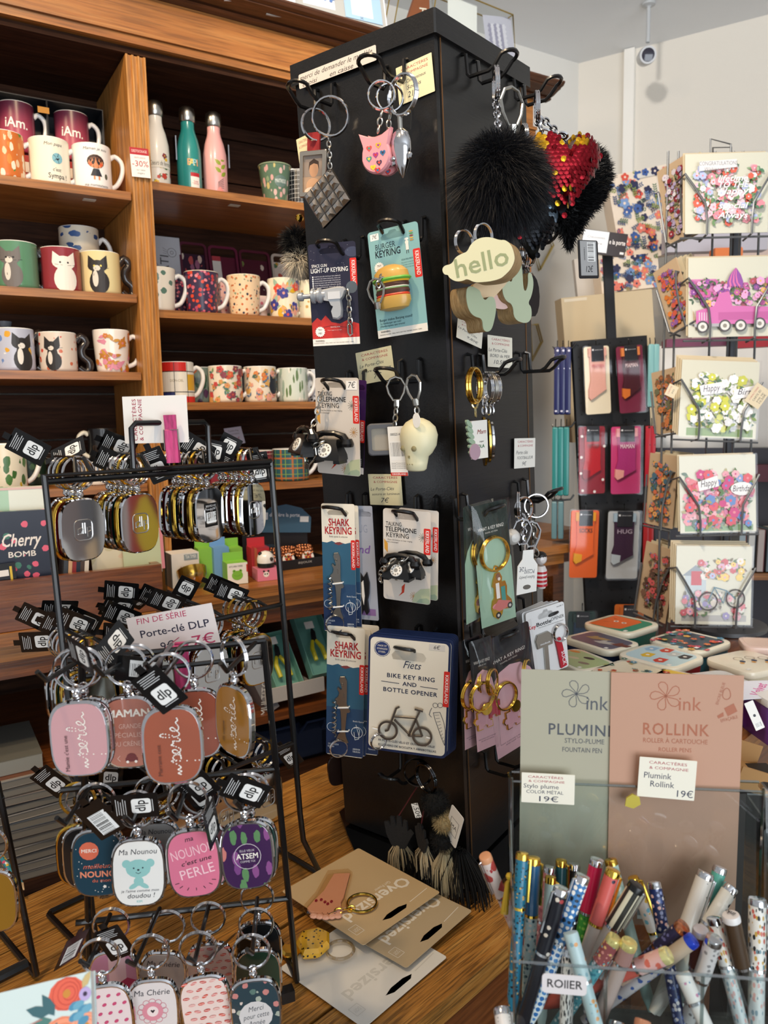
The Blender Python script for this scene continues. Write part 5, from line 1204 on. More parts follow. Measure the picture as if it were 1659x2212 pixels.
def maman(a):
 a.text(.5,.21,.105,'MAMAN',W_,bold=.04,fit=.80)
 for i,t in enumerate(('GRANDE','SPÉCIALISTE','DU CRÉNEAU')):a.text(.52,.40+i*.13,.07,t,'#d3ab9c',fit=(.42,.74,.68)[i])
 a.rect('#6d2a2a',.40,.86,.64,.92,.001);a.disc('#6d2a2a',.52,.86,.10,.09);a.disc(W_,.44,.925,.028);a.disc(W_,.60,.925,.028);a.line('#d3ab9c',[(.30,.83),(.25,.87),(.30,.91)],.012);a.line('#d3ab9c',[(.72,.82),(.78,.86),(.73,.90)],.012)
K.append(fkey('rust pink keyring reading MAMAN grande spécialiste du créneau',281,1580,.645,'#b0705f',maman))
K.append(fkey('front rust-brown keyring with perle in dotted white script',374,1608,.600,'#9c5138',perle('Marraine cest',W_,'#5a2a1c'),3,1))
K.append(fkey('brown keyring half hidden behind the rust perle one',424,1562,.670,'#8a4a38',perle(None,W_,'#5a2a1c')))
K.append(fkey('ochre keyring turned aside with a perle script',508,1556,.655,'#9c6a20',perle('dit copine',W_,'#3a2a10'),-46,-2))
K.append(fkey('mauve keyring peeping out behind the pink Mamie one',188,1584,.640,'#a87878'));K.append(fkey('dull pink keyring behind the MAMAN one',300,1570,.665,'#9a6a64'))
def merci(a):
 for i in range(26):a.disc(W_,random.random(),random.random(),.010,n=6)
 a.disc('#d4674a',.33,.28,.20);a.poly('#d4674a',[(.25,.36),(.35,.36),(.31,.42)]);a.text(.33,.28,.055,'MERCI',W_,bold=.015,fit=.30)
 a.text(.50,.53,.075,'meilleure','#d4674a',shear=.3,fit=.62);a.text(.56,.66,.095,'NOUNOU','#e08868',bold=.04,fit=.85);a.text(.62,.76,.055,'du monde','#d4674a',fit=.5);a.petals(W_,.62,.86,.035,5)
K.append(fkey('navy keyring with an orange MERCI speech bubble',214,1862,.670,'#1f3d4c',merci,0,-1))
def doudou(a):
 t='#8fc3bd'
 a.text(.50,.16,.085,'Ma Nounou','#2c2c34',shear=.15,fit=.76);a.disc(t,.27,.34,.09);a.disc(t,.74,.34,.09);a.disc(t,.50,.42,.25,.20);a.disc(t,.50,.62,.10,.10);a.disc(t,.40,.69,.11,.05,30);a.disc(t,.60,.69,.11,.05,-30)
 a.disc('#22303a',.41,.41,.018,n=8);a.disc('#22303a',.59,.41,.018,n=8);a.disc('#1c2430',.50,.44,.026,.02,n=8);a.line('#22303a',[(.45,.48),(.5,.50),(.55,.48)],.012)
 a.text(.52,.77,.042,"je l'aime comme mon",'#4a4a52',shear=.2,fit=.76);a.text(.53,.85,.075,'doudou !','#2c2c34',shear=.2,fit=.55);a.text(.5,.94,.035,'KIM',t,bold=.02)
K.append(fkey('white keyring with a pale teal bear reading Ma Nounou',301,1882,.655,'#ece9e2',doudou,0,-1))
def perlep(a):
 a.text(.45,.10,.075,'ma','#2a1c22',shear=.2,bold=.01,rot=8);a.text(.50,.30,.15,'NOUNOU','#f0bcc4',rot=10,fit=.88);a.text(.55,.45,.07,"c'est une",'#2a1c22',shear=.25,rot=10,fit=.62,bold=.01);a.text(.55,.62,.15,'PERLE','#f3c6cc',rot=10,fit=.70)
 for i in range(7):t=PI*(i+.5)/7;a.line('#2a1c22',[(.5+.34*math.cos(t),.74+.13*math.sin(t)),(.5+.42*math.cos(t),.74+.17*math.sin(t))],.014)
K.append(fkey('bright pink keyring reading ma NOUNOU c\'est une PERLE',420,1862,.655,'#d97690',perlep,0,3))
FL_ATS=pat('#3c1f4a',['#8a4f86','#5f8a5a','#7a4580','#6f9a68','#c87a72'],95,.36,(1.2,.55,1),.12,.5,35)
def atsem(a):a.ring('#cfc4c8',.5,.5,.28,.012);a.text(.5,.5,.085,'ATSEM',W_,bold=.025,fit=.44);a.text(.5,.41,.035,'ELLE VEUX','#cfc4c8',fit=.3);a.text(.5,.58,.035,'COMME TOI','#cfc4c8',fit=.3)
K.append(fkey('violet floral keyring reading ATSEM',535,1845,.660,'#3c1f4a',atsem,0,2,FL_ATS))
K.append(fkey('grey keyring behind the white bear one',338,1842,.690,'#9a9a98',lambda a:a.text(.5,.12,.085,'Ma Nounou','#2c2c34',shear=.15,fit=.7)));K.append(fkey('rose keyring behind the bright pink one',440,1848,.690,'#c58a92'));K.append(fkey('dark green keyring behind the violet ATSEM one',546,1836,.690,'#28443c'))
K.append(fkey('black keyring behind the navy MERCI one',190,1850,.715,'#15181c'));K.append(fkey('gold edged black keyring at the left behind the navy one',176,1846,.735,'#101010',gold=True))
# bottom tier
STRP=pat('#e8c4cc',['#cf8fae','#e8c4cc'],55,.8,(2.2,.01,.01),.15,.4,0,0)
def lips(a):
 a.poly('#b5305e',[(.35,.55),(.5,.48),(.62,.50),(.8,.42),(1,.48),(1,.75),(.8,.82),(.55,.76)]);a.poly('#2a1018',[(.5,.62),(.8,.60),(.95,.64),(.8,.67)])
K.append(fkey('pink striped keyring with dark pink lips, at the lower left',248,2118,.700,'#e3b8c4',lips,0,0,STRP))
K.append(fkey('pink dotted keyring half hidden by the floral notebook',232,2196,.640,'#e8d6d4',lambda a:[a.disc('#c84a72',.2+.2*(i % 4)+.1*(i // 4 % 2),.12+.14*(i // 4),.05,.035,30,8) for i in range(20)],0,3))
def cherie(a):
 a.text(.5,.16,.095,'Ma Chérie','#33323a',shear=.12,fit=.74)
 for i in range(12):t=i*PI/6;a.ring('#cf7f8c',.5+.25*math.cos(t),.47+.16*math.sin(t),.075,.012,12)
 a.disc('#dd8f9c',.5,.47,.22);a.disc('#f0dcd8',.5,.47,.12);a.poly('#2a2028',[(.5,.50),(.45,.455),(.475,.44),(.5,.455),(.525,.44),(.55,.455)])
K.append(fkey('white keyring with a pink flower reading Ma Chérie, front of the bottom row',332,2182,.665,'#e3dad6',cherie));K.append(fkey('grey white Ma Chérie keyring behind the front one',350,2118,.725,'#b9b2b0',lambda a:a.text(.5,.16,.095,'Ma Chérie','#33323a',shear=.12,fit=.74),0,-8))
def kisses(a):
 for i in range(40):
  u,v=.12+.2*(i % 5)+.1*(i // 5 % 2),.05+.12*(i // 5);cl=('#d8503c','#dd7f78','#c8443a','#e3a49a')[i % 4]
  a.disc(cl,u,v,.075,.032,random.uniform(-15,25),8);a.line('#f1d6cc',[(u-.05,v),(u+.05,v)],.012)
K.append(fkey('pale keyring covered in red kisses, front of the bottom row',446,2172,.675,'#eed6cb',kisses,0,5));K.append(fkey('kiss patterned keyring behind the front one',455,2098,.735,'#ddc0b6',kisses))
FL_MER=pat('#2d4048',['#c8837c','#a9b0a0','#d8c8bc','#5f7a70'],110,.32,(1,1,1),.12,.5)
def mcet(a):
 a.disc('#cfcbc8',.5,.56,.36,.34)
 for i,t in enumerate(('Merci','pour cette','Année')):a.text(.5,.44+i*.12,.085,t,'#3c444c',shear=.3,fit=(.34,.56,.36)[i],rot=6)
K.append(fkey('dark floral keyring reading Merci pour cette Année',553,2180,.670,'#2d4048',mcet,0,2,FL_MER));K.append(fkey('dark green keyring behind the floral Merci one',558,2112,.730,'#1d3a2c'));K.append(fkey('black keyring furthest back on the bottom row right',560,2050,.765,'#17191a'))
bpy.context.view_layer.update()
for kk,t in ((K[0],(172,1413,.60,95,-50)),(K[1],(300,1446,.655,80,0,True)),(K[2],(345,1490,.59,35,0)),(K[6],(246,1394,.66,140,0,False,40)),(K[7],(216,1770,.64,30,0,True)),(K[8],(292,1741,.635,90,0)),(K[9],(457,1778,.64,5,0,False,75)),(K[10],(530,1708,.64,62,0)),(K[12],(425,1690,.67,35,0)),(K[18],(247,2037,.665,20,0)),(K[16],(155,2050,.66,-25,0,True,50)),(K[13],(430,1715,.69,30,0)),(K[22],(470,2052,.72,-45,0,False,60))):
 freetag(kk,*t)

# --- signs pegged on the stands
def peg(label,px,py,Y,rot,L=.062):
 p=at_y(px,py,Y);M=frame(p,V3((1,.1,0)),UPZ)@RZ(rot);o=thing('clothes_peg',label,'clothes peg',M,'pink clothes pegs');pk=wood('#b8306c','#c93d7a','#d24f88',(60,6,60),.55,0)
 for s_ in (1,-1):
  B().loft([[(-.0065,-L/2,s_*.0035-.003),(.0065,-L/2,s_*.0035-.003),(.0065,-L/2,s_*.0035+.003),(-.0065,-L/2,s_*.0035+.003)],[(-.0065,L*.18,s_*.0035-.0032),(.0065,L*.18,s_*.0035-.0032),(.0065,L*.18,s_*.0035+.0032),(-.0065,L*.18,s_*.0035+.0032)],[(-.0062,L*.2,s_*.004-.002),(.0062,L*.2,s_*.004-.002),(.0062,L*.2,s_*.004+.002),(-.0062,L*.2,s_*.004+.002)],[(-.0065,L/2,s_*.006-.0025),(.0065,L/2,s_*.006-.0025),(.0065,L/2,s_*.006+.0025),(-.0065,L/2,s_*.006+.0025)]]).obj('jaw',pk,o,smooth=0)
 B().tube([(-.0078,-.012,.004),(-.0076,.010,.005),(.0076,.010,.0075),(.0078,-.012,.004)],.0009,5).obj('spring',STEEL,o);return o
peg('pink wooden peg clipping the card on top of the rear stand',372,948,.845,1,.052);peg('pink wooden peg behind the end-of-series card',395,1455,.735,2,.06)
def sign(label,tl,tr,bl,Y,yaw,fn,col='#e6e3de'):
 n=Matrix.Rotation(math.radians(yaw),3,'Z')@V3((0,-1,0));p=at_y((tl[0]+tr[0])/2,(tl[1]+tr[1])/2,Y);M,w_,h_=quad(tl,tr,bl,(p,n));o=thing('shop_card',label,'sign',M);card(o,w_,h_,mat(col,.6),.0004,.0006);a=Art(w_,h_,.0004);fn(a);a.done(o);return o
def s1(a):a.text(.18,.50,.085,'CARACTÈRES','#a03048',rot=90,fit=.62,bold=.01,space=1.1);a.text(.27,.50,.085,'& COMPAGNIE','#a03048',rot=90,fit=.62,bold=.01,space=1.1)
def s2(a):
 a.text(.40,.14,.14,'FIN DE SÉRIE','#b83a62',fit=.58,shear=.05);a.text(.52,.46,.18,'Porte-clé DLP','#23233c',fit=.80,bold=.012);a.text(.40,.84,.20,'9€','#23233c',fit=.16);a.line('#b83a62',[(.30,.95),(.55,.68)],.008);a.line('#23233c',[(.53,.86),(.65,.85)],.008);a.line('#23233c',[(.62,.82),(.65,.85),(.62,.89)],.008);a.text(.82,.84,.24,'7€','#b83a62',fit=.26)
sign('white shop card pegged on top of the rear stand with lettering turned sideways',(264,857),(403,853),(290,958),.850,-6,s1)
sign('handwritten card reading FIN DE SÉRIE Porte-clé DLP 9€ to 7€',(272,1336),(457,1302),(292,1422),.755,-8,s2,'#e2dad8')

# --- a second stand at the very left edge
ML=frame(at_z(80,2116,ZT),tt,tn);o=thing('keyring_stand','corner of another black wire stand at the far left edge','display stand',ML)
tp=ML.inverted()@on(-6,1690,(ML.translation,tn));dwire(o,[tp,(0,0,.006),(0,.004,.004),(0,.2,.004),(-.004,.204,.004),(-.25,.204,.004)],.0036,'frame')
e1=ML.inverted()@at_y(58,2082,.775);dwire(o,[e1,e1+V3((-.15,0,0))],.0060,'bar')
e1=ML.inverted()@at_y(8,1722,.80);dwire(o,[e1,e1+V3((-.12,0,0))],.0030,'bar')
fkey('olive brown keyring cut off by the left edge of the picture',-14,1945,.72,'#8a6420')
# pencils by the left edge of the table
for i,(x0,y0,x1,y1,cl) in enumerate(((-12,1872,40,1940,'#a83a4a'),(-30,1850,22,1932,'#c05060'),(2,1852,52,1922,'#4a90a0'))):
 p,q=at_y(x0,y0,1.02),at_y(x1,y1,.96);o=thing('pencil',('crimson pencil at the left edge of the table','pink pencil at the left edge of the table','multicoloured pencil pointing to the table edge')[i],'pencil',frame(p,(q-p),UPZ),'pencils at the left edge');L=(q-p).length
 B().tube([(0,0,0),(L*.86,0,0)],.0042,6).obj('shaft',mat(cl,.3) if i<2 else pat('#3f8f9c',['#d85a7a','#e8c04a','#4a6ab8','#f0f0e8'],130,.5),o);B().tube([(L*.86,0,0),(L,0,0)],[.0042,.0008],6).obj('tip',mat('#d8b890',.6),o)

# ================================================================== FLAT GOODS ON THE TABLE
def oversized(label,tl,tr,bl,dz,col,ink,charm):
 M,w_,h_=quad(tl,tr,bl,(V3((0,0,ZT+dz)),UPZ));o=thing('jumbo_keyring_card',label,'keyring',M,'oversized keyring cards on the table')
 hole=[(-w_*.10,h_*.44),(w_*.16,h_*.44),(w_*.20,h_*.42),(w_*.14,h_*.40),(0,h_*.375),(-w_*.06,h_*.375),(-w_*.14,h_*.42)]
 hole=[(-.016,h_*.43),(.012,h_*.43),(.022,h_*.40),(.010,h_*.375),(-.010,h_*.375),(-.022,h_*.40)]
 card(o,w_,h_,mat(col,.45),.0006,.003,hole);a=Art(w_,h_,.0006)
 a.text(.47,.335,.125,'Oversized',ink,bold=.03,fit=.80);a.text(.30,.42,.035,'Girl Power',ink,fit=.2) if charm == 'hand' else None
 a.line(ink,[(.04,.12),(.30,.10)],.008);a.line(ink,[(.86,.12),(.95,.12),(.95,.22),(.86,.22),(.86,.12)],.005);a.text(.905,.17,.04,'DOIY',ink,fit=.06);a.done(o);return o,M,w_,h_,a
o,M,w_,h_,a=oversized('white oversized keyring card, lowest and nearest on the table',(966,2068),(786,2222),(722,2010),.003,'#e6e3da','#d3d0c6','leo')
def gi(M,px,py,dz):return M.inverted()@at_z(px,py,ZT+dz)
pts=[gi(M,*p,.006) for p in ((640,2052),(650,2030),(690,2020),(712,2030),(712,2055),(690,2075),(655,2078))]
leo=pat('#d8a428',['#241a10','#2c2014','#d8a428'],210,.30,(1,1,1),.15,.5)
B().prism([(p.x,p.y) for p in pts],.003,.016,bev=.004).obj('leopard_charm',leo,o)
pts=[gi(M,*p,.006) for p in ((603,2060),(612,2048),(636,2050),(650,2060),(640,2074),(615,2072))];B().prism([(p.x,p.y) for p in pts],.002,.010,bev=.003).obj('gold_tip',GOLD,o)
q=gi(M,735,2050,.01);B().tube([(q.x+.016*math.cos(t),q.y+.016*math.sin(t),.006) for t in [i*PI/12 for i in range(24)]],.002,6,True).obj('split_ring',glassy('#e8e0d0',.2),o)
o,M,w_,h_,a=oversized('beige oversized keyring card in the middle of the three',(1020,1968),(878,2092),(772,1914),.010,'#bda988','#e6e0d2','')
o,M,w_,h_,a=oversized('topmost beige oversized card with a pointing hand charm in clear plastic',(951,1928),(785,2043),(701,1874),.018,'#c7ad84','#ece4d4','hand')
hand=[(722,1893),(756,1892),(742,1945),(736,1955),(738,1975),(712,1982),(672,1978),(664,1968),(680,1950),(690,1940),(700,1930)]
big=[(708,1890),(755,1886),(762,1892),(748,1945),(750,1975),(712,1990),(662,1982),(655,1968),(680,1940)]
def gp(lst,dz):
 q=[(p.x,p.y) for p in (gi(M,*t,dz) for t in lst)]
 return q if sum(q[i][0]*q[(i+1) % len(q)][1]-q[(i+1) % len(q)][0]*q[i][1] for i in range(len(q)))>0 else q[::-1]
B().prism(gp(big,.018),.0008,.0085,bev=.003).obj('blister',glassy('#fdf6ec',.06),o)
B().prism(gp(hand,.018),.0012,.004).obj('hand_charm',mat('#dba389',.35),o,smooth=0)
b=B()
for i in range(5):p=gi(M,678+i*13,1981-abs(i-2)*1.5,.022);b.ball(p.x,p.y,.004,.0055,8,(1,1,.5))
b.obj('knuckles',mat('#dba389',.35),o)
b=Art(w_,h_,.0045)
for px,py in ((683,1946),(694,1944),(702,1949),(708,1953),(716,1948)):
 p=gi(M,px,py,.022);b.disc('#8e2238',.5+p.x/w_,.5-p.y/h_,.022,.014,40,8)
for i in range(4):p,q=gi(M,672+i*12,1972,.022),gi(M,668+i*12,1982,.022);b.line('#8a5a48',[(.5+p.x/w_,.5-p.y/h_),(.5+q.x/w_,.5-q.y/h_)],.006)
b.done(o,name='nails')
q=gi(M,782,1950,.022);B().tube([(q.x+.0185*math.cos(t),q.y+.0185*math.sin(t),.004) for t in [i*PI/14 for i in range(28)]],.0017,6,True).obj('split_ring',GOLD,o)
links(B(),[gi(M,712,1980,.020)+V3((0,0,.003)),gi(M,730,1973,.02)+V3((0,0,.003)),gi(M,765,1966,.02)+V3((0,0,.003))],.010,.0012).obj('chain',GOLD,o)
# floral box at the lower left corner
n=V3((.05,-.80,.60)).normalized();M,w_,h_=quad((-70,2162),(196,2097),(-40,2330),(at_y(196,2097,.47),n));o=thing('floral_notebook','pale blue notebook printed with coral roses in the bottom left corner','notebook',M)
B().box(0,0,-.0055,w_*.985,h_*.985,.008).obj('pages',PAPER,o);B().box(0,0,-.0105,w_,h_,.0012).obj('back_cover',mat('#cfe0df',.45),o)
B().box(0,0,-.0007,w_,h_,.0014).obj('cover',mat('#cfe0df',.45),o);a=Art(w_,h_,.0001)
def rose(u,v,r,c1,c2):
 a.disc(c1,u,v,r,r*.82,n=12)
 for k in range(3):a.ring(c2,u+.01*k,v,r*(.8-.22*k),r*.05,14)
 a.disc('#c98a3a',u,v,r*.22,n=8)
rose(.80,.22,.15,'#e0654f','#c2483c');rose(.76,.78,.20,'#f09a78','#e0805f');rose(.95,.68,.12,'#f0a585','#e0805f')
for k in range(7):a.disc('#6aa6c0' if k % 2 else '#4f8fb0',.86+.035*(k % 4),.40+.07*(k // 2),.05,.03,20,8)
for k,(u,v,rt) in enumerate(((.66,.42,160),(.68,.5,190),(.70,.46,120),(.62,.52,215),(.72,.55,250))):a.leaf('#4f7f78' if k % 2 else '#3f6870',u,v,.20,.42,rt)
a.disc('#b9a8d8',1-.05,.28,.05);a.disc('#3a3048',.95,.28,.018)
for k in range(10):a.disc('#e58a86',.30+.03*k,.46-.02*(k % 3)+.02*k,.012,n=6);
a.line('#d8807a',[(.25,.75),(.35,.6),(.5,.5),(.6,.47)],.006);a.leaf('#c9b37c',.93,.2,.14,.4,60);a.done(o)

# ================================================================== PEN HOLDER (clear acrylic) AND PENS
YB=.66
pbl,pbr=at_y(1105,1668,YB),at_y(1640,1690,YB-.028)
hx=(pbr-pbl);hx.z=0
ffl,ffr=at_y(1094,2076,.505),at_y(1700,2122,.48)
ZB=.86                                                      # the stand it is set on
HM=frame(V3((pbl.x,pbl.y,ZB)),hx,V3((-hx.y,hx.x,0)));HMI=HM.inverted()
HW=(HMI@pbr).x;HTOP=(HMI@pbl).z;FD=-(HMI@ffl).y;FTOP=(HMI@ffl).z;HW2=max(HW,.23)
st=thing('holder_stand','low dark stand carrying the clear pen holder, below the picture edge','stand',HM)
B().box(HW/2,-FD/2,-.012,HW-.004,FD,.022).obj('top',mat('#2a211b',.5),st)
for x in (.02,HW-.02):
 for y in (-.015,-FD+.015):B().box(x,y,-ZB/2-.0135,.02,.02,ZB-.02).obj('leg',mat('#2a211b',.5),st)
ph=thing('pen_holder','clear acrylic pen holder packed with patterned pens in the right foreground','pen holder',HM)
t_=.0025
def pane(nm,x0,x1,y0,y1,z0,z1):return B().box((x0+x1)/2,(y0+y1)/2,(z0+z1)/2,x1-x0,y1-y0,z1-z0).obj(nm,ACRYL,ph)
def rim(pts):B().tube(pts,.0013,4).obj('polished_edge',ACEDGE,ph)
pane('back_pane',0,HW,0,t_,.003,HTOP);pane('pocket_pane',0,HW,-.010,-.010+t_,.003,HTOP-.004);pane('front_pane',-.004,HW2,-FD,-FD+t_,.003,FTOP);pane('divider_pane',0,HW2,-FD*.45,-FD*.45+.002,.003,FTOP*.75)
B().prism([(0,.003),(0,HTOP),(-.012,HTOP),(-.018,FTOP+.03),(-FD,FTOP),(-FD,.003)],-.0012,.0012,M=T(-.002,0,0)@Matrix(((0,0,1,0),(1,0,0,0),(0,1,0,0),(0,0,0,1)))).obj('side_pane',ACRYL,ph,smooth=0)
B().prism([(0,.003),(0,HTOP),(-.012,HTOP),(-.018,FTOP+.03),(-FD,FTOP),(-FD,.003)],-.0012,.0012,M=T(HW+.002,0,0)@Matrix(((0,0,1,0),(1,0,0,0),(0,1,0,0),(0,0,0,1)))).obj('side_pane',ACRYL,ph,smooth=0)
pane('floor_pane',0,HW,-FD,0,0,.003)
rim([(0,-.010,HTOP-.004),(HW,-.010,HTOP-.004)]);rim([(0,0,HTOP),(HW,0,HTOP)]);rim([(-.004,-FD,FTOP),(HW2,-FD,FTOP)]);rim([(-.003,-FD,.003),(-.003,-FD,FTOP)]);rim([(0,-.011,FTOP),(0,-.011,HTOP)]);rim([(HW,-.011,FTOP-.06),(HW,-.011,HTOP)]);rim([(-.002,-.018,FTOP+.03),(-.003,-FD,FTOP)])
for x in (.06,.125,.19):rim([(x,-FD,.003),(x,-FD+.0005,FTOP-.001)])
# advert boards standing in the pocket
pn=HM.col[1].xyz*-1
bpl=lambda d:(HM@V3((0,d,0)),pn)
INKD,INKR='#4a4e55','#a65f3f'
def pinwheel(a,u,v,r,c):
 for i in range(5):
  t0=i*1.2566+.4;pts=[]
  for k in range(13):
   s_=k/12*2*PI;rr=.5*(1-math.cos(s_));th=t0+.55*math.sin(s_)*(.8)+.25*rr
   pts.append((u+r*rr*math.cos(th),v-r*rr*math.sin(th)*a.w/a.h))
  a.line(c,pts,.007)
M,w_,h_=quad((1126,1445),(1352,1452),(1121,2000),bpl(-.0035));o=thing('pen_advert','grey-green PLUMINK fountain pen board in the pen holder','sign',M)
card(o,w_,h_,mat('#aba792',.6),.0007,.0005);a=Art(w_,h_,.0007)
pinwheel(a,.535,.085,.14,INKD);a.text(.73,.12,.052,'ink',INKD,fit=.21);a.text(.60,.222,.042,'PLUMINK',INKD,bold=.014,fit=.66,space=1.1);a.text(.62,.262,.018,'STYLO-PLUME',INKD,fit=.38);a.text(.60,.296,.018,'FOUNTAIN PEN',INKD,fit=.38);a.done(o)
M,w_,h_=quad((1320,1452),(1607,1459),(1312,1992),bpl(-.0055));o=thing('pen_advert','rose-brown ROLLINK roller pen board in the pen holder','sign',M)
card(o,w_,h_,mat('#bd937b',.6),.0007,.0005);a=Art(w_,h_,.0007)
pinwheel(a,.42,.085,.12,INKR);a.text(.60,.115,.052,'ink',INKR,fit=.17);a.text(.50,.215,.045,'ROLLINK',INKR,bold=.014,fit=.50,space=1.1);a.text(.50,.258,.018,'ROLLER À CARTOUCHE',INKR,fit=.49);a.text(.50,.292,.016,'ROLLER PENS',INKR,fit=.25)
a.line(INKR,[(.875+.03*math.sin(t)*(1 if t else 0),.075-.03*math.cos(t)*(1.6 if math.cos(t)>.5 else 1)*.55) for t in [2*PI*i/14 for i in range(15)]],.006);a.text(.83,.07,.010,'ENCRE BLEUE',INKR,rot=75);a.poly(INKR,[(.86,.125),(.93,.105),(.96,.135),(.89,.155)]);a.poly(INKR,[(.81,.155),(.855,.140),(.86,.155),(.82,.165)]);a.text(.90,.165,.012,'EFFAÇABLE',INKR,rot=18,fit=.13)
a.text(.36,.885,.018,'25000FR','#3a302c',fit=.2);a.bars(.24,.90,.44,.975,24,'#2a2420');a.done(o)
def lab(label,tl,tr,bl,d,fn,col='#ebe6d4',bend=0):
 M,w_,h_=quad(tl,tr,bl,bpl(d));o=thing('price_ticket',label,'ticket',M,'paper tickets on the pen holder');card(o,w_,h_,mat(col,.6),.0004,.0006);a=Art(w_,h_,.0004);fn(a);a.done(o);return o
def l1(a):a.text(.45,.13,.075,'CARACTÈRES','#a8283a',bold=.006,fit=.66);a.text(.47,.27,.075,'& COMPAGNIE','#a8283a',bold=.006,fit=.68);a.text(.37,.44,.14,'Stylo plume','#2a2f48',fit=.66);a.text(.44,.63,.11,'COLOR MÉTAL','#2a2f48',fit=.70);a.text(.50,.86,.18,'19€','#2a2f48',fit=.36)
def l2(a):a.text(.50,.12,.07,'CARACTÈRES','#a8283a',bold=.006,fit=.66);a.text(.52,.25,.07,'& COMPAGNIE','#a8283a',bold=.006,fit=.68);a.text(.33,.45,.15,'Plumink','#2a2f48',fit=.48);a.text(.42,.66,.15,'Rollink','#2a2f48',fit=.42);a.text(.82,.86,.17,'19€','#2a2f48',fit=.28)
lab('ticket Stylo plume color métal 19€ on the left of the holder',(1127,1668),(1242,1674),(1126,1732),-.014,l1);lab('ticket Plumink Rollink 19€ leaning on the rose-brown board',(1382,1634),(1506,1644),(1388,1720),-.014,l2)
M=frame(HM@V3((0,-FD-.0012,0)),HM.col[0].xyz,UPZ);fpl=(HM@V3((0,-FD-.001,0)),pn)
M,w_,h_=quad((1171,2101),(1268,2109),(1169,2143),fpl);o=thing('shelf_label','white label reading ROLLER on the front pane','label',M);card(o,w_,h_,mat('#ddd6d4',.4),.0004,.003);a=Art(w_,h_,.0004);a.text(.5,.5,.42,'ROllER','#1c1a1c',bold=.02,fit=.78);a.done(o)
p=at_y(1365,1730,YB-.03);o=B().prism([(-.006,-.004),(.001,-.006),(.007,-.002),(.006,.004),(0,.007),(-.005,.003)],0,.002).obj('sticker_scrap',mat('#c3b34a',.3,.3),None,frame(p,HM.col[0].xyz,UPZ));tag(o,'crumpled yellow sticker scrap on the rose-brown board','sticker')

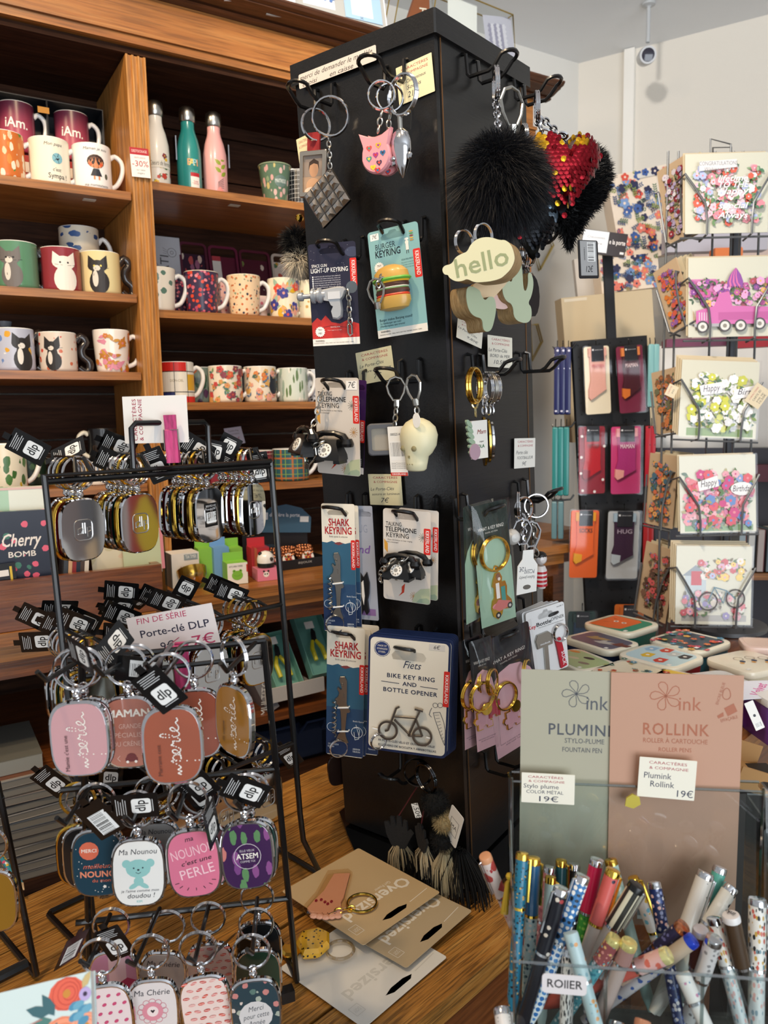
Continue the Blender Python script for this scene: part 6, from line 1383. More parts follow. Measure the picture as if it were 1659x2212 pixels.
def penpt(cx,cy):return 1020+.3852*cx,1800+.3852*cy
P_=lambda bg,cols,sc,thr,st=(1,1,1),**k:pat(bg,cols,sc*1.5,thr,st,**k)
PENS=[  # label, top, far point (crop px), Y top, Y bottom, cap material, barrel material, top metal, cap share, radius, clip
('peach topped red pen with drawn faces leaning out to the left',(72,128),(215,470),.60,.61,P_('#e8d3c8',['#b8383c','#c04a44','#e8d3c8'],75,.55),P_('#d8b8ac',['#b8383c','#e8d3c8'],70,.5),mat('#d99a70',.4),.62,.0052,1),
('teal leopard print pen with gold top and tassel',(282,112),(225,1000),.585,.555,P_('#1f6f8a',['#101014','#16161a','#c8a050'],260,.34),P_('#1f7390',['#101014','#16161a','#d8b070'],240,.34),GOLD,.34,.0052,1),
('blue pen with gold top and a pale floral barrel',(346,140),(318,760),.590,.575,mat('#2c5f86',.25,coat=.4),P_('#bcd0cc',['#2a4a5a','#e8d8c8','#5a8a90'],200,.38),GOLD,.50,.0054,1),
('pink marbled pen with silver top',(437,190),(385,560),.620,.610,P_('#b06a70',['#8a4a54','#d8a8a8','#d8c8c4'],180,.4),P_('#b06a70',['#8a4a54','#d8a8a8'],180,.4),CHROME,.8,.0050,0),
('dark teal pen with gold top',(500,152),(490,520),.625,.615,mat('#12444a',.3,coat=.3),mat('#12444a',.3),GOLD,.8,.0048,1),
('black pen with silver top at the back',(572,172),(560,560),.628,.615,mat('#141416',.3,coat=.3),mat('#141416',.3),CHROME,.8,.0050,1),
('mint pen with gold top',(440,246),(420,560),.600,.59,mat('#c8dcd4',.3),mat('#c8dcd4',.3),GOLD,.8,.0046,1),
('black pen with a red and cream print',(502,310),(290,1040),.560,.550,P_('#12121c',['#a83a3a','#d8cfc0','#12121c','#12121c'],120,.3),mat('#16161e',.25,coat=.4),CHROME,.48,.0060,1),
('blue and white tile patterned pen',(620,240),(335,1040),.565,.550,P_('#3c78b0',['#f0efe8','#14202e','#f0efe8'],150,.42,jitter=0),P_('#eef0ee',['#2f6fb0','#4a88c0'],150,.42,jitter=.1),CHROME,.46,.0058,1),
('crimson pen with silver top and green lower barrel',(700,148),(598,660),.600,.59,mat('#c41f4c',.25,coat=.4),P_('#3f9a3c',['#2a7a38','#8ac85a'],200,.4),CHROME,.56,.0058,0),
('coral pen with a drawn eye and gold top',(792,208),(610,760),.580,.57,P_('#cf5f58',['#2a2038','#cf5f58','#cf5f58','#cf5f58'],130,.3),mat('#cbbcae',.3),GOLD,.53,.0058,1),
('pale mint pen behind with gold top',(775,148),(930,720),.628,.60,P_('#a9c8be',['#88b0a8','#c8dcd4'],120,.4),mat('#a4beb6',.3),GOLD,.5,.0054,0),
('cream and black pinstriped pen cap',(925,292),(690,680),.570,.57,P_('#cfc8ae',['#2a2a26','#cfc8ae'],60,.8,(6,6,.01)),mat('#cfc0b0',.3),mat('#121212',.3),.57,.0066,1),
('white unicorn pen with gold top',(902,250),(1045,640),.610,.60,P_('#e6e4e0',['#d86a6a','#7ac0d8','#e8c04a','#e6e4e0'],120,.4),P_('#e6e4e0',['#7ac0d8','#e6e4e0'],120,.4),GOLD,.75,.0046,1),
('navy terrazzo pen with silver top',(1020,275),(1165,1080),.595,.55,P_('#1c2a58',['#d8d0cc','#3a5088','#e0b8b0','#8a98c0'],190,.4),P_('#1c2a58',['#d8d0cc','#3a5088','#8a98c0'],190,.4),CHROME,.36,.0054,0),
('white pen with black doodles and a silver clip',(1312,222),(1150,680),.605,.59,P_('#dcd6cc',['#1a1a1a','#dcd6cc','#dcd6cc','#dcd6cc'],130,.26),mat('#d6cfc4',.3),CHROME,.9,.0068,1),
('mint green pen with silver top',(1392,192),(1290,520),.615,.605,mat('#5fb0a0',.3,coat=.3),mat('#6a6a66',.3),CHROME,.8,.0056,0),
('white pen with black square drawings',(1455,300),(1290,560),.600,.59,P_('#dedace',['#141414','#e8e4da','#dedace'],150,.4,jitter=.3),mat('#cfcabe',.3),CHROME,.8,.0062,0),
('chevron pen with silver top in the middle right',(1355,475),(1440,800),.575,.56,P_('#e4e0d8',['#c85a48','#1c1c1e','#c8a04a','#6a8a94'],260,.42,(1,1,.55)),P_('#d0d4d0',['#8aa0a8','#d8a8a0'],260,.42,(1,1,.55)),CHROME,.8,.0058,1),
('dark brown pen with a white disc top',(1450,460),(1545,900),.560,.555,mat('#4a3624',.35),glassy('#e0e0dc',.12),mat('#e6e2e0',.3),.62,.0066,0),
('white pen with coloured chevrons at the right',(1600,368),(1592,1100),.570,.545,P_('#e4e0d8',['#c85a48','#1c1c1e','#c8a04a','#6a8a94'],260,.42,(1,1,.55)),P_('#d8dad6',['#8aa0a8','#d8a8a0','#c8ccc8'],260,.42,(1,1,.55)),CHROME,.53,.0066,1),
('navy floral pen with rose gold top and clip',(1185,520),(960,720),.555,.57,P_('#2c2a48',['#d8b8b0','#6a6a9a','#2c2a48'],180,.34),P_('#2c2a48',['#d8b8b0','#6a6a9a'],180,.34),ROSE,.6,.0058,1),
('brown pen with pearly grey top',(1282,540),(1250,820),.555,.56,mat('#6a3a30',.3),mat('#8a7a74',.3),mat('#c8c6cc',.25,.4),.7,.0060,0),
('beige pen with bright blue top',(1240,596),(880,860),.545,.56,mat('#b8a690',.3),P_('#c8c0c0',['#3a5a9a','#c8c0c0'],150,.4),mat('#1f3fc0',.15,.3,coat=.6),.45,.0058,0),
('pink pen with glowing pale gold top',(1102,680),(830,790),.535,.55,P_('#e0b0a8',['#d06a58','#e8c4b8'],90,.4),mat('#c85a4c',.3),mat('#f0e6a0',.15,.5),.6,.0062,1),
('teal floral pen with pale gold top',(802,588),(650,820),.545,.55,P_('#8a4a4a',['#d8b070','#c88a80','#5aa0a8'],230,.4),P_('#5aa0a8',['#e0e8e4','#3a7a8a'],230,.4),mat('#e8dc90',.15,.6),.55,.0058,1),
('rose brown pen with pale gold top',(882,612),(790,840),.540,.545,mat('#a07a72',.3),mat('#c0a89e',.3),mat('#e8dc90',.15,.6),.45,.0062,0),
('black and white face pen with silver top',(1358,590),(1230,980),.540,.55,P_('#cfcac6',['#1a1a1a','#cfcac6','#8a8684'],170,.36),P_('#c4c0bc',['#6a6664','#c4c0bc'],170,.36),CHROME,.55,.0062,0),
('pale blue pen with orange clouds',(552,560),(700,1090),.545,.52,P_('#b8d0d4',['#d89a5a','#8ab0bc','#b8d0d4'],130,.3),P_('#b8d0d4',['#d89a5a','#8ab0bc'],130,.3),mat('#b8d0d4',.3),.5,.0056,0),
('black and white zebra striped pen',(545,650),(525,1060),.555,.54,P_('#dedad4',['#141414','#1a1a1a'],240,.42,(2,2,.5)),P_('#dedad4',['#141414'],240,.42,(2,2,.5)),CHROME,.5,.0056,0),
('silver topped white dotted pen outside the holder at lower left',(165,985),(195,1200),.52,.50,P_('#e2deda',['#2a2a2a'],300,.22,jitter=0),mat('#e2deda',.3),CHROME,.5,.0060,1),
('white pen with small blue lettering',(1180,790),(1320,1100),.53,.51,P_('#e6e4e0',['#4a8ab0','#c88aa8','#e6e4e0','#e6e4e0'],160,.3),mat('#e6e4e0',.3),mat('#e6e4e0',.3),.5,.0056,0),
('black and gold pen low in the holder',(640,880),(690,1090),.535,.52,mat('#17161a',.3,coat=.3),mat('#17161a',.3),mat('#17161a',.3),.5,.0052,0),
('peach capped pen low in the holder',(958,1050),(940,1200),.53,.52,mat('#d08a68',.35),mat('#d08a68',.35),mat('#d08a68',.35),.5,.0060,0),
('dark capped pen low in the holder',(812,1060),(800,1200),.53,.52,mat('#1c2026',.35),mat('#1c2026',.35),CHROME,.5,.0060,0),
]
for lb,tp,bt,y0,y1,cm,bm_,tm,share,r,cl in PENS:
 p,q=at_y(*penpt(*tp),y0),at_y(*penpt(*bt),y1);d=(q-p);L=max(d.length,.12);L=min(L,.15) if L>.12 else .12
 d.normalize()
 low=(ZB+.008-p.z)/d.z if d.z<0 else L
 L=min(L,max(low,d.length*0+.05)) if low>.05 else L
 seen=(at_y(*penpt(*bt),y1)-p).length;lc=min(seen*share,.07);L=max(L,lc+.02)
 o=thing('pen',lb,'pen',frame(p,d.orthogonal(),d.cross(d.orthogonal())),'pens in the acrylic holder')
 M=frame(p,d.cross(V3((0,-1,0))),V3((0,-1,0)));o.matrix_world=frame(p,V3((1,0,0))-d*d.x,d.cross(V3((1,0,0))-d*d.x))
 # local z of this frame runs along the pen, away from its top
 B().lathe([(r*.6,-.001),(r*.95,-.0005),(r*1.03,.001),(r*1.03,.0045)],18).obj('top',tm,o)
 B().lathe([(r,.0046),(r,lc)],18).obj('cap',cm,o)
 B().lathe([(r*1.05,lc+.0001),(r*1.05,lc+.0022)],18).obj('band',tm if tm in (GOLD,CHROME,ROSE) else CHROME,o)
 B().lathe([(r*.93,lc+.0023),(r*.9,L*.9),(r*.5,L)],16).obj('barrel',bm_,o)
 if cl:
  s_=-1 if lb.startswith(('black pen','blue and','pale','peach')) else 1
  ang={True:20,False:160}[s_>0];cx_,cy_=math.cos(math.radians(ang)),math.sin(math.radians(ang));k=r+.0015
  B().tube([(cx_*r*.9,cy_*r*.9,.003),(cx_*k,cy_*k,.0035),(cx_*k,cy_*k,.036)],[.001,.0012,.0014],6).obj('clip',tm if tm in (GOLD,CHROME,ROSE) else CHROME,o)
 if 'tassel' in lb:
  b=B();R_=random.Random(2)
  for i in range(70):t=R_.random()*6.28;b.tube([(-.006,-.008,.020),(-.009+.0015*math.cos(t),-.008+.0015*math.sin(t),.026),(-.010+.003*math.cos(t),-.008+.003*math.sin(t),.050)],.0003,3)
  q_=b.obj('tassel',mat('#a88a20',.5),o);q_['kind']='stuff';B().ball(-.008,-.008,.021,.003,8).obj('tassel_knot',mat('#c8a428',.4),o)
 if 'white disc' in lb:a=Art(r*2,r*2,.0006);a.text(.5,.55,.34,'ink','#2a2a34',bold=.02);a.done(o,T(0,0,-.0014)@RX(180)@RZ(120))
# second clear box with black cards at the right edge
M=frame(V3((*(HM@V3((HW+.012,.025,0))).xy,ZB)),HM.col[0].xyz,HM.col[1].xyz);o=thing('acrylic_box','clear acrylic box of black cards at the right edge behind the pens','box',M)
B().box(.05,.04,.09,.10,.002,.178).obj('pane',ACRYL,o);B().box(.05,-.02,.09,.10,.002,.178).obj('pane',ACRYL,o);B().box(0,.01,.09,.002,.058,.178).obj('pane',ACRYL,o);B().box(.05,.01,.0015,.10,.06,.003).obj('floor_pane',ACRYL,o);B().tube([(0,-.02,.179),(.1,-.02,.179)],.0013,4).obj('polished_edge',ACEDGE,o);B().tube([(0,.04,.179),(.1,.04,.179)],.0013,4).obj('polished_edge',ACEDGE,o);B().tube([(0,-.02,.003),(0,-.02,.179)],.0012,4).obj('polished_edge',ACEDGE,o)
for i,y in enumerate((.0,.02)):
 q=thing('black_card',('black card with a broad white letter in the side box','black card behind the lettered one')[i],'card',M@T(.05,y,.085)@RX(90-6));card(q,.09,.155,mat('#121213',.3,coat=.3),.001,.002)
 if i == 0:a=Art(.09,.155,.001);a.line('#b3a59c',[(.05,.20),(.12,.42),(.42,.22),(.36,.50)],.05);a.line('#b3a59c',[(.12,.42),(.40,.20)],.012);a.done(q)
sd=thing('holder_stand','dark stand under the acrylic box at the right edge','stand',M);B().box(.05,.01,-.012,.10,.06,.022).obj('top',mat('#2a211b',.5),sd)
for x in (.01,.09):B().box(x,.01,-ZB/2-.0135,.015,.05,ZB-.02).obj('leg',mat('#2a211b',.5),sd)

# ================================================================== GOODS IN THE WALL CABINET
def cs(px,d,py=700):return cabs(px,py,d)[0]
def mug(label,px,d,z,r,h,m,flare=1.0,handle=0,hm=None,tail=False,art=None,rot=0,rimm=None,py=None,group='mugs in the wall cabinet',name='mug',lid=False,inner='#e8e2d6'):
 s_=cabs(px,py or 700,d)[0];M=CAB@T(s_,d,z+.0005)@RZ(rot);o=thing(name,label,'mug',M,group)
 prof=[(r*.80/flare ** .0*(1 if flare == 1 else .82),0)]
 rb=r*(1 if flare == 1 else flare)
 prof=[(rb*.90,0),(rb*.98,h*.03),(rb+(r-rb)*.1,h*.08)]+[(rb+(r-rb)*(k/6) ** .7,h*(.08+.92*k/6)) for k in range(1,7)]
 b=B().lathe(prof,28,cap=False);n=28;b.add([(rb*.9*math.cos(2*PI*k/n),rb*.9*math.sin(2*PI*k/n),0) for k in range(n)],[tuple(reversed(range(n)))])
 b.uv=lambda c:((math.atan2(c.x,-c.y)/6.2832+.5),c.z/h);b.obj('body',m,o,smooth=50)
 B().lathe([(r,h),(r*.985,h+.0012),(r*.94,h+.0008),(r*.93,h*.9),(rb*.86,h*.12),(.001,h*.10)],28,cap=False).obj('rim',rimm or WHITE,o,smooth=50)
 if handle is not None:
  if tail:pts=[(r*.96,0,h*.80),(r*1.25,0,h*.95),(r*1.5,0,h*.80),(r*1.25,0,h*.62),(r*1.30,0,h*.42),(r*1.62,0,h*.28),(r*1.62,0,h*.08),(r*1.35,0,h*.02),(r*1.05,0,h*.12)];rad=[.006,.008,.006,.006,.006,.006,.0065,.0065,.006]
  else:pts=[(r*.95,0,h*.82),(r*1.22,0,h*.90),(r*1.55,0,h*.80),(r*1.62,0,h*.62),(r*1.5,0,h*.42),(r*1.25,0,h*.24),(rb*.97,0,h*.16)];rad=[.005,.0048,.0046,.0046,.0046,.0046,.005]
  sm=[]
  for i in range(len(pts)-1):
   for k in range(3):
    t=k/3;P=[V3(pts[max(0,i-1)]),V3(pts[i]),V3(pts[i+1]),V3(pts[min(len(pts)-1,i+2)])]
    sm.append((P[1]*2+(P[2]-P[0])*t+(P[0]*2-P[1]*5+P[2]*4-P[3])*t*t+(-P[0]+P[1]*3-P[2]*3+P[3])*t ** 3)/2)
  sm.append(V3(pts[-1]));B().tube(sm,rad[1],10,M=RZ(handle)).obj('handle',hm or WHITE,o,smooth=60)
 if lid:B().lathe([(r*1.04,h+.001),(r*1.05,h+.004),(r*.9,h+.0065),(.001,h+.007)],28).obj('lid',WHITE,o)
 if art:
  a=Art(2*r*1.5,h,.0);art(a);a.done(o,T(0,0,h/2),wrap=(r,lambda y:rb+(r-rb)*max(0,min(1,(y+h/2)/h)) ** .7))
 return o
CLB='#241d1c'
def blooms(cols,leaf,n,seed,r=.07,stems=1.0):
 """flowers and leaves printed round a mug"""
 def f(a):
  R_=random.Random(seed)
  for i in range(n):
   u,v=R_.uniform(.04,.96),R_.uniform(.08,.94)
   for k in range(2):a.leaf(R_.choice(leaf),u,v,r*1.5*stems,.42,R_.random()*360)
   if cols and R_.random()<.75:a.petals(R_.choice(cols),u,v,r*R_.uniform(.6,1.1),5,R_.choice(cols),.5)
 return f
def cat(c1,c2,u=.5,s=1.0,x=0):
 def f(a):
  a.disc(c1,u,.74,.17*s,.20*s,n=18);a.disc(c1,u-.02,.36,.17*s,.10*s,n=16);a.disc(c1,u-.01,.55,.11*s,.16*s,n=12)
  a.poly(c1,[(u-.19*s,.36),(u-.17*s,.10),(u-.03*s,.27)]);a.poly(c1,[(u+.15*s,.36),(u+.14*s,.10),(u+.0*s,.27)])
  a.disc(c2,u-.06*s,.66,.05*s,.14*s,n=14);a.disc(c2,u-.03,.41,.06*s,.05*s,n=10)
  for du in (-.07,.04):a.disc('#1c1816' if c1 != CLB else '#e8d060',u+du*s,.355,.018,n=6)
  for k in (-1,1):a.line('#2a2220',[(u+.04*k,.42),(u+.17*k,.40)],.006)
 return f
PENG=mat('#2a2422',.2,coat=.4)
# --- top left shelf
z=zL[0]
for i,(px,lb) in enumerate(((38,'left'),(160,'right'))):
 s_=cs(px,.17,280);o=thing('gift_carton','red carton behind the mugs on the top left shelf, under the %s pink mug' % lb,'box',CAB@T(s_,.19,z+.0005),'red cartons');B().box(0,0,.042,.085,.10,.083).obj('carton',mat('#a8281f',.5),o);B().box(0,-.0505,.06,.05,.0006,.02).obj('label_panel',mat('#e8ddd0',.5),o)
 M=CAB@T(s_,.19,z+.0845);o=thing('mug_gift_box','black open-front gift box around the %s iAm mug' % lb,'box',M,'black mug boxes');bk=mat('#1d2027',.4)
 for bx in ((-.055,0,.058,.002,.09,.114),(.055,0,.058,.002,.09,.114),(0,0,.001,.112,.09,.002),(0,0,.116,.112,.09,.002),(0,.044,.058,.112,.002,.114)):B().box(*bx).obj('side',bk,o)
 if i == 0:B().box(.048,-.0455,.095,.022,.0006,.012).obj('price_sticker',mat('#d8922e',.5),o)
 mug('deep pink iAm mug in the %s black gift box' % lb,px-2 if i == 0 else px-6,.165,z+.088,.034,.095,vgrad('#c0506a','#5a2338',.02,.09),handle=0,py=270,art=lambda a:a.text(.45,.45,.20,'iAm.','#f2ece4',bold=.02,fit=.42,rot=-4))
mug('orange leaf patterned mug at the left edge of the top shelf',8,.05,z,.036,.084,pat('#d0702c',['#e8e0c8','#5f8a3c','#d88a3c','#e8c8a0'],70,.42,(1.4,1.4,.7)),py=330)
def ballart(a):
 a.text(.52,.15,.07,'Mon papa','#3a3430',shear=.25,fit=.30);a.disc('#7fb6c4',.58,.45,.09);a.poly('#23282c',[(.58+.035*math.cos(t),.45+.05*math.sin(t)) for t in [i*1.2566 for i in range(5)]][::-1])
 for i in range(5):t=i*1.2566;a.line('#23282c',[(.58+.035*math.cos(t),.45+.05*math.sin(t)),(.58+.08*math.cos(t),.45+.115*math.sin(t))],.008)
 a.text(.56,.70,.08,"c'est",'#3a3430',shear=.25,fit=.14);a.text(.58,.84,.11,'Sympa !','#3a3430',bold=.01,fit=.32)
mug('cream mug with a blue football on the top left shelf',106,.05,z,.037,.085,CREAM,py=340,art=ballart)
def girlart(a):
 a.text(.5,.12,.06,'Maman je suis','#3a3430',shear=.25,fit=.42);a.disc('#3a2018',.50,.40,.15,.12);a.disc('#d98a5c',.50,.43,.13,.095);a.rect('#3a2018',.38,.33,.62,.38);a.disc('#d95a30',.41,.46,.03);a.disc('#d95a30',.59,.46,.03);a.disc('#241410',.45,.43,.022,.03);a.disc('#241410',.55,.43,.022,.03)
 a.poly('#20242e',[(.45,.56),(.55,.56),(.60,.72),(.40,.72)]);a.rect('#d98a5c',.45,.72,.48,.80);a.rect('#d98a5c',.53,.72,.56,.80);a.disc('#5a5a4a',.68,.70,.03,.05);a.text(.5,.92,.06,'ma mamounette','#3a3430',shear=.25,fit=.42)
mug('white mug with a cartoon girl on the top left shelf',198,.05,z,.037,.086,WHITE,py=350,art=girlart)
# --- top right shelf: bottles
z=zR[0]
def bottle(label,px,m,art=None,tags=None):
 s_=cs(px,.09,300);M=CAB@T(s_,.09,z+.0005);o=thing('water_bottle',label,'bottle',M,'insulated bottles')
 r=.0262;B().lathe([(r*.85,0),(r,.006),(r,.085),(r*.97,.10),(r*.80,.122),(r*.60,.138),(r*.54,.146),(r*.54,.158)],28).obj('body',m,o,smooth=50)
 B().lathe([(r*.60,.158),(r*.66,.160),(r*.66,.176),(r*.60,.186),(r*.4,.190),(.001,.191)],24).obj('cap',STEEL,o,smooth=50)
 if tags:B().box(*tags,.0025,.018,.05).obj('straw',CHROME,o)
 if art:a=Art(2*r*1.5,.08,0);art(a);a.done(o,T(0,0,.045),wrap=(r,))
bottle('white bottle with bright flowers on the top right shelf',337,mat('#ece6da',.3,coat=.3),lambda a:(blooms(['#c23a2a','#e0b82c','#8a2a3a'],['#5a7a50'],12,2,.07)(a),a.rect('#e0dccf',.2,.28,.8,.46),a.text(.5,.35,.12,'Coeurs de femme','#3a3430',shear=.3,fit=.6)))
def papi(a):
 for i,(ch,c_) in enumerate(zip('PAPI',('#e8a86a','#e8d06a','#9ad0d8','#e89a6a'))):a.text(.40+i*.075,.20,.17,ch,c_,bold=.03)
 a.text(.52,.42,.08,'cool','#7fc0b4',shear=.2);a.rect('#b8242e',.42,.46,.68,.56);a.rect('#eee9e2',.42,.56,.68,.92);a.text(.55,.72,.10,'-30%','#b8242e',fit=.18)
bottle('teal PAPI bottle with a red sale sticker',406,mat('#2a8c86',.3,coat=.3),papi,(-.030,0,.10))
bottle('pink bottle with a green palm leaf',462,mat('#e3a9a6',.3,coat=.3),lambda a:([a.leaf('#8a9a2c',.55,.05+.10*k,.22,.5,40+100*(k % 2)) for k in range(5)],[a.line('#2a2a2a',[(.45,.62+.03*k),(.62,.50+.05*k)],.012) for k in range(6)],a.poly('#e08a84',[(.3,.95),(.5,.72),(.72,.95)])),(.030,0,.10))
def tumbler(label,px,d,r0,r1,h,m,py=350,art=None,zz=None):
 o=thing('tumbler',label,'cup',CAB@T(cabs(px,py,d)[0],d,(zz or z)+.0005),'tumblers on the top right shelf');B().lathe([(r0*.92,0),(r0,.003),(r1,h),(r1*1.04,h+.002),(r1*.95,h+.003),(r1*.92,h-.004),(r0*.9,.01),(.001,.009)],28).obj('cup',m,o,smooth=50)
 B().tube(circ(r1*1.01,28,z=h+.002),.0016,6,True).obj('rim',mat('#8a9a7c',.4),o)
 if art:a=Art(2*r1*1.5,h,0);art(a);a.done(o,T(0,0,h/2),wrap=(r0,lambda y:r0+(r1-r0)*(y+h/2)/h))
tumbler('floral green and pink tumbler near the tower on the top shelf',594,.05,.027,.036,.080,pat('#5f7a62',['#d8a8a0','#c8b878','#8aa07a','#d8b8b0'],75,.4,(1.3,1.3,.7)),390,lambda a:(a.disc('#5a7068',.5,.45,.12),a.text(.5,.45,.10,'MAITRESSE','#d8dcd4',fit=.2)))
mug('white paper cup with a small green label at the back of the top shelf',624,.17,z,.034,.115,WHITE,.8,None,py=320,name='paper_cup',art=lambda a:(a.text(.5,.4,.14,'M','#4a4a4a',fit=.08),a.rect('#3f8a6a',.44,.62,.56,.76)))
mug('black and white grid mug beside the tower on the top shelf',648,.05,z,.030,.078,plaid('#16181c','#16181c','#c8c8c4',8),handle=None,py=400)
# --- second row
z=zL[1]
mug('green cat mug with a black tail handle',36,.05,z,.039,.086,mat('#5c8a6a',.2,coat=.4),hm=PENG,tail=True,art=cat('#6a6460','#d8d0c4',.38),py=580)
mug('crimson mug with a white cat',132,.05,z,.0375,.083,mat('#8e3038',.2,coat=.4),handle=180,hm=PENG,tail=True,art=cat('#e9e2d6','#e9e2d6',.52,1.15),py=590,rot=0)
mug('yellow mug with a black cat and tail handle',218,.05,z,.0385,.082,mat('#e0d09a',.2,coat=.4),hm=PENG,tail=True,art=cat(CLB,'#d8cfc2',.40),py=600)
mug('cream mug with blue scenery at the back of the second shelf',172,.15,z,.040,.150,pat('#d9cfbb',['#2c4a7a','#34558a','#d9cfbb'],60,.42,(.6,.6,1)),py=540)
z=zR[1]
def lmug(label,px,m,art=None,d=.05):mug(label,px,d,z,.0375,.088,m,.86,py=640,lid=False,art=art,rimm=CREAM)
lmug('lidded cream mug half hidden by the fluted pillar',342,pat('#eae0ce',['#5a7a6a','#eae0ce','#eae0ce'],60,.4))
lmug('purple mug covered in red and pink blossoms',436,pat('#3c2c48',['#d8482c','#d0687a','#c83a3a','#e08a94','#b04a6a'],105,.42))
lmug('peach terrazzo patterned mug',527,pat('#eecfa8',['#c8642a','#2c3448','#8a9a7c','#c87a44'],120,.32))
lmug('cream mug with bold lemon and leaf shapes',613,mat('#eee2c6',.25,coat=.4),blooms(['#e0a08a','#3a3a8a','#d84a30'],['#d8a81c','#9ab8a0','#e0a08a'],14,5,.10,1.5))
lmug('cream mug partly hidden behind the tower on the middle shelf',672,pat('#ece0c4',['#c8a05a','#ece0c4'],80,.3))
for i,(px,w_,h_,m,lb) in enumerate(((398,.045,.092,pat('#3c2c48',['#d0687a','#c84a6a','#e08a94'],150,.42),'blossom printed carton beside the purple mug'),(374,.035,.085,pat('#e8e0d4',['#3a5a4a','#5a7a68'],90,.42),'leafy white carton behind the lidded mug'),(486,.020,.085,pat('#e6b8b0',['#c85a6a','#4a5a8a'],110,.32),'slim pink printed carton between the mugs'),(572,.05,.060,pat('#e8d0cc',['#c86a7a','#5a7a9a','#7a9a7a'],80,.34),'pink floral carton behind the terrazzo mug'),(645,.05,.080,mat('#16352c',.5),'dark green carton beside the lemon mug'))):
 o=thing('gift_carton',lb,'box',CAB@T(cabs(px,640,.11)[0],.13,z+.0005),'cartons behind the mugs');B().box(0,0,h_/2,w_,.04,h_).obj('carton',m,o);B().box(0,0,h_+.0005,w_*.98,.038,.001).obj('flap',mat('#d8d0c4',.6),o)
def tray(label,x0,x1,y0,m,h_,rimc,d=.235,fn=None):
 a0,a1=cabs(x0,y0,d-.03),cabs(x1,y0,d-.03);w_=a1[0]-a0[0];M=CAB@T((a0[0]+a1[0])/2,d-.002,z+.002)@RX(90-12);o=thing('serving_tray',label,'tray',M,'trays leaning at the back of the shelf')
 B().prism(rrect(w_,h_,.012,4,0,h_/2),-.002,0).obj('base',m,o,smooth=0);B().prism(keyhole(rrect(w_,h_,.012,4,0,h_/2),rrect(w_-.012,h_-.012,.008,4,0,h_/2)),-.002,.007).obj('rim',rimc,o,smooth=0)
 if fn:a=Art(w_,h_,.0004);fn(a);a.done(o,T(0,h_/2,0))
tray('dark tray with pink and coral leaves',401,463,500,pat('#3a2438',['#d8806a','#e8c8b8','#c85a5a','#a86a8a','#e8d8c8'],48,.45,(1.6,.8,1)),.205,mat('#5a2438',.4))
tray('plain wine red tray with a white price label',466,531,508,mat('#5f1c34',.35),.203,mat('#6a2440',.35),fn=lambda a:(a.rect('#e8e2dc',.14,.12,.42,.40),a.rect('#b8404a',.14,.12,.42,.18),a.text(.66,.62,.08,'LULY','#d8c8c4',rot=-75)))
tray('wine red tray with green sprigs',534,602,515,pat('#4f1a2c',['#5f8a4a','#d8c8b8','#4f1a2c','#4f1a2c','#7a8a4a'],50,.36,(1.3,.8,1)),.20,mat('#5a2034',.35))
tray('pale floral tray partly behind the fur pompom',605,668,522,pat('#d8ccc0',['#c85a4a','#5a7a5a','#c89a3a','#d8ccc0'],55,.36),.198,mat('#c8bcb0',.35))
a0=cabs(360,490,.235);M=CAB@T(a0[0]-.004,.240,z+.002)@RX(90-8);o=thing('cat_board','pale board with cat faces and the word CHATI at the back of the shelf','board',M);B().box(0,.106,0,.085,.208,.004).obj('board',mat('#c8ccd4',.5),o)
a=Art(.085,.208,.0021)
for u,v in ((.75,.18),(.72,.62),(.2,.35)):a.ring('#5a5a60',u,v,.13,.012);a.ring('#5a5a60',u,v,.05,.012);[a.line('#5a5a60',[(u-.25,v-.02+k*.03),(u-.14,v+k*.02)],.008) for k in (-1,0,1)]
a.text(.52,.42,.10,'CHATI','#4a4a50',rot=88);a.done(o,T(0,.106,0))
# --- third row
z=zL[2]
mug('lilac blue mug with a black and white cat',30,.05,z,.0375,.080,pat('#b8bccc',['#d8a02c','#6a86b8','#e8e4e0'],50,.32),hm=PENG,tail=True,art=cat('#2a2624','#e8e2d8',.62),py=755)
mug('floral mug with a black cat and tail handle',125,.05,z,.036,.076,pat('#d8cabb',['#c8442e','#d8cabb','#d8cabb','#c86a4a'],90,.34),hm=PENG,tail=True,art=cat('#24201e','#d8d0c4',.36,.85),py=760)
mug('white mug with ochre and pink leaves on the third shelf',241,.05,z,.0365,.085,mat('#efe6dc',.25,coat=.4),.84,py=750,art=blooms(['#d88aa0','#c87a2c'],['#c8913c','#b87a2c','#d88aa0'],24,3,.07,1.4))
o=thing('glass_jar','small grey glass jar behind the lilac cat mug','jar',CAB@T(cs(10,.13,700),.13,z+.0005),None);B().lathe([(.016,0),(.018,.005),(.018,.085),(.012,.095),(.014,.105),(.001,.107)],20).obj('jar',mat('#6a7078',.2,0,coat=.3),o)
z=zR[2]
def mond(a):
 a.rect('#e8e2d4',0,0,1,1)
 for r_ in (('#c8241c',0,0,.6,.22),('#e0a81c',.62,.3,1,.7),('#23306a',0,.75,.35,1),('#d8241c',.36,.85,1,1),('#e0a81c',.2,.86,.35,1),('#e8e2d4',0,.24,.6,.72)):a.rect(*r_)
 for u in (.0,.35,.61):a.rect('#17171a',u,0,u+.012,1)
 for v in (.22,.73):a.rect('#17171a',0,v,1,v+.02)
 a.text(.40,.46,.06,'DON-CIEL','#8a7a4a',fit=.26)
mug('Mondrian style mug in red yellow and white squares',382,.06,z,.0365,.086,mat('#e8e2d4',.25,coat=.4),art=mond,py=820)
mug('dark floral tumbler between the Mondrian mug and the heart mug',432,.12,z,.035,.080,pat('#7a8a80',['#5a3a5a','#b86a4a','#3a5a48'],60,.42,(1.2,1.2,.7)),handle=None,py=825)
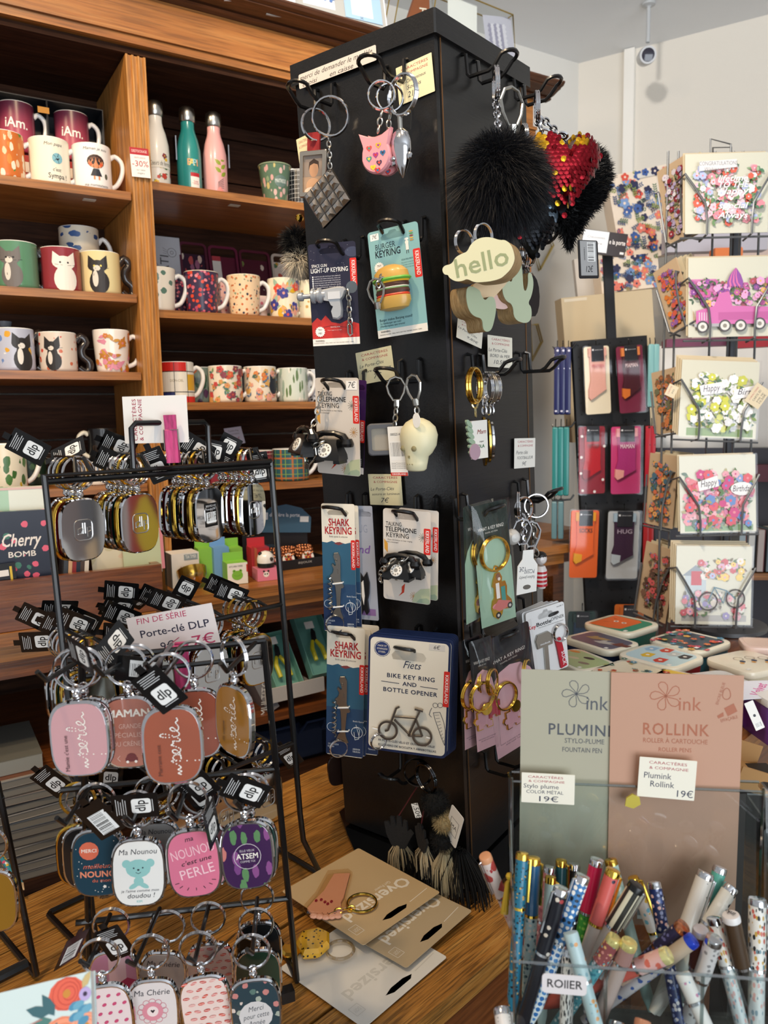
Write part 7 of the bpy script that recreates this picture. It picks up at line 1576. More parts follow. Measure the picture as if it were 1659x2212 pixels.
mug('floral mug with a white heart shaped handle gap',487,.06,z,.0375,.080,mat('#eadfcc',.25,coat=.4),py=830,art=blooms(['#d8603a','#d89a5a','#c84a4a','#8a3a4a'],['#4a7a6a','#7a9a5a','#3f6a6a'],42,7,.065))
mug('mug with a black cat among orange leaves',562,.06,z,.0375,.080,mat('#e8dcc8',.25,coat=.4),py=830,art=lambda a:(blooms(['#d8783a','#d8a85a','#e0a090'],['#4a6a5a','#5a7a9a','#d8a85a'],40,9,.065)(a),a.disc('#1c2430',.66,.55,.11,.16),a.poly('#1c2430',[(.57,.45),(.57,.22),(.65,.36)]),a.poly('#1c2430',[(.75,.45),(.75,.22),(.67,.36)])))
mug('pale mint birch tree mug',632,.06,z,.036,.078,pat('#cfd8cc',['#e8e4da','#5f7a4a','#9ab0a0','#cfd8cc'],60,.42,(2.2,2.2,.5)),py=830)
mug('mug with panda pattern beside the tower',672,.10,z,.034,.078,pat('#c8ccd0',['#2a2a2e','#e8e8e8'],110,.36),py=830)
for i,px in enumerate((455,528,600)):
 mug(('teal patterned mug at the back between the heart mugs','dark blue mug at the back behind the cat mug','grey blue mug at the back behind the birch mug')[i],px,.17,z,.034,.078,pat(('#3a5a58','#26364a','#5a7078')[i],['#c8a07a','#8a9aa8'],80,.3),handle=None,py=825)
# --- fourth row
z=zL[3]
mug('tall black and white mug with a pale handle',218,.10,z+.045,.030,.070,mat('#1b1b1d',.25,coat=.3),handle=180,hm=CREAM,py=900,rimm=mat('#17171a',.4))
o=thing('mug_gift_box','dark mug box under the tall black mug','box',CAB@T(cs(225,.10,940),.10,z+.0005));B().box(0,0,.022,.085,.09,.043).obj('carton',mat('#2a2a2c',.5),o);B().box(-.01,-.0455,.03,.02,.0006,.012).obj('sticker',PAPER,o)
mug('cream botanical mug at the left edge above the counter',12,.03,z,.038,.090,pat('#e6ddc6',['#4a7a3a','#c8502c','#d8b02c','#3f6a34'],50,.42,(1.3,1.3,.8)),py=1010)
mug('dark green leaf mug behind the botanical one',62,.12,z,.034,.080,pat('#1f3428',['#4a6a4a','#8a9a7a'],60,.36),py=1010,handle=None)
mug('white dotted mug under the top bar of the stand',202,.05,z,.028,.045,pat('#ddd5c8',['#3a3430'],160,.2,jitter=.2),py=960)
mug('pale mug beside the dotted one on the lowest left shelf',262,.06,z,.026,.044,CREAM,py=965)
mug('pink and white small mug near the pillar',275,.02,z,.026,.040,pat('#e6ddd8',['#d8a0a8','#a8c0b0'],90,.34),py=1030)
z=zR[3]
mug('blue and green tartan enamel mug beside the tower',628,.05,z,.043,.074,plaid('#2a5a62','#b06a3a','#7a9a4a',3.2),py=1000)
mug('wine red tartan mug beside the blue one',552,.07,z,.042,.072,plaid('#7a2438','#a04a4a','#d8b0a0',3.0),py=1000)
for i,(px,w_,h_,d,m,lb) in enumerate(((468,.05,.060,.10,mat('#8a2a3a',.5),'crimson flat carton behind the signs'),(535,.085,.052,.18,mat('#6a3a58',.5),'plum gift carton at the back behind the mugs'),(600,.09,.060,.20,plaid('#5a8a94','#8ab0b4','#c8a07a',2),'pale blue checked gift carton at the back'))):
 o=thing('gift_carton',lb,'box',CAB@T(cs(px,d,970),d,z+.0005),'cartons on the lowest right shelf');b=B().box(0,0,h_/2,w_,.05,h_);b.uv=lambda c:(c.x*8,c.z*12);b.obj('carton',m,o);B().box(0,-.0255,h_*.6,w_*.4,.0006,h_*.3).obj('label_panel',mat('#d8cfc8',.6),o)
M,w_,h_=quad((483,926),(520,921),(496,962),(P0+TN*.10+V3((0,0,zR[3]+.03)),(-TN+V3((0,0,.35))).normalized()));o=thing('price_sign','small white folded sign marked 25€ on the lowest right shelf','sign',M@T(0,0,0));
card(o,w_,h_,mat('#c9c3d2',.6),.0005,.0005);a=Art(w_,h_,.0005);a.text(.5,.2,.10,'Tisanière Mug','#6a5a6a',fit=.6);a.text(.5,.38,.10,'en porcelaine','#6a5a6a',fit=.6);a.text(.55,.75,.26,'25€','#a83a52',fit=.45);a.done(o)
# promo ticket on the pillar and small paper bits
M,w_,h_=quad((279,317),(320,322),(284,381),(P0-TN*.009,-TN));o=thing('price_ticket','red and white minus 30 percent ticket hanging on the fluted pillar','ticket',M);card(o,w_,h_,PAPER,.0004,.0005);a=Art(w_,h_,.0004);a.rect('#b5202c',0,0,1,.24);a.text(.5,.12,.09,'DESTOCKAGE','#f0e4dc',fit=.8);a.text(.5,.34,.05,'VENTE UNIQUE','#b5202c',fit=.6);a.text(.5,.55,.20,'-30%','#b5202c',fit=.86);a.text(.5,.75,.06,'sur cette','#555',shear=.2);a.text(.5,.86,.06,'étagère','#555',shear=.2);a.done(o)

# --- counter
def cbox(name,label,cat_,px,py,d,w_,h_,dep,m,z=ZK,rot=0,group=None,side=None):
 s_=cabs(px,py,d)[0];o=thing(name,label,cat_,CAB@T(s_,d+dep/2,z+.0006)@RZ(rot),group);B().box(0,0,h_/2,w_,dep,h_).obj('carton',m,o,smooth=0);return o
gr=mat('#86c04a',.45);bl=mat('#6f9fd0',.45)
def timer(label,px,py,d,m,w_=.042,h_=.046,frog=False):
 o=cbox('timer_carton',label,'box',px,py,d,w_,h_,.042,m,group='kitchen timer cartons',rot=-6);B().box(0,.015,h_+.009,w_,.001,.018).obj('hang_flap',m,o)
 if frog:
  B().box(0,-.0214,h_/2,w_*.98,.0008,h_*.98).obj('front_panel',mat('#e9e6de',.5),o);a=Art(w_,h_,0);a.text(.42,.16,.08,'KITCHEN TIMER','#4a4a44',fit=.66);a.disc('#7cb83a',.48,.58,.27,.23,n=18);a.disc('#7cb83a',.33,.38,.08);a.disc('#7cb83a',.64,.38,.08);a.disc('#20241c',.33,.37,.03);a.disc('#20241c',.64,.37,.03);a.line('#4a7a24',[(.32,.58),(.48,.62),(.64,.57)],.012);a.rect('#c8302a',.93,.1,.99,.45);a.done(o,T(0,-.0222,h_/2)@RX(90))
timer('green frog kitchen timer carton at the front of the counter',516,1250,-.10,gr,.044,.046,True);timer('green timer carton behind the frog one',505,1225,-.03,gr,.046,.066);timer('sky blue timer carton left of the frog one',482,1230,-.04,bl,.034,.072);timer('lime green timer carton at the back',452,1225,-.02,gr,.040,.070)
o=cbox('tea_timer_carton','grey and white tea timer carton on the counter','box',402,1240,-.06,.058,.072,.05,mat('#e4e0da',.5));B().box(-.030,0,.036,.0012,.049,.071).obj('side_panel',mat('#4e5052',.5),o);a=Art(.058,.07,0);a.rect('#8a98a0',.45,.03,.95,.2);a.text(.7,.11,.10,'TEA TIMER','#f0f0ec',fit=.4);[a.rect('#c8b0a8',.3+.14*k,.38,.36+.14*k,.6) for k in range(4)];a.done(o,T(0,-.0256,.036)@RX(90))
timer('red panda timer carton behind the pink one',566,1225,-.06,mat('#b8303a',.5),.040,.066)
o=cbox('timer_carton','pink carton under clear dome holding a panda timer','box',583,1240,-.105,.050,.026,.042,mat('#dd7f98',.45),rot=-6);a=Art(.05,.026,0);a.disc('#efe9e2',.38,.45,.13,.12);a.disc('#222',.33,.42,.035);a.disc('#222',.43,.42,.035);a.disc('#222',.28,.18,.045);a.disc('#222',.48,.18,.045);a.done(o,T(0,-.0214,.013)@RX(90));B().box(0,0,.050,.048,.040,.044).obj('clear_cover',FILM,o)
q=thing('panda_timer','white and black panda kitchen timer inside the clear cover','timer',o.matrix_world@T(0,0,.0265));B().lathe([(.017,0),(.0185,.003),(.0185,.010)],22).obj('dial_base',mat('#1f2622',.4),q);B().lathe([(.0185,.0102),(.019,.018),(.016,.028),(.009,.034),(.001,.036)],22).obj('head',WHITE,q,smooth=60);b=B();[b.ball(x,y,zz,.0045,8) for x,y,zz in ((-.013,-.004,.031),(.013,-.002,.031),(.008,-.0165,.019))];b.obj('ears',mat('#161618',.4),q)
o=thing('gold_dish','shiny gold wrapped shell dish on the counter','dish',CAB@T(cabs(424,1240,-.10)[0],-.085,ZK+.001));B().lathe([(.012,0),(.020,.004),(.029,.018),(.031,.034),(.026,.036),(.024,.02),(.001,.014)],24,T(0,0,.008)@RX(-30)).obj('dish',mat('#c8a044',.22,.9),o,smooth=50);B().ball(0,-.002,.022,.026,14,(1,.8,.8)).obj('film_wrap',FILM,o)
# copper ornaments tray
s_=cabs(625,1185,.0)[0];TRM=CAB@T(s_,.03,ZK+.0006);o=thing('ornament_tray','black tray of copper tea light holders on the counter','tray',TRM);bk=mat('#17171a',.4)
for bx in ((0,0,.002,.17,.10,.004),(0,-.049,.013,.17,.002,.018),(-.084,0,.013,.002,.096,.018),(.084,0,.013,.002,.096,.018),(0,.049,.04,.17,.002,.072)):B().box(*bx).obj('side',bk,o)
a=Art(.05,.012,0);a.text(.5,.5,.4,'BIJOUX','#b8b8b4',fit=.7);a.done(o,T(.03,-.0502,.013)@RX(90))
for i,(x,y) in enumerate(((-.05,-.022),(-.008,-.022),(.042,-.022),(-.028,.022),(.018,.022),(.062,.022))):
 q=thing('tealight_holder',('copper tea light holder with a red flower disc, front left','copper tea light holder with a red flower disc, front middle','copper tea light holder with a red flower disc, front right','copper tea light holder at the back left','copper tea light holder at the back middle','copper tea light holder at the back right')[i],'candle holder',TRM@T(x,y,.0045),'copper tea light holders');b=B()
 for k in range(5):
  for j in range(14):t=2*PI*(j+.5*(k % 2))/14;rr=.0195*math.sin(.35+k*.45);b.ball(rr*math.cos(t),rr*math.sin(t),.006+.007*k,.0038,6)
 w_=b.obj('beads',mat('#c8845a',.2,.9),q,smooth=60);w_['kind']='stuff'
 if y<0:B().lathe([(.015,0),(.015,.0015)],20,T(0,-.019,.018)@RX(78)).obj('disc',mat('#ece4dc',.4),q);a=Art(.03,.03,0);a.petals('#c83a2a',.5,.5,.3,6,'#d8a03a');a.leaf('#5a8a4a',.4,.4,.3,.5,130);a.done(q,T(0,-.0206,.0184)@RX(78))
M,w_,h_=quad((560,1088),(672,1090),(556,1150),(P0+TN*.075,-TN));o=thing('brand_board','blue arched header board reading derrière la porte','sign',M);B().prism([(-w_/2,-h_/2),(w_/2,-h_/2),(w_/2,h_*.05),(w_*.3,h_*.38),(0,h_*.5),(-w_*.3,h_*.38),(-w_/2,h_*.05)],0,.004).obj('board',mat('#3c5f78',.5),o,smooth=0);a=Art(w_,h_,.004);a.rect('#e8ecee',.06,.30,.16,.55,.002);a.text(.48,.38,.13,'derrière la porte','#e8ecee',bold=.015,fit=.58);a.rect('#e8ecee',.78,.42,.95,.62);a.done(o)
# left of the counter: bags, books and maps in the browser box
def upright(name,label,cat_,tl,tr,bl,d,m,th=.01,fn=None,group=None):
 M,w_,h_=quad(tl,tr,bl,(P0+TN*d,-TN));o=thing(name,label,cat_,M,group);B().box(0,0,-th/2,w_,h_,th).obj('body',m,o,smooth=0)
 if fn:a=Art(w_,h_,.0003);fn(a);a.done(o)
 return o
upright('pouch','navy pouch printed with pink cherries reading Cherry Bomb','pouch',(-30,1108),(112,1100),(-30,1262),-.198,pat('#22283a',['#d84a6a','#e0607a','#3f7a68','#22283a','#22283a'],62,.36),.015,lambda a:(a.text(.48,.42,.18,'Cherry','#ece6e0',shear=.3,bold=.02,fit=.6),a.text(.5,.62,.08,'BOMB','#ece6e0',bold=.02,fit=.42)))
upright('pouch','pouch with pale green and white stripes behind the cherry one','pouch',(-30,1056),(98,1050),(-30,1160),-.170,pat('#dfe6dc',['#a8cdb4','#dfe6dc'],22,.8,(1.6,.01,.01),jitter=.1),.02,lambda a:a.rect('#d8b8b4',0,0,1,.05))
upright('carton','small black and clear carton at the lower left of the cherry pouch','box',(-20,1222),(32,1215),(-20,1290),-.210,mat('#17181c',.3,coat=.4),.006,lambda a:(a.rect('#e8e4dc',.1,.2,.7,.4),a.rect('#d8b83a',.75,.1,.85,.9)))
for i,(x,cl) in enumerate(((140,'#3a4048'),(150,'#c8a07a'),(158,'#8a2a2c'),(167,'#1f2a3a'),(176,'#4a3a34'),(185,'#d8d0c4'))):upright('book',('slate','tan','red','navy','brown','cream')[i]+' book spine standing in the browser box','book',(x,1165+i),(x+9,1165+i),(x,1260),-.20,mat(cl,.5),.05,None,'books in the browser box')
upright('map_folder','cream folder printed with an old map in the browser box','folder',(192,1160),(342,1140),(194,1260),-.18,pat('#d8d0b8',['#c8bf9c','#b8c4a0','#d8c0a8'],25,.4),.006);upright('map_folder','pale green map folder with a pink edge','folder',(262,1150),(350,1140),(266,1240),-.195,pat('#c4cda8',['#b4c094','#d0d4b8'],30,.4),.004,lambda a:a.rect('#d88a94',.92,0,1,1))
o=thing('acrylic_post','clear acrylic sheet edge standing on the counter','display stand',CAB@T(cabs(352,1240,-.15)[0],-.13,ZK+.0005));B().box(0,0,.07,.004,.08,.14).obj('sheet',ACEDGE,o);B().box(.02,0,.0015,.04,.08,.003).obj('foot',ACRYL,o)
# lower shelves
def pruner(label,px,py,tl,tr,bl):
 M,w_,h_=quad(tl,tr,bl,(P0-TN*.085+V3((0,0,zS+.06)),(-TN+V3((0,0,.8))).normalized()));o=thing('pruner_carton',label,'box',M,'garden pruner cartons');
 for bx in ((0,0,-.020,w_,h_,.002),(-w_/2,0,-.008,.0015,h_,.026),(w_/2,0,-.008,.0015,h_,.026),(0,h_/2,-.008,w_,.0015,.026),(0,-h_/2,-.008,w_,.0015,.026)):B().box(*bx).obj('side',mat('#6fa79c',.5),o)
 b=B();b.tube([(-.004,.01,-.006),(-.012,-.01,-.004),(-.011,-.04,-.004)],[.004,.0055,.005],8);b.tube([(.004,.01,-.006),(.013,-.012,-.004),(.014,-.042,-.004)],[.004,.0055,.005],8);b.obj('handles',mat('#cfc428',.4),o)
 B().prism([(-.006,.008),(.006,.008),(.009,.03),(.003,.042),(-.002,.03)],-.008,-.003).obj('blades',mat('#3a3c3e',.3,.8),o);B().box(-.005,.045,.006,.022,.018,.0005).obj('label_panel',PAPER,o)
pruner('open teal carton with yellow handled garden pruners, nearer the tower',672,1420,(632,1332),(690,1322),(648,1466));pruner('open teal carton with yellow handled garden pruners, farther left',600,1450,(556,1375),(612,1362),(582,1494))
M,w_,h_=quad((573,1492),(700,1462),(580,1522),(P0-TN*.144,-TN));o=thing('display_tray','low grey display tray in front of the pruners','tray',M);B().box(0,0,-.0025,w_,h_,.004).obj('front_lip',mat('#b8b4b0',.6),o);B().box(0,-h_/2+.002,-.06,w_,.003,.11).obj('base',mat('#a8a4a0',.6),o)
M,w_,h_=quad((548,1478),(572,1462),(560,1556),(P0-TN*.138,-TN));o=thing('carton','grey carton end reading MULTI TOOL beside the pruners','box',M);B().box(0,0,-.05,w_,h_,.10).obj('body',mat('#7c7a7c',.5),o);a=Art(w_,h_,.0002);a.text(.5,.4,.2,'MULTITOOL','#d8d8d4',rot=62,sx=.8);a.done(o)
# dark navy bags under the lower shelf
for i,(px,py,w_) in enumerate(((590,1600,.12),(655,1575,.11),(700,1600,.10))):
 q=cabs(px,py,-.03);o=thing('folded_bag',('navy folded bag under the lower shelf, left','navy folded bag under the lower shelf, middle','navy folded bag under the lower shelf, by the tower')[i],'bag',CAB@T(q[0],.0,.6206),'navy folded bags');B().prism(rrect(w_,.16,.02,3),0,.09-.008*i,bev=.01).obj('body',mat('#1d2a44',.6,bump=.4,bscale=40),o);B().tube([(-w_*.3,-.08,.07),(-w_*.2,-.10,.10),(w_*.2,-.10,.10),(w_*.3,-.08,.07)],.003,6).obj('handle',mat('#2a3a5a',.6),o)
# magazines and books stacked on the lowest left shelf
R_=random.Random(4)
for i in range(12):
 q=cabs(70,1700,-.15);cl=('#6a6664','#8a8684','#3a3c40','#a09a94','#4a4440','#7a7470','#5a6068','#b0a8a0','#2c2c30','#8c8078','#5c5650','#948e88')[i]
 M=CAB@T(q[0]-.03+R_.uniform(-.006,.006),-.135,.6206+i*.0155)@RZ(R_.uniform(-3,3));o=thing('magazine',('bottom','second','third','fourth','fifth','sixth','seventh','eighth','ninth','tenth','eleventh','top')[i]+' magazine of the stack under the left counter','magazine',M,'stacked magazines');B().box(0,0,.0065,.17,.19,.011).obj('pages',mat('#7a746a',.7),o);B().box(0,0,.0133,.172,.192,.0015).obj('cover',mat(cl,.25,coat=.4),o);B().box(0,0,.0004,.172,.192,.0008).obj('cover',mat(cl,.25,coat=.4),o)  # page colour darkened to stand for the shade under the counter
for i,(px,cl) in enumerate(((100,'#8a3a2c'),(115,'#6a2a34'),(130,'#c08a3a'))):
 q=cabs(px,1780,-.2);o=thing('spiral_notebook',('brick red notebook upright beside the magazines','plum notebook upright beside the magazines','ochre spiral notebook upright beside the magazines')[i],'notebook',CAB@T(q[0]+.02,-.14,.6206),'upright notebooks');B().box(0,0,.085,.012,.15,.17).obj('body',mat(cl,.5),o);b=B();[b.tube(circ(.004,10,0,.02+.013*k,-.078,'xz'),.0008,4,True) for k in range(11)];b.obj('spiral',WIRE,o)
o=thing('brochure_stack','pale brochures stacked on the middle shelf at the left edge','brochure',CAB@T(cabs(20,1620,-.2)[0]-.02,-.12,zS2+.0006));B().box(0,0,.012,.14,.18,.024).obj('stack',mat('#8c8c84',.5),o);B().box(.002,0,.0246,.138,.178,.001).obj('cover',mat('#6a6a64',.4),o)

# --- on top of the cabinet
ZTOP=2.2535
def topboard(name,label,cat_,tl,tr,bl,d,m,fn=None,th=.006,lean=.12):
 n=(-TN+V3((0,0,lean))).normalized();M,w_,h_=quad(tl,tr,bl,(CAB@V3((0,d,ZTOP)),n));dz=(M@V3((0,-h_/2,0))).z-ZTOP-.001;o=thing(name,label,cat_,M);hh=h_+dz;B().box(0,-dz/2,-th/2,w_,hh,th).obj('board',m,o,smooth=0)
 if fn:a=Art(w_,h_,.0004);fn(a);a.done(o)
 return o
topboard('picture_panel','grey panel with two blue flower pictures on top of the cabinet','picture',(560,-95),(826,-24),(560,-3),-.045,mat('#a8a8a4',.5),lambda a:(a.rect('#d8dce4',.30,.0,.56,.85),[a.petals(('#5a7ab0','#8aa4cc','#e8eaf0')[k % 3],.32+.03*(k % 8),.1+.12*(k // 8),.03,4) for k in range(40)],a.rect('#9ab8d4',.64,.0,.96,.95),a.rect('#e4e6ea',.70,.05,.88,.85),a.text(.78,.9,.06,'3€','#333'),a.rect('#e8e8ea',.99,0,1,1)),.004)
topboard('acrylic_header','white header card at the far left on top of the cabinet','sign',(470,-110),(628,-70),(470,-27),-.05,mat('#dfe2e4',.5))
n=(-TN+V3((0,0,.05))).normalized()
M,w_,h_=quad((868,-60),(926,-40),(868,62),(CAB@V3((0,.03,ZTOP)),n));o=thing('wooden_easel_sign','brown wedge sign with pale script behind the top of the tower','sign',M);B().prism([(-w_*.5,-h_*.5),(w_*.5,-h_*.5),(w_*.5,h_*.5),(w_*.2,h_*.5)],-.01,0).obj('board',mat('#8a4c26',.5),o,smooth=0);a=Art(w_,h_,.0004);a.text(.78,.62,.2,'TS','#e8dcc8',shear=.3,rot=8);a.done(o)
# gold wire terrarium frames with cards
def wireframe(label,P2,d,cards=(),zz=0,depth=.05):
 n=-TN;pl=(CAB@V3((0,d,ZTOP)),n);W3=[on(*p,pl) for p in P2];c0=sum(W3,V3())/len(W3);M=frame(c0,TT,UPZ);MI=M.inverted();o=thing('wire_terrarium',label,'frame',M,'gold wire display frames');L_=[MI@p for p in W3];b=B();g=mat('#b8a05c',.3,.8)
 B().tube(L_,.0022,6,True).obj('wire',g,o);B().tube([p+V3((0,0,-depth)) for p in L_],.0022,6,True).obj('wire',g,o)
 for p in L_:B().tube([p,p+V3((0,0,-depth))],.0018,6).obj('strut',g,o)
 B().prism([(p.x,p.y) for p in L_] if sum(L_[i].x*L_[(i+1) % len(L_)].y-L_[(i+1) % len(L_)].x*L_[i].y for i in range(len(L_)))>0 else [(p.x,p.y) for p in L_][::-1],-.001,.0).obj('glass',glassy('#f8fafa',.02),o,smooth=0)
 for tl,tr,bl,m,fn in cards:
  a_,b_,c_=(MI@on(*q,(CAB@V3((0,d+.02,ZTOP)),n)) for q in (tl,tr,bl));q=frame(a_,b_-a_,a_-c_);ww=(b_-a_).length;hh=-(q.inverted()@c_).y;k=card(o,ww,hh,m,.0006,.001,None,'photo_card',q@T(ww/2,-hh/2,0))
  if fn:a=Art(ww,hh,.0008);fn(a);a.done(k)
 return o
wireframe('gold wire frame left of the brown wedge sign on the cabinet',((850,60),(868,-40),(950,-60),(930,70)),.02)
wireframe('gold wire frame with white cards above the right of the tower',((930,-40),(1108,32),(1118,190),(990,160),(940,90)),.08,(((967,-10),(1030,12),(967,110),PAPER,None),((1042,32),(1103,38),(1046,122),mat('#c9c6d2',.5),lambda a:[a.petals(('#a09cb0','#e0dce4')[k % 2],.2+.1*(k % 6),.25+.11*(k // 6),.07,5) for k in range(36)])))

# ================================================================== RIGHT HAND BACKGROUND
# --- camera on the ceiling
p=on(1400,78,(V3((0,0,ZC)),UPZ));p=V3((p.x,p.y,ZC));k_=at_y(1400,78,2.55);p=V3((k_.x,2.55,ZC))
o=thing('security_camera','white dome-eyed security camera hanging from the ceiling','camera',T(*p));gy=mat('#b9bcbe',.4);
q=at_y(1398,120,2.55)-p
B().lathe([(.022,-.0005),(.020,-.006),(.008,-.010),(.007,-.012)],20).obj('mount',gy,o);B().tube([(0,0,-.010),(0,0,q.z*.62),(q.x*.6,0,q.z*.75)],.006,10).obj('stem',gy,o)
M=T(*q)@RX(104)@RY(-6);B().lathe([(.018,-.05),(.024,-.045),(.027,0),(.025,.014)],22,M).obj('housing',mat('#c8cacc',.35),o,smooth=50);B().lathe([(.021,.0135),(.018,.0145),(.001,.015)],22,M).obj('lens',mat('#2c2a38',.1,coat=.6),o)
sh=at_y(1415,150,2.7)
# --- floral gift-wrap boards and a beige box behind the sock stand
BP=lambda Y:(V3((0,Y,0)),V3((.10,-1,0)).normalized())
def flowers(a,n,cols,leaf,seed,r=.05):
 R_=random.Random(seed)
 for i in range(n):
  u,v=R_.random()*.94+.03,R_.random()*.94+.03;k=R_.random()
  if k<.42:a.petals(R_.choice(cols),u,v,r*(.8+.4*R_.random()),5,R_.choice(('#f0dcc8','#26264a','#e8a040')))
  else:
   t=R_.choice((20,160,200,340,90));c_=R_.choice(leaf)
   for j in range(4):
    for s_ in (-1,1):a.leaf(c_,u+j*r*.5*math.cos(math.radians(t)),v-j*r*.5*math.sin(math.radians(t))*a.w/a.h,r*.7,.4,t+50*s_)
 return a
def fboard(label,tl,tr,bl,Y,seed,n=70,r=.05):
 M,w_,h_=quad(tl,tr,bl,BP(Y));o=thing('gift_bag',label,'gift bag',M,'floral patterned bags');B().box(0,0,-.03,w_,h_,.06).obj('bag',mat('#ecdcc8',.5),o,smooth=0);a=Art(w_,h_,.0005);flowers(a,n,['#d8503a','#3a5a9a','#26264a','#7a9ac8','#e07a68'],['#3f6a4a','#2c4a7a','#8a9a4a','#6a88b8','#26264a'],seed,r);a.done(o);return o,w_,h_
o,w_,h_=fboard('large floral gift bag with a cut-out handle behind the sock stand',(1310,382),(1452,352),(1300,580),2.38,1,120,.062);B().prism(rrect(w_*.36,.014,.006,3,w_*.12,h_*.43),.0035,.0042).obj('handle_slot',mat('#d8d4cc',.6),o,smooth=0)
fboard('floral gift bag lower down, behind the black post',(1294,560),(1420,545),(1290,636),2.34,2,80,.062)
M,w_,h_=quad((1212,644),(1408,624),(1206,960),BP(2.30));o=thing('beige_box','large plain beige folded carton behind the sock stand','box',M);B().box(0,0,-.03,w_,h_,.06).obj('carton',mat('#d2bf9c',.6),o,smooth=0);a=Art(w_,h_,.0003);a.rect('#e4d8c0',.03,.01,.28,.03);a.done(o)
M,w_,h_=quad((1240,560),(1305,552),(1240,640),BP(2.42));o=thing('wall_panel','pale upright panel edge left of the floral bags','panel',M);B().box(0,-.2,-.01,w_,h_+.4,.02).obj('panel',mat('#d9d2c8',.6),o)

# --- sock stand
SY=2.02
SPL=(V3((0,SY,0)),V3((.05,-1,0)).normalized())
M,w_,h_=quad((1237,737),(1398,724),(1224,1440),SPL);SM=M
ss=thing('sock_stand','black pegboard stand hung with packs of socks','display stand',SM);B().box(0,-.1,-.012,w_,h_+.2,.02).obj('pegboard',mat('#141416',.5),ss)
b=B()
for i in range(7):
 for j in range(26):b.lathe([(.0022,.0),(.0022,.0004)],6,T(-w_/2+w_*(i+.5)/7,h_/2-.012-j*.030,-.0018))
q=b.obj('peg_holes',mat('#050506',.8),ss);q['kind']='stuff'
tp=SM.inverted()@on(1316,560,SPL);B().box(tp.x,(tp.y+h_/2)/2+.02,-.012,.024,tp.y-h_/2+.04,.012).obj('post',mat('#2a2c30',.4,.3),ss)
B().lathe([(.14,0),(.14,.012)],28,T(0,(SM.inverted()@V3((*SM.translation.xy,.0))).y+.001,-.02)@TO_Y).obj('foot',mat('#141416',.5),ss)
B().box(0,(SM.inverted()@V3((*SM.translation.xy,.0))).y/2-h_/4-.05,-.02,.03,abs((SM.inverted()@V3((*SM.translation.xy,.0))).y)-h_/2-.1,.02).obj('column',mat('#141416',.5),ss)
M,w2,h2=quad((1262,494),(1357,506),(1262,545),(V3((0,SY-.01,0)),V3((-.05,-1,0)).normalized()));o=thing('brand_sign','dark sign with a white sheet on top of the sock stand post','sign',M);B().box(0,0,-.004,w2,h2,.008).obj('board',mat('#3a3538',.4),o);a=Art(w2,h2,.0003);a.rect('#e4e8ec',.0,.02,.58,.92);a.text(.80,.42,.18,'derrière la porte','#f0ecea',bold=.02,fit=.5) if 0 else a.text(.79,.42,.20,'e la porte','#f0ecea',bold=.02,fit=.36);a.text(.3,.3,.10,'Chaussettes','#7a7a80',fit=.4);a.text(.3,.55,.10,'la paire','#7a7a80',fit=.3);a.rect('#e8e8e8',.88,.8,.97,.9);a.done(o)
SOCKS=[('cream sock card with pink socks, top left of the stand',(1258,748),(1316,744),(1243,900),'#e8dcc0','#e2a99a','#e2a99a','MAMAN','#c85a5a','#e2a99a'),
('plum sock card with orange toe, top right of the stand',(1328,748),(1388,742),(1318,898),'#7a1f40','#4a1526','#e07a30','MAMAN','#e8c8c8','#e88a4a'),
('crimson dotted sock card, left of the second row',(1248,920),(1308,918),(1242,1070),'#8e1f30','#b81f2c','#8e1f30','TIPTOP','#5a0f18','#8e1f30'),
('magenta sock card, right of the second row',(1318,920),(1386,918),(1314,1070),'#c83a78','#b0307a','#f0a8a0','MAMAN','#f4dce4','#f0a8b0'),
('orange sock card, left of the third row',(1232,1100),(1296,1100),(1228,1250),'#e0601c','#e8652a','#e0a02c','SOCKS','#4a1f10','#e8a02c'),
('silver sock card with a violet sock, right of the third row',(1312,1102),(1384,1102),(1308,1252),'#b8bcbe','#3a1f3c','#b8c4cc','HUG','#b8a8b8','#a8c0d0'),
('dark green sock card low on the left',(1226,1318),(1288,1318),(1224,1470),'#1f3a38','#223a54','#223a54','','#ccc','#1f3a38'),
('orange and blue sock card low on the right',(1326,1303),(1393,1303),(1322,1460),'#d0702c','#1f4a78','#1f4a78','','#ccc','#d0702c')]
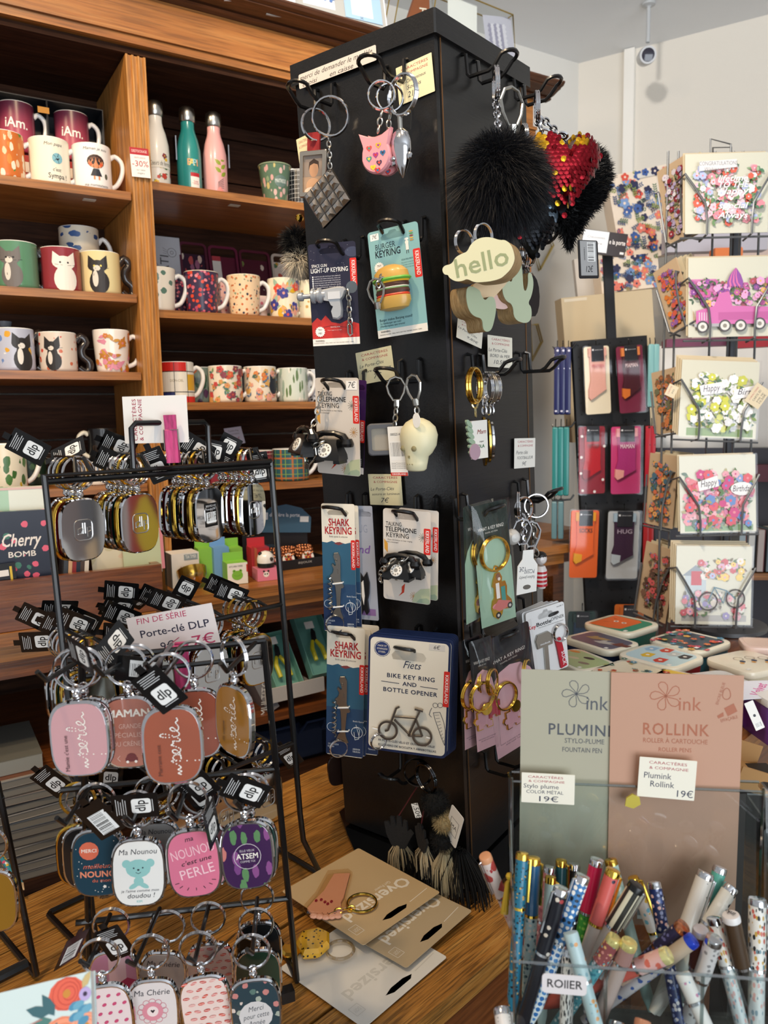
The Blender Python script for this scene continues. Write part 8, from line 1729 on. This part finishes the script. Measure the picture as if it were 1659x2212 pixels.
def sockpack(label,tl,tr,bl,bg,sc_,toe,word,wc,cuff,pl=None,group='sock packs'):
 M,w_,h_=quad(tl,tr,bl,pl or (SPL[0]-V3((0,.028,0)),SPL[1]));o=thing('sock_pack',label,'sock pack',M,group)
 B().prism(rrect(w_*.94,h_*.97,.006),0,.002).obj('backing_card',mat(bg,.5),o,smooth=0)
 B().prism([(-w_*.30,h_*.46),(w_*.30,h_*.46),(w_*.28,-h_*.05),(w_*.30,-h_*.14),(w_*.05,-h_*.20),(-w_*.18,-h_*.26),(-w_*.34,-h_*.24),(-w_*.35,-h_*.12),(-w_*.28,0)][::-1],.002,.010,bev=.002).obj('sock',mat(sc_,.8,bump=.3),o)
 B().prism([(-w_*.36,-h_*.12),(-w_*.08,-h_*.14),(-w_*.10,-h_*.24),(-w_*.30,-h_*.28),(-w_*.37,-h_*.24)][::-1],.0022,.0105,bev=.001).obj('toe',mat(toe,.8),o);B().box(0,h_*.40,.006,w_*.66,h_*.12,.0095).obj('cuff',mat(cuff,.8),o)
 B().box(0,h_*.38,.0115,w_*.46,h_*.22,.0012).obj('band',mat('#1a1c24',.5),o)
 a=Art(w_,h_,.0122);a.rect('#e8e8ea',.30,.055,.36,.08);a.text(.54,.07,.016,'derrière la porte','#e8e8ea',fit=.28)
 if word:a.text(.5,.30,.06,word,wc,bold=.02,fit=.44)
 if 'dotted' in label:[a.disc('#e8e0dc',u,v,.05) for u,v in ((.1,.15),(.08,.45),(.06,.68),(.85,.78),(.12,.93),(.55,.95),(.9,.3))]
 a.done(o);n=6;b=B().prism(rrect(w_,h_,.004),.0135,.0139).prism(rrect(w_,h_,.004),-.0006,-.0002);b.obj('film_bag',FILM,o,smooth=0);B().tube([(0,h_*.5,.004),(0,h_*.5+.012,.002),(.004,h_*.5+.016,-.010)],.0015,6).obj('hanger',WIRE,o);return o
for s in SOCKS:sockpack(*s)
# sock packs seen edge-on at the sides
def sidepacks(label,pts,cols,dots=None):
 for i,(px0,py0,px1,py1) in enumerate(pts):
  a_,b_=at_y(px0,py0,SY+.05),at_y(px1,py1,SY+.05);h=a_.z-b_.z;o=thing('sock_pack',label % ('first','second','third','fourth')[i],'sock pack',frame(V3((a_.x,SY+.05,(a_.z+b_.z)/2)),V3((.25,1,0)),UPZ),'sock packs at the side of the stand')
  B().prism(rrect(.085,h,.004),-.007,.007,bev=.002).obj('pack',pat(cols,[dots or cols],70,.22 if dots else 0),o);B().tube([(0,h/2,0),(0,h/2+.012,0),(.010,h/2+.02,0)],.0014,6).obj('hanger',WIRE,o)
sidepacks('%s navy dotted sock pack seen edge-on at the left of the stand',((1204,752,1200,896),(1216,752,1212,896),(1228,752,1226,896)),'#1f2454','#c8c8d8')
sidepacks('%s teal sock pack seen edge-on at the left of the stand',((1200,922,1196,1068),(1212,922,1208,1068),(1224,922,1221,1068)),'#2a7a78')
sidepacks('%s grey teal sock pack low at the left of the stand',((1198,1080,1196,1160),(1212,1080,1210,1160)),'#5a7a80')
sidepacks('%s aqua sock pack seen edge-on at the right of the stand',((1404,746,1402,880),(1415,746,1413,880)),'#8ac4c8')
sidepacks('%s red dotted sock pack seen edge-on at the right of the stand',((1398,920,1396,1050),(1408,920,1406,1050)),'#b8283a','#1a1a1a')
sidepacks('%s scarlet sock pack low at the right of the stand',((1394,1085,1392,1215),(1404,1085,1402,1215)),'#a8282c')
for px,py in ((1196,748),(1194,918),(1192,1076)):
 q=SM.inverted()@at_y(px,py,SY+.02);B().tube([(q.x,q.y,q.z-.004),(q.x+.002,q.y-.008,q.z),(q.x+.05,q.y-.008,q.z),(q.x+.06,q.y+.004,q.z)],.0025,6).obj('hook',WIRE,ss)

# --- greeting card rack
GY=1.72
cr_px=[((1482,331),(1662,326),(1490,508)),((1489,556),(1668,552),(1487,730)),((1476,776),(1644,782),(1468,943)),((1469,986),(1634,981),(1480,1151)),((1464,1180),(1628,1182),(1461,1346))]
GPL=(V3((0,GY,0)),V3((-.04,-1,.0)).normalized());g0=at_y(1560,1350,GY+.10)
gr_=thing('card_rack','grey wire greeting card rack with five tiers at the right edge','card rack',T(g0.x,GY+.10,0));GI=T(-g0.x,-GY-.10,0);gw=mat('#6d6f70',.4,.5)
ztp=at_y(1560,300,GY).z
B().tube([(0,0,.895),(0,0,ztp)],.009,10).obj('pole',mat('#4a4c50',.4,.4),gr_);B().lathe([(.10,.8856),(.10,.8946)],28).obj('foot',gw,gr_)
b_=GI@at_y(1535,300,GY+.06);B().tube([b_+V3((0,0,-.08)),b_,b_+V3((.045,0,-.012)),b_+V3((.045,0,-.08))],.002,6).obj('top_loop',gw,gr_);B().tube([b_+V3((.014,.02,-.09)),b_+V3((.014,.02,-.012)),b_+V3((.055,.02,-.012)),b_+V3((.055,.02,-.09))],.002,6).obj('top_loop',gw,gr_)
for px in (1440,1462,1540,1580,1600,1640):q0,q1=GI@at_y(px,480,GY+.045),GI@at_y(px,1430,GY+.045);B().tube([(q0.x,q0.y,q0.z+.15),(q0.x,q0.y,q1.z)],.0025,6).obj('upright_wire',gw,gr_)
def bouquet(a,cols,leaf,u0,v0,u1,v1,n,seed,r=.06):
 R_=random.Random(seed)
 for i in range(n):
  u=u0+(u1-u0)*R_.random();v=v0+(v1-v0)*R_.random()
  for k in range(2):a.leaf(R_.choice(leaf),u,v,r*1.6,.5,R_.random()*360)
  if R_.random()<.8:
   c_=R_.choice(cols);a.petals(c_,u,v,r*(.7+.6*R_.random()),6,R_.choice(cols),.5)
def g1(a):
 bouquet(a,['#d88a94','#e8c0c8','#d8604a','#b0b8d8','#e8e0dc'],['#6a8a5a','#4f7a5a','#9ab08a'],.12,.18,.90,.88,170,1,.042);a.poly('#dcd8d4',[(.15,.12),(.6,.10),(.6,.2),(.15,.24)]);a.text(.38,.15,.05,'CONGRATULATIONS','#7a7a84',fit=.46);a.text(.36,.22,.05,'Wishing you a','#8a848c',shear=.3,fit=.3)
 for t,v in (('lifetime',.34),('TO THE',.42),('Happy',.50),('special',.68),('Always',.80)):a.text(.55,v,.075,t,'#ece8e8',shear=.3,bold=.02,fit=.36)
def g2(a):
 p='#c86aa4';a.rect('#d078b0',.02,.27,.34,.50);bouquet(a,['#c05a98','#e0a0c8','#e0b060','#8a4a94','#a84a54'],['#5f7a4a','#3f5a3a'],.02,.30,.98,.60,120,3,.038);[a.leaf(('#8a4a98','#d06a9c')[k % 2],.46+.03*k,.40,.25,.25,70+6*k) for k in range(7)]
 a.poly(p,[(.08,.85),(.08,.68),(.30,.62),(.36,.46),(.48,.44),(.52,.62),(.95,.64),(.98,.85)][::-1]);a.poly('#b85a94',[(.35,.80),(.35,.70),(.95,.70),(.95,.80)][::-1]);a.rect('#a8a4a8',.06,.84,.45,.88)
 for u,v in ((.16,.88),(.43,.87),(.62,.87),(.85,.85)):a.disc('#4a4648',u,v,.075);a.disc('#d8d4cc',u,v,.055);a.disc('#8a8478',u,v,.025)
 [a.line('#d8d8d8',[(.12+.03*k,.70),(.12+.03*k,.80)],.008) for k in range(5)]
def g3(a):
 a.rect('#7f9a5a',.10,.88,.96,.98);bouquet(a,['#eeeae4','#f4f2ec','#d8d8d8','#c8c84a','#e8e8e0'],['#7f944f','#4a6a54','#9aa86a'],.14,.20,.92,.90,150,5,.05);a.poly('#e8e6e8',[(.22,.34),(.50,.28),(.52,.42),(.25,.46)]);a.text(.37,.37,.085,'Happy','#3a3a44',shear=.3,fit=.22,rot=8);a.poly('#e8e6e8',[(.66,.38),(.96,.30),(.97,.44),(.68,.50)]);a.text(.82,.40,.085,'Birth','#3a3a44',shear=.3,fit=.22)
def g4(a):
 a.rect('#7fa06a',.06,.90,.96,.98);bouquet(a,['#d8606a','#e08a94','#c84a80','#6a8ac0','#e8b0b8','#d05a68'],['#5a7a4a','#3f5f44','#a89a5a'],.08,.22,.92,.92,130,7,.055);a.poly('#e8e6e4',[(.22,.34),(.48,.26),(.50,.40),(.24,.46)]);a.text(.36,.36,.085,'Happy','#3a3038',shear=.3,fit=.22,rot=8);a.disc('#e8e6e4',.80,.44,.15,.09);a.text(.80,.44,.08,'Birthday','#3a3038',shear=.3,fit=.26)
def g5(a):
 a.rect('#a8a49c',.08,.88,.94,.96);a.rect('#b8c4c8',.12,.36,.40,.80);a.poly('#8a929a',[(.08,.38),(.26,.24),(.44,.38)][::-1]);a.rect('#c0303c',.20,.32,.34,.50);bouquet(a,['#d87a4a','#d8a8c0','#b0b8d8','#e8c860','#c84a54','#e8e0d8'],['#5a7a4a','#7a6a4a'],.30,.18,.88,.40,40,9,.045);bouquet(a,['#c85a64','#8a7ab0','#e0a0a8','#d8d0c4'],['#5a7a4a','#6a5a44'],.08,.60,.90,.90,40,11,.04)
 for u,v in ((.42,.70),(.78,.66)):a.ring('#4a4440',u,v,.13,.02);a.ring('#c8c4bc',u,v,.10,.01)
 a.line('#6a8a9a',[(.42,.70),(.5,.52),(.66,.56),(.78,.66)],.015);a.line('#6a8a9a',[(.5,.52),(.62,.72),(.66,.56)],.012)
GA=(g1,g2,g3,g4,g5)
GL=('congratulations card of layered pink flowers on the top tier','card with a pink flower-filled vintage car on the second tier','white flower Happy Birthday card on the third tier','rose Happy Birthday card on the fourth tier','cottage and bicycle flower card on the lowest tier')
for i,(tl,tr,bl) in enumerate(cr_px):
 M,w_,h_=quad(tl,tr,bl,GPL);M=M@RX(-5)
 for k in range(4 if i in (2,4) else 2):
  Mk=M@T(-.003*k,.004*k,-.0045*k);o=thing('greeting_card',GL[i] if k == 0 else '%s card in the stack behind the %s' % (('','second','third','fourth')[k],('congratulations card','pink car card','white flower card','rose card','cottage card')[i]),'card',Mk,'greeting cards on the wire rack')
  card(o,w_,h_,mat('#d6d3bf' if k == 0 else '#c9b795',.5),.0015,.0008)
  if k == 0:
   a=Art(w_,h_,.0015);GA[i](a);a.done(o);B().prism(rrect(w_*1.03,h_*1.03,.002),.006,.0063).obj('film_sleeve',FILM,o,smooth=0)
 # wire pocket
 P_w=lambda u,v,z:GI@(M@V3(((u-.5)*w_,(.5-v)*h_,z)))
 for s_ in (0,1):
  e=(-.06,.24) if s_ == 0 else (1.06,.78);B().tube([P_w(e[0],.30,-.02),P_w(e[0]+(.04 if s_ == 0 else-.04),.27,.012),P_w((e[0]+e[1])/2,.44,.014),P_w(e[1]-(.02 if s_ == 0 else-.02),.65,.014),P_w(e[1],.85,.014),P_w(e[1],1.03,.012),P_w(e[1],1.04,-.03)],.0024,6).obj('pocket_wire',gw,gr_)
 B().tube([P_w(-.05,1.04,-.005),P_w(1.05,1.04,-.005)],.0024,6).obj('pocket_wire',gw,gr_)
# cards on the left flank of the rack, seen at a slant
fl_px=[((1420,372),(1481,334),(1418,543)),((1412,590),(1462,555),(1418,742)),((1408,806),(1470,790),(1406,942)),((1406,978),(1466,985),(1404,1132)),((1398,1168),(1464,1192),(1400,1330))]
FPL_n=V3((-.86,-.50,0)).normalized()
pal=[['#a89ab8','#8a2a34','#d8d0d4'],['#8a5a98','#d8803a','#c85a44'],['#6a6a50','#c87a4a','#8a5a3a'],['#4a6a7a','#c86a4a','#d89a5a'],['#5a4438','#7a5a48','#c85a5a']]
for i,(tl,tr,bl) in enumerate(fl_px):
 M,w_,h_=quad(tl,tr,bl,(at_y(*tr,GY+.01),FPL_n));w_=min(w_,.17)
 for k in range(4):
  o=thing('greeting_card','%s card of the slanting stack on the %s tier, left side' % (('front','second','third','rearmost')[k],('top','second','third','fourth','lowest')[i]),'card',M@T(.004*k,.002*k,-.012*k),'slanting cards at the left of the rack');card(o,w_,h_,mat('#c9ae8c' if k == 0 else '#cdbf9f',.5),.002,.001)
  if k == 0:a=Art(w_,h_,.002);bouquet(a,pal[i],['#5a6a4a','#7a6a54','#8a7a9a'],.2,.12,.85,.92,110,20+i,.07);a.done(o);B().prism(rrect(w_*1.02,h_*1.02,.002),.0045,.0048).obj('film_sleeve',FILM,o,smooth=0)
 P_w=lambda u,v,z:GI@(M@V3(((u-.5)*w_,(.5-v)*h_,z)));B().tube([P_w(.95,.25,-.03),P_w(.93,.22,.012),P_w(.82,.40,.014),P_w(.72,.7,.014),P_w(.70,1.03,.012),P_w(.7,1.04,-.04)],.0024,6).obj('pocket_wire',gw,gr_);B().tube([P_w(.02,.3,.01),P_w(.05,.98,.012),P_w(.06,1.04,-.02)],.0024,6).obj('pocket_wire',gw,gr_);B().tube([P_w(0,1.03,.008),P_w(1,1.03,.008)],.0024,6).obj('pocket_wire',gw,gr_)
def rticket(label,tl,tr,bl,pl,fn):M,w_,h_=quad(tl,tr,bl,pl);o=thing('price_ticket',label,'ticket',M,'tickets on the card rack');card(o,w_,h_,mat('#d8c8a8',.6),.0004,.0005);a=Art(w_,h_,.0004);fn(a);a.done(o)
rticket('tilted cream price ticket on the white flower card',(1608,865),(1636,826),(1636,886),(GPL[0]-V3((0,.02,0)),GPL[1]),lambda a:(a.text(.5,.22,.10,'CARACTÈRES','#a8283a',fit=.7),a.text(.5,.45,.13,'CARTE 3D','#333',fit=.6),a.text(.5,.65,.12,'pop up','#333',fit=.5),a.text(.5,.84,.13,'10,50€','#333',fit=.5)))
rticket('tilted ticket on the slanting cards of the third tier',(1435,852),(1447,828),(1444,882),(GPL[0]-V3((0,.02,0)),GPL[1]),lambda a:(a.text(.5,.3,.13,'CARTE','#a8283a',fit=.7),a.text(.5,.65,.13,'3D','#333',fit=.4)))
# more stands of paper goods right behind the rack
M,w_,h_=quad((1420,968),(1720,968),(1420,1330),(V3((0,2.35,0)),V3((0,-1,0))));o=thing('paper_rack','dark pegboard wall of paper goods behind the card rack','display stand',M);B().box(0,-.25,-.02,w_,h_+.5,.03).obj('board',mat('#3c3a40',.6),o);B().box(0,-h_*.22,.05,w_,.02,.12).obj('shelf',OAK,o);B().box(0,h_*.36,.03,w_,.05,.06).obj('ledge',mat('#5a2a34',.6),o)
for i in range(7):q=thing('paper_pad','%s striped paper pad on the shelf behind the card rack' % ('first','second','third','fourth','fifth','sixth','seventh')[i],'pad',M@T(w_/2-.03-.028*i,-h_*.22+.012+.065,.06),'pads behind the card rack');B().box(0,0,0,.018,.125,.09).obj('pages',mat(('#c8c0b4','#8a98a0','#d8d0c4','#6a7a80','#b8a8a0','#d0ccc4','#98a4a8')[i],.6),q);B().box(.0096,0,0,.001,.127,.092).obj('cover',mat(('#a83a44','#3a5a6a','#7a3a44','#4a6a58','#8a2a34','#3a4a5a','#9a4a3a')[i],.5),q)
M,w_,h_=quad((1425,500),(1720,495),(1425,720),(V3((0,2.6,0)),V3((0,-1,0))));
for i,(tl,tr,bl,cl,lb,Y) in enumerate((((1440,498),(1660,492),(1440,545),'#b8b4bc','pale grey parcel box on the shelf behind the card rack',2.3),((1545,538),(1605,536),(1545,560),'#d8763a','orange folded paper behind the card rack',2.22),((1590,728),(1700,722),(1590,752),'#b81f28','red glossy paper parcel behind the card rack',2.2),((1440,735),(1600,730),(1440,750),'#7a3a54','plum paper parcel behind the card rack',2.25),((1420,750),(1700,742),(1420,972),'#efe9e0','bright white display panel behind the card rack',2.5),((1500,540),(1720,536),(1500,735),'#d8c0b4','pinkish display panel behind the card rack',2.55))):
 M,w_,h_=quad(tl,tr,bl,(V3((0,Y,0)),V3((0,-1,0))));o=thing('wrapping_parcel' if i<4 else 'display_backdrop',lb,'paper' if i<4 else 'panel',M);B().box(0,0,-.02,w_,h_,.04).obj('body',mat(cl,.5),o);B().box(0,h_/2+.002,-.02,w_*.98,.003,.036).obj('edge',mat(cl,.4),o)

# --- table with lunch boxes
Z2=.885
T2=frame(at_z(1548,1652,Z2),tt,tn);t2=thing('display_table','wooden table carrying the lunch boxes on the right','table',T2)
for i in range(4):B().prism(rrect(.70,.118,.002,1),-.028,0,bev=.0015).obj('plank',MAHOG if i else OAK,t2,T(.38,.06+i*.12,-.001*(i % 2)),smooth=0)
B().box(0,0,0,.68,.02,.07).obj('apron',MAHOG,t2,T(.38,.016,-.064))
for x in (.07,.69):
 for y in (.05,.43):B().box(0,0,0,.05,.05,Z2-.032).obj('leg',MAHOG,t2,T(x,y,-.030-(Z2-.032)/2))
ZL2=Z2+.062
def cpx(x,y):return 1140+.3128*x,900+.3128*y
def lunch(label,left,back,front,body,ground,art=None,lidc='#ece6cf',zl=ZL2,hgt=.058):
 pl=(V3((0,0,zl)),UPZ);A_,B_,C_=on(*cpx(*left),pl),on(*cpx(*back),pl),on(*cpx(*front),pl)
 x=C_-A_;y=B_-A_;M=frame(A_+(x+y)/2,x,y);w_=x.length;h_=abs((M.inverted()@B_).y-(M.inverted()@A_).y);k=1.05;w_ *= k;h_ *= k
 M.translation.z=zl-.001;o=thing('lunch_box',label,'lunch box',M,'plastic lunch boxes')
 r=min(w_,h_)*.22
 rings=[[(x_,y_,-hgt) for x_,y_ in rrect(w_*.86,h_*.86,r*.8,5)],[(x_,y_,-hgt+.006) for x_,y_ in rrect(w_*.90,h_*.90,r*.85,5)],[(x_,y_,-.0125) for x_,y_ in rrect(w_*.95,h_*.95,r*.95,5)]]
 B().loft(rings).obj('tub',mat(body,.35),o,smooth=40)
 rg=[[(x_,y_,zz) for x_,y_ in rrect(w_*s_,h_*s_,r*s_,5)] for s_,zz in ((.985,-.012),(1.0,-.009),(1.0,-.003),(.985,-.0005),(.95,0))];B().loft(rg).obj('lid',mat(lidc,.25,coat=.3),o,smooth=40)
 if ground:B().prism(rrect(w_*.84,h_*.80,r*.7,5),0,.0004).obj('lid_print',ground if not isinstance(ground,str) else mat(ground,.3),o,smooth=0)
 a=Art(w_,h_,.0005)
 if art:art(a)
 a.rect('#efece4',.80,.80,.86,.88);a.done(o);return o
def tigerart(a):a.poly('#d8662a',[(.10,.12),(.30,.14),(.62,.14),(.72,.22),(.70,.80),(.5,.88),(.10,.88)]) ;[a.disc('#f0ece0',u,.45,.045) for u in (.36,.52)];[a.disc('#1a1a1a',u,.45,.025) for u in (.36,.52)];a.line('#4a2010',[(.2,.3),(.3,.34)],.01);a.line('#4a2010',[(.2,.6),(.3,.56)],.01)
lunch('lunch box with an orange cat face on green, farthest back',(400,1432),(575,1352),(725,1508),'#2f8272','#2f8a6c',tigerart)
def shk(a):[(a.leaf(c_,.2+.25*k,.55+.12*(k % 2),.45,.30,20),a.leaf(c_,.3+.25*k,.5+.1*(k % 2),.15,.5,80)) for k,c_ in enumerate(('#a88a5a','#b8b4ac','#6a3a2c'))]
lunch('slate lunch box with swimming sharks',(275,1530),(425,1460),(600,1632),'#1f3458','#5a5a68',shk)
lunch('dark floral lunch box with a teal tub',(862,1545),(1015,1455),(1238,1640),'#3f7a8c','#1f3c44',lambda a:flowers(a,45,['#e0783a','#d8506a','#e8b04a','#4a90b0','#d84a3a'],['#3f8a5a','#5aa8b0','#2f6a4a'],31,.05))
def cats(a):[a.disc(c_,u,v,.10,.05,20) for c_,u,v in (('#3a3430',.55,.3),('#d8c8a8',.4,.55),('#e08a3a',.15,.25),('#8a7a6a',.7,.6))]
lunch('green lunch box lid with cats',(150,1660),(300,1575),(420,1780),'#5a8a4a','#a9c08a',cats)
def cups(a):
 for k,(c_,u,v) in enumerate((('#8ab0c8',.22,.3),('#c8442e',.42,.2),('#d8b02c',.35,.62),('#b8bcb8',.6,.3),('#2a2a2c',.78,.3),('#c83a24',.62,.72))):a.poly(c_,[(u-.07,v-.1),(u+.07,v-.12),(u+.09,v+.08),(u,v+.14),(u-.08,v+.08)]);a.disc('#e8e4d8',u,v,.03)
lunch('pale blue lunch box with drawn pots and a red tub',(648,1650),(805,1550),(1050,1755),'#8e1c26','#b9d4d8',cups)
lunch('cream lunch box lid with scattered leaves',(455,1762),(640,1655),(840,1880),'#d8cfae','#ece2c4',lambda a:flowers(a,40,['#c8502c','#e08a3a','#3a6a5a','#5a90a8'],['#3f7a4a','#4a8a8a','#c8a03a'],33,.045))
lunch('yellow lidded lunch box just behind the pen boards',(800,1800),(940,1730),(1150,1880),'#e0b02c','#e8c43c')
def bikes(a):[(a.ring('#6a4a3a',u,v,.085,.008),a.disc('#2a3a54',u+.14,v+.05,.05),a.disc('#d89a4a',u+.2,v+.12,.04)) for u,v in ((.4,.35),(.52,.18),(.35,.55))]
lunch('cream lunch box with drawn bicycles at the right edge',(1292,1690),(1430,1580),(1620,1800),'#c8bca0',None,bikes,'#e6dcc4')
lunch('white lunch box with a pink ribbon motif',(1150,1810),(1275,1712),(1460,1960),'#8a2a5c',None,lambda a:(a.poly('#d8709c',[(.3,.3),(.45,.2),(.5,.6),(.4,.7)]),a.ring('#2a2a30',.7,.4,.08,.012)),'#ecebe6')
o=lunch('purple lunch box with a white lid at the right edge',(1540,1880),(1640,1760),(1800,2040),'#6a3a8e',None,None,'#e8e6e2',Z2+.075,.074)
lunch('pinkish flat tin behind the bicycle lunch box',(1420,1585),(1540,1520),(1780,1600),'#d0b0a0','#dcc0b0',None,'#d8bcb0',Z2+.07,.068)
# folded paper band with pink lettering
M=frame(at_z(1640,1490,ZL2+.012),V3((.9,.3,0)),V3((-.3,.9,.1)));o=thing('paper_band','white paper band with pink lettering over the lunch boxes','paper',M);B().prism([(-.06,-.02),(.03,-.035),(.05,.02),(-.01,.035)],0,.0006).obj('top_flap',mat('#e6e6ee',.5),o,smooth=0);a=Art(.11,.07,.0006);a.text(.5,.5,.22,'Velvet','#d86aa4',rot=35,bold=.03,fit=.5);a.done(o)
M,w_,h_=quad((1607,1520),(1626,1512),(1607,1590),(at_y(1610,1540,1.15),V3((0,-1,.2)).normalized()));o=thing('paper_band','white barcode side of a paper band beside the purple lunch box','paper',M);card(o,w_,h_,PAPER,.0006,.001);a=Art(w_,h_,.0006);a.disc('#2a2a2e',.5,.5,.15);a.bars(.2,.75,.8,.95,8);a.done(o)
M,w_,h_=quad((1605,1655),(1720,1690),(1605,1705),(at_y(1640,1670,.86),V3((-.1,-1,0)).normalized()));o=thing('cardboard_tray','brown cardboard tray edge with a hand hole at the right edge','tray',M);B().prism(keyhole(rrect(w_,h_,.001,1),ell(w_*.02,-.002,.010,.006,12)),-.002,.001).obj('front_wall',mat('#a9804e',.7),o,smooth=0);B().box(0,-h_/2,-.05,w_,.002,.10).obj('base',mat('#a07848',.7),o);B().box(0,0,-.10,w_,h_,.002).obj('back_wall',mat('#a07848',.7),o)
o=thing('tray_riser','dark riser under the cardboard tray at the right edge','stand',T(*(M@V3((0,-h_/2-.001,-.05)))));zz=o.location.z;B().box(0,0,-.02,.09,.08,.036).obj('top',mat('#241d18',.6),o);B().box(0,0,-zz/2-.02,.05,.05,zz-.038).obj('post',mat('#241d18',.6),o)

# --- side counter behind the tower on the right, wall pieces
q=at_z(1247,1140,1.06);M=frame(V3((q.x,q.y,0)),TT,TN);o=thing('side_counter','small wooden counter with moulded edge right behind the tower','counter',M)
B().box(-.11,.16,1.045,.23,.34,.03).obj('top',OAK,o);B().box(-.112,.16,1.018,.21,.31,.024).obj('moulding',OAK,o);B().box(-.113,.16,.98,.19,.29,.05).obj('apron',MAHOG,o)
for x in (-.05,-.18):B().box(x,.05,.478,.045,.045,.95).obj('leg',MAHOG,o)
CTM=M
for i,(px,py,w_,h_,cl,lb) in enumerate(((1172,1085,.035,.11,'#d8d4cc','white carton standing on the side counter'),(1172,1135,.05,.02,'#9aa060','olive round tin on the side counter'))):
 q=M.inverted()@at_z(px,1150,1.06);o=thing('carton' if i == 0 else 'round_tin',lb,'box' if i == 0 else 'tin',M@T(q.x-.02,.05+.04*i,1.0606));(B().box(0,0,h_/2,w_,.05,h_) if i == 0 else B().lathe([(w_/2,0),(w_/2,h_),(w_/2*.96,h_+.002)],20)).obj('body',mat(cl,.5),o);B().box(0,-.0255,h_*.6,w_*.6,.0006,h_*.3).obj('label_panel',mat('#6a6a66',.5),o) if i == 0 else B().lathe([(w_/2*1.03,h_+.0022),(w_/2*1.03,h_+.008)],20).obj('lid',mat('#8a9052',.5),o)
for i,P2 in enumerate((((1150,520),(1188,505),(1196,530),(1168,582)),((1146,700),(1162,700),(1172,738),(1150,780)))):
 pl=(CAB@V3((0,dwall-.03,0)),-TN);W3=[on(*p_,pl) for p_ in P2];c0=sum(W3,V3())/4;M=frame(c0,TT,UPZ);L_=[M.inverted()@p_ for p_ in W3];o=thing('wire_terrarium',('gold wire geometric frame on the wall right of the tower, upper','gold wire geometric frame on the wall right of the tower, lower')[i],'frame',M,'gold wire wall frames');B().tube(L_,.003,6,True).obj('wire',mat('#b8a05c',.3,.8),o);B().tube([p_+V3((.01,0,-.02)) for p_ in L_],.003,6,True).obj('wire',mat('#b8a05c',.3,.8),o);B().tube([L_[0],L_[0]+V3((.01,0,-.02))],.002,6).obj('strut',mat('#b8a05c',.3,.8),o)
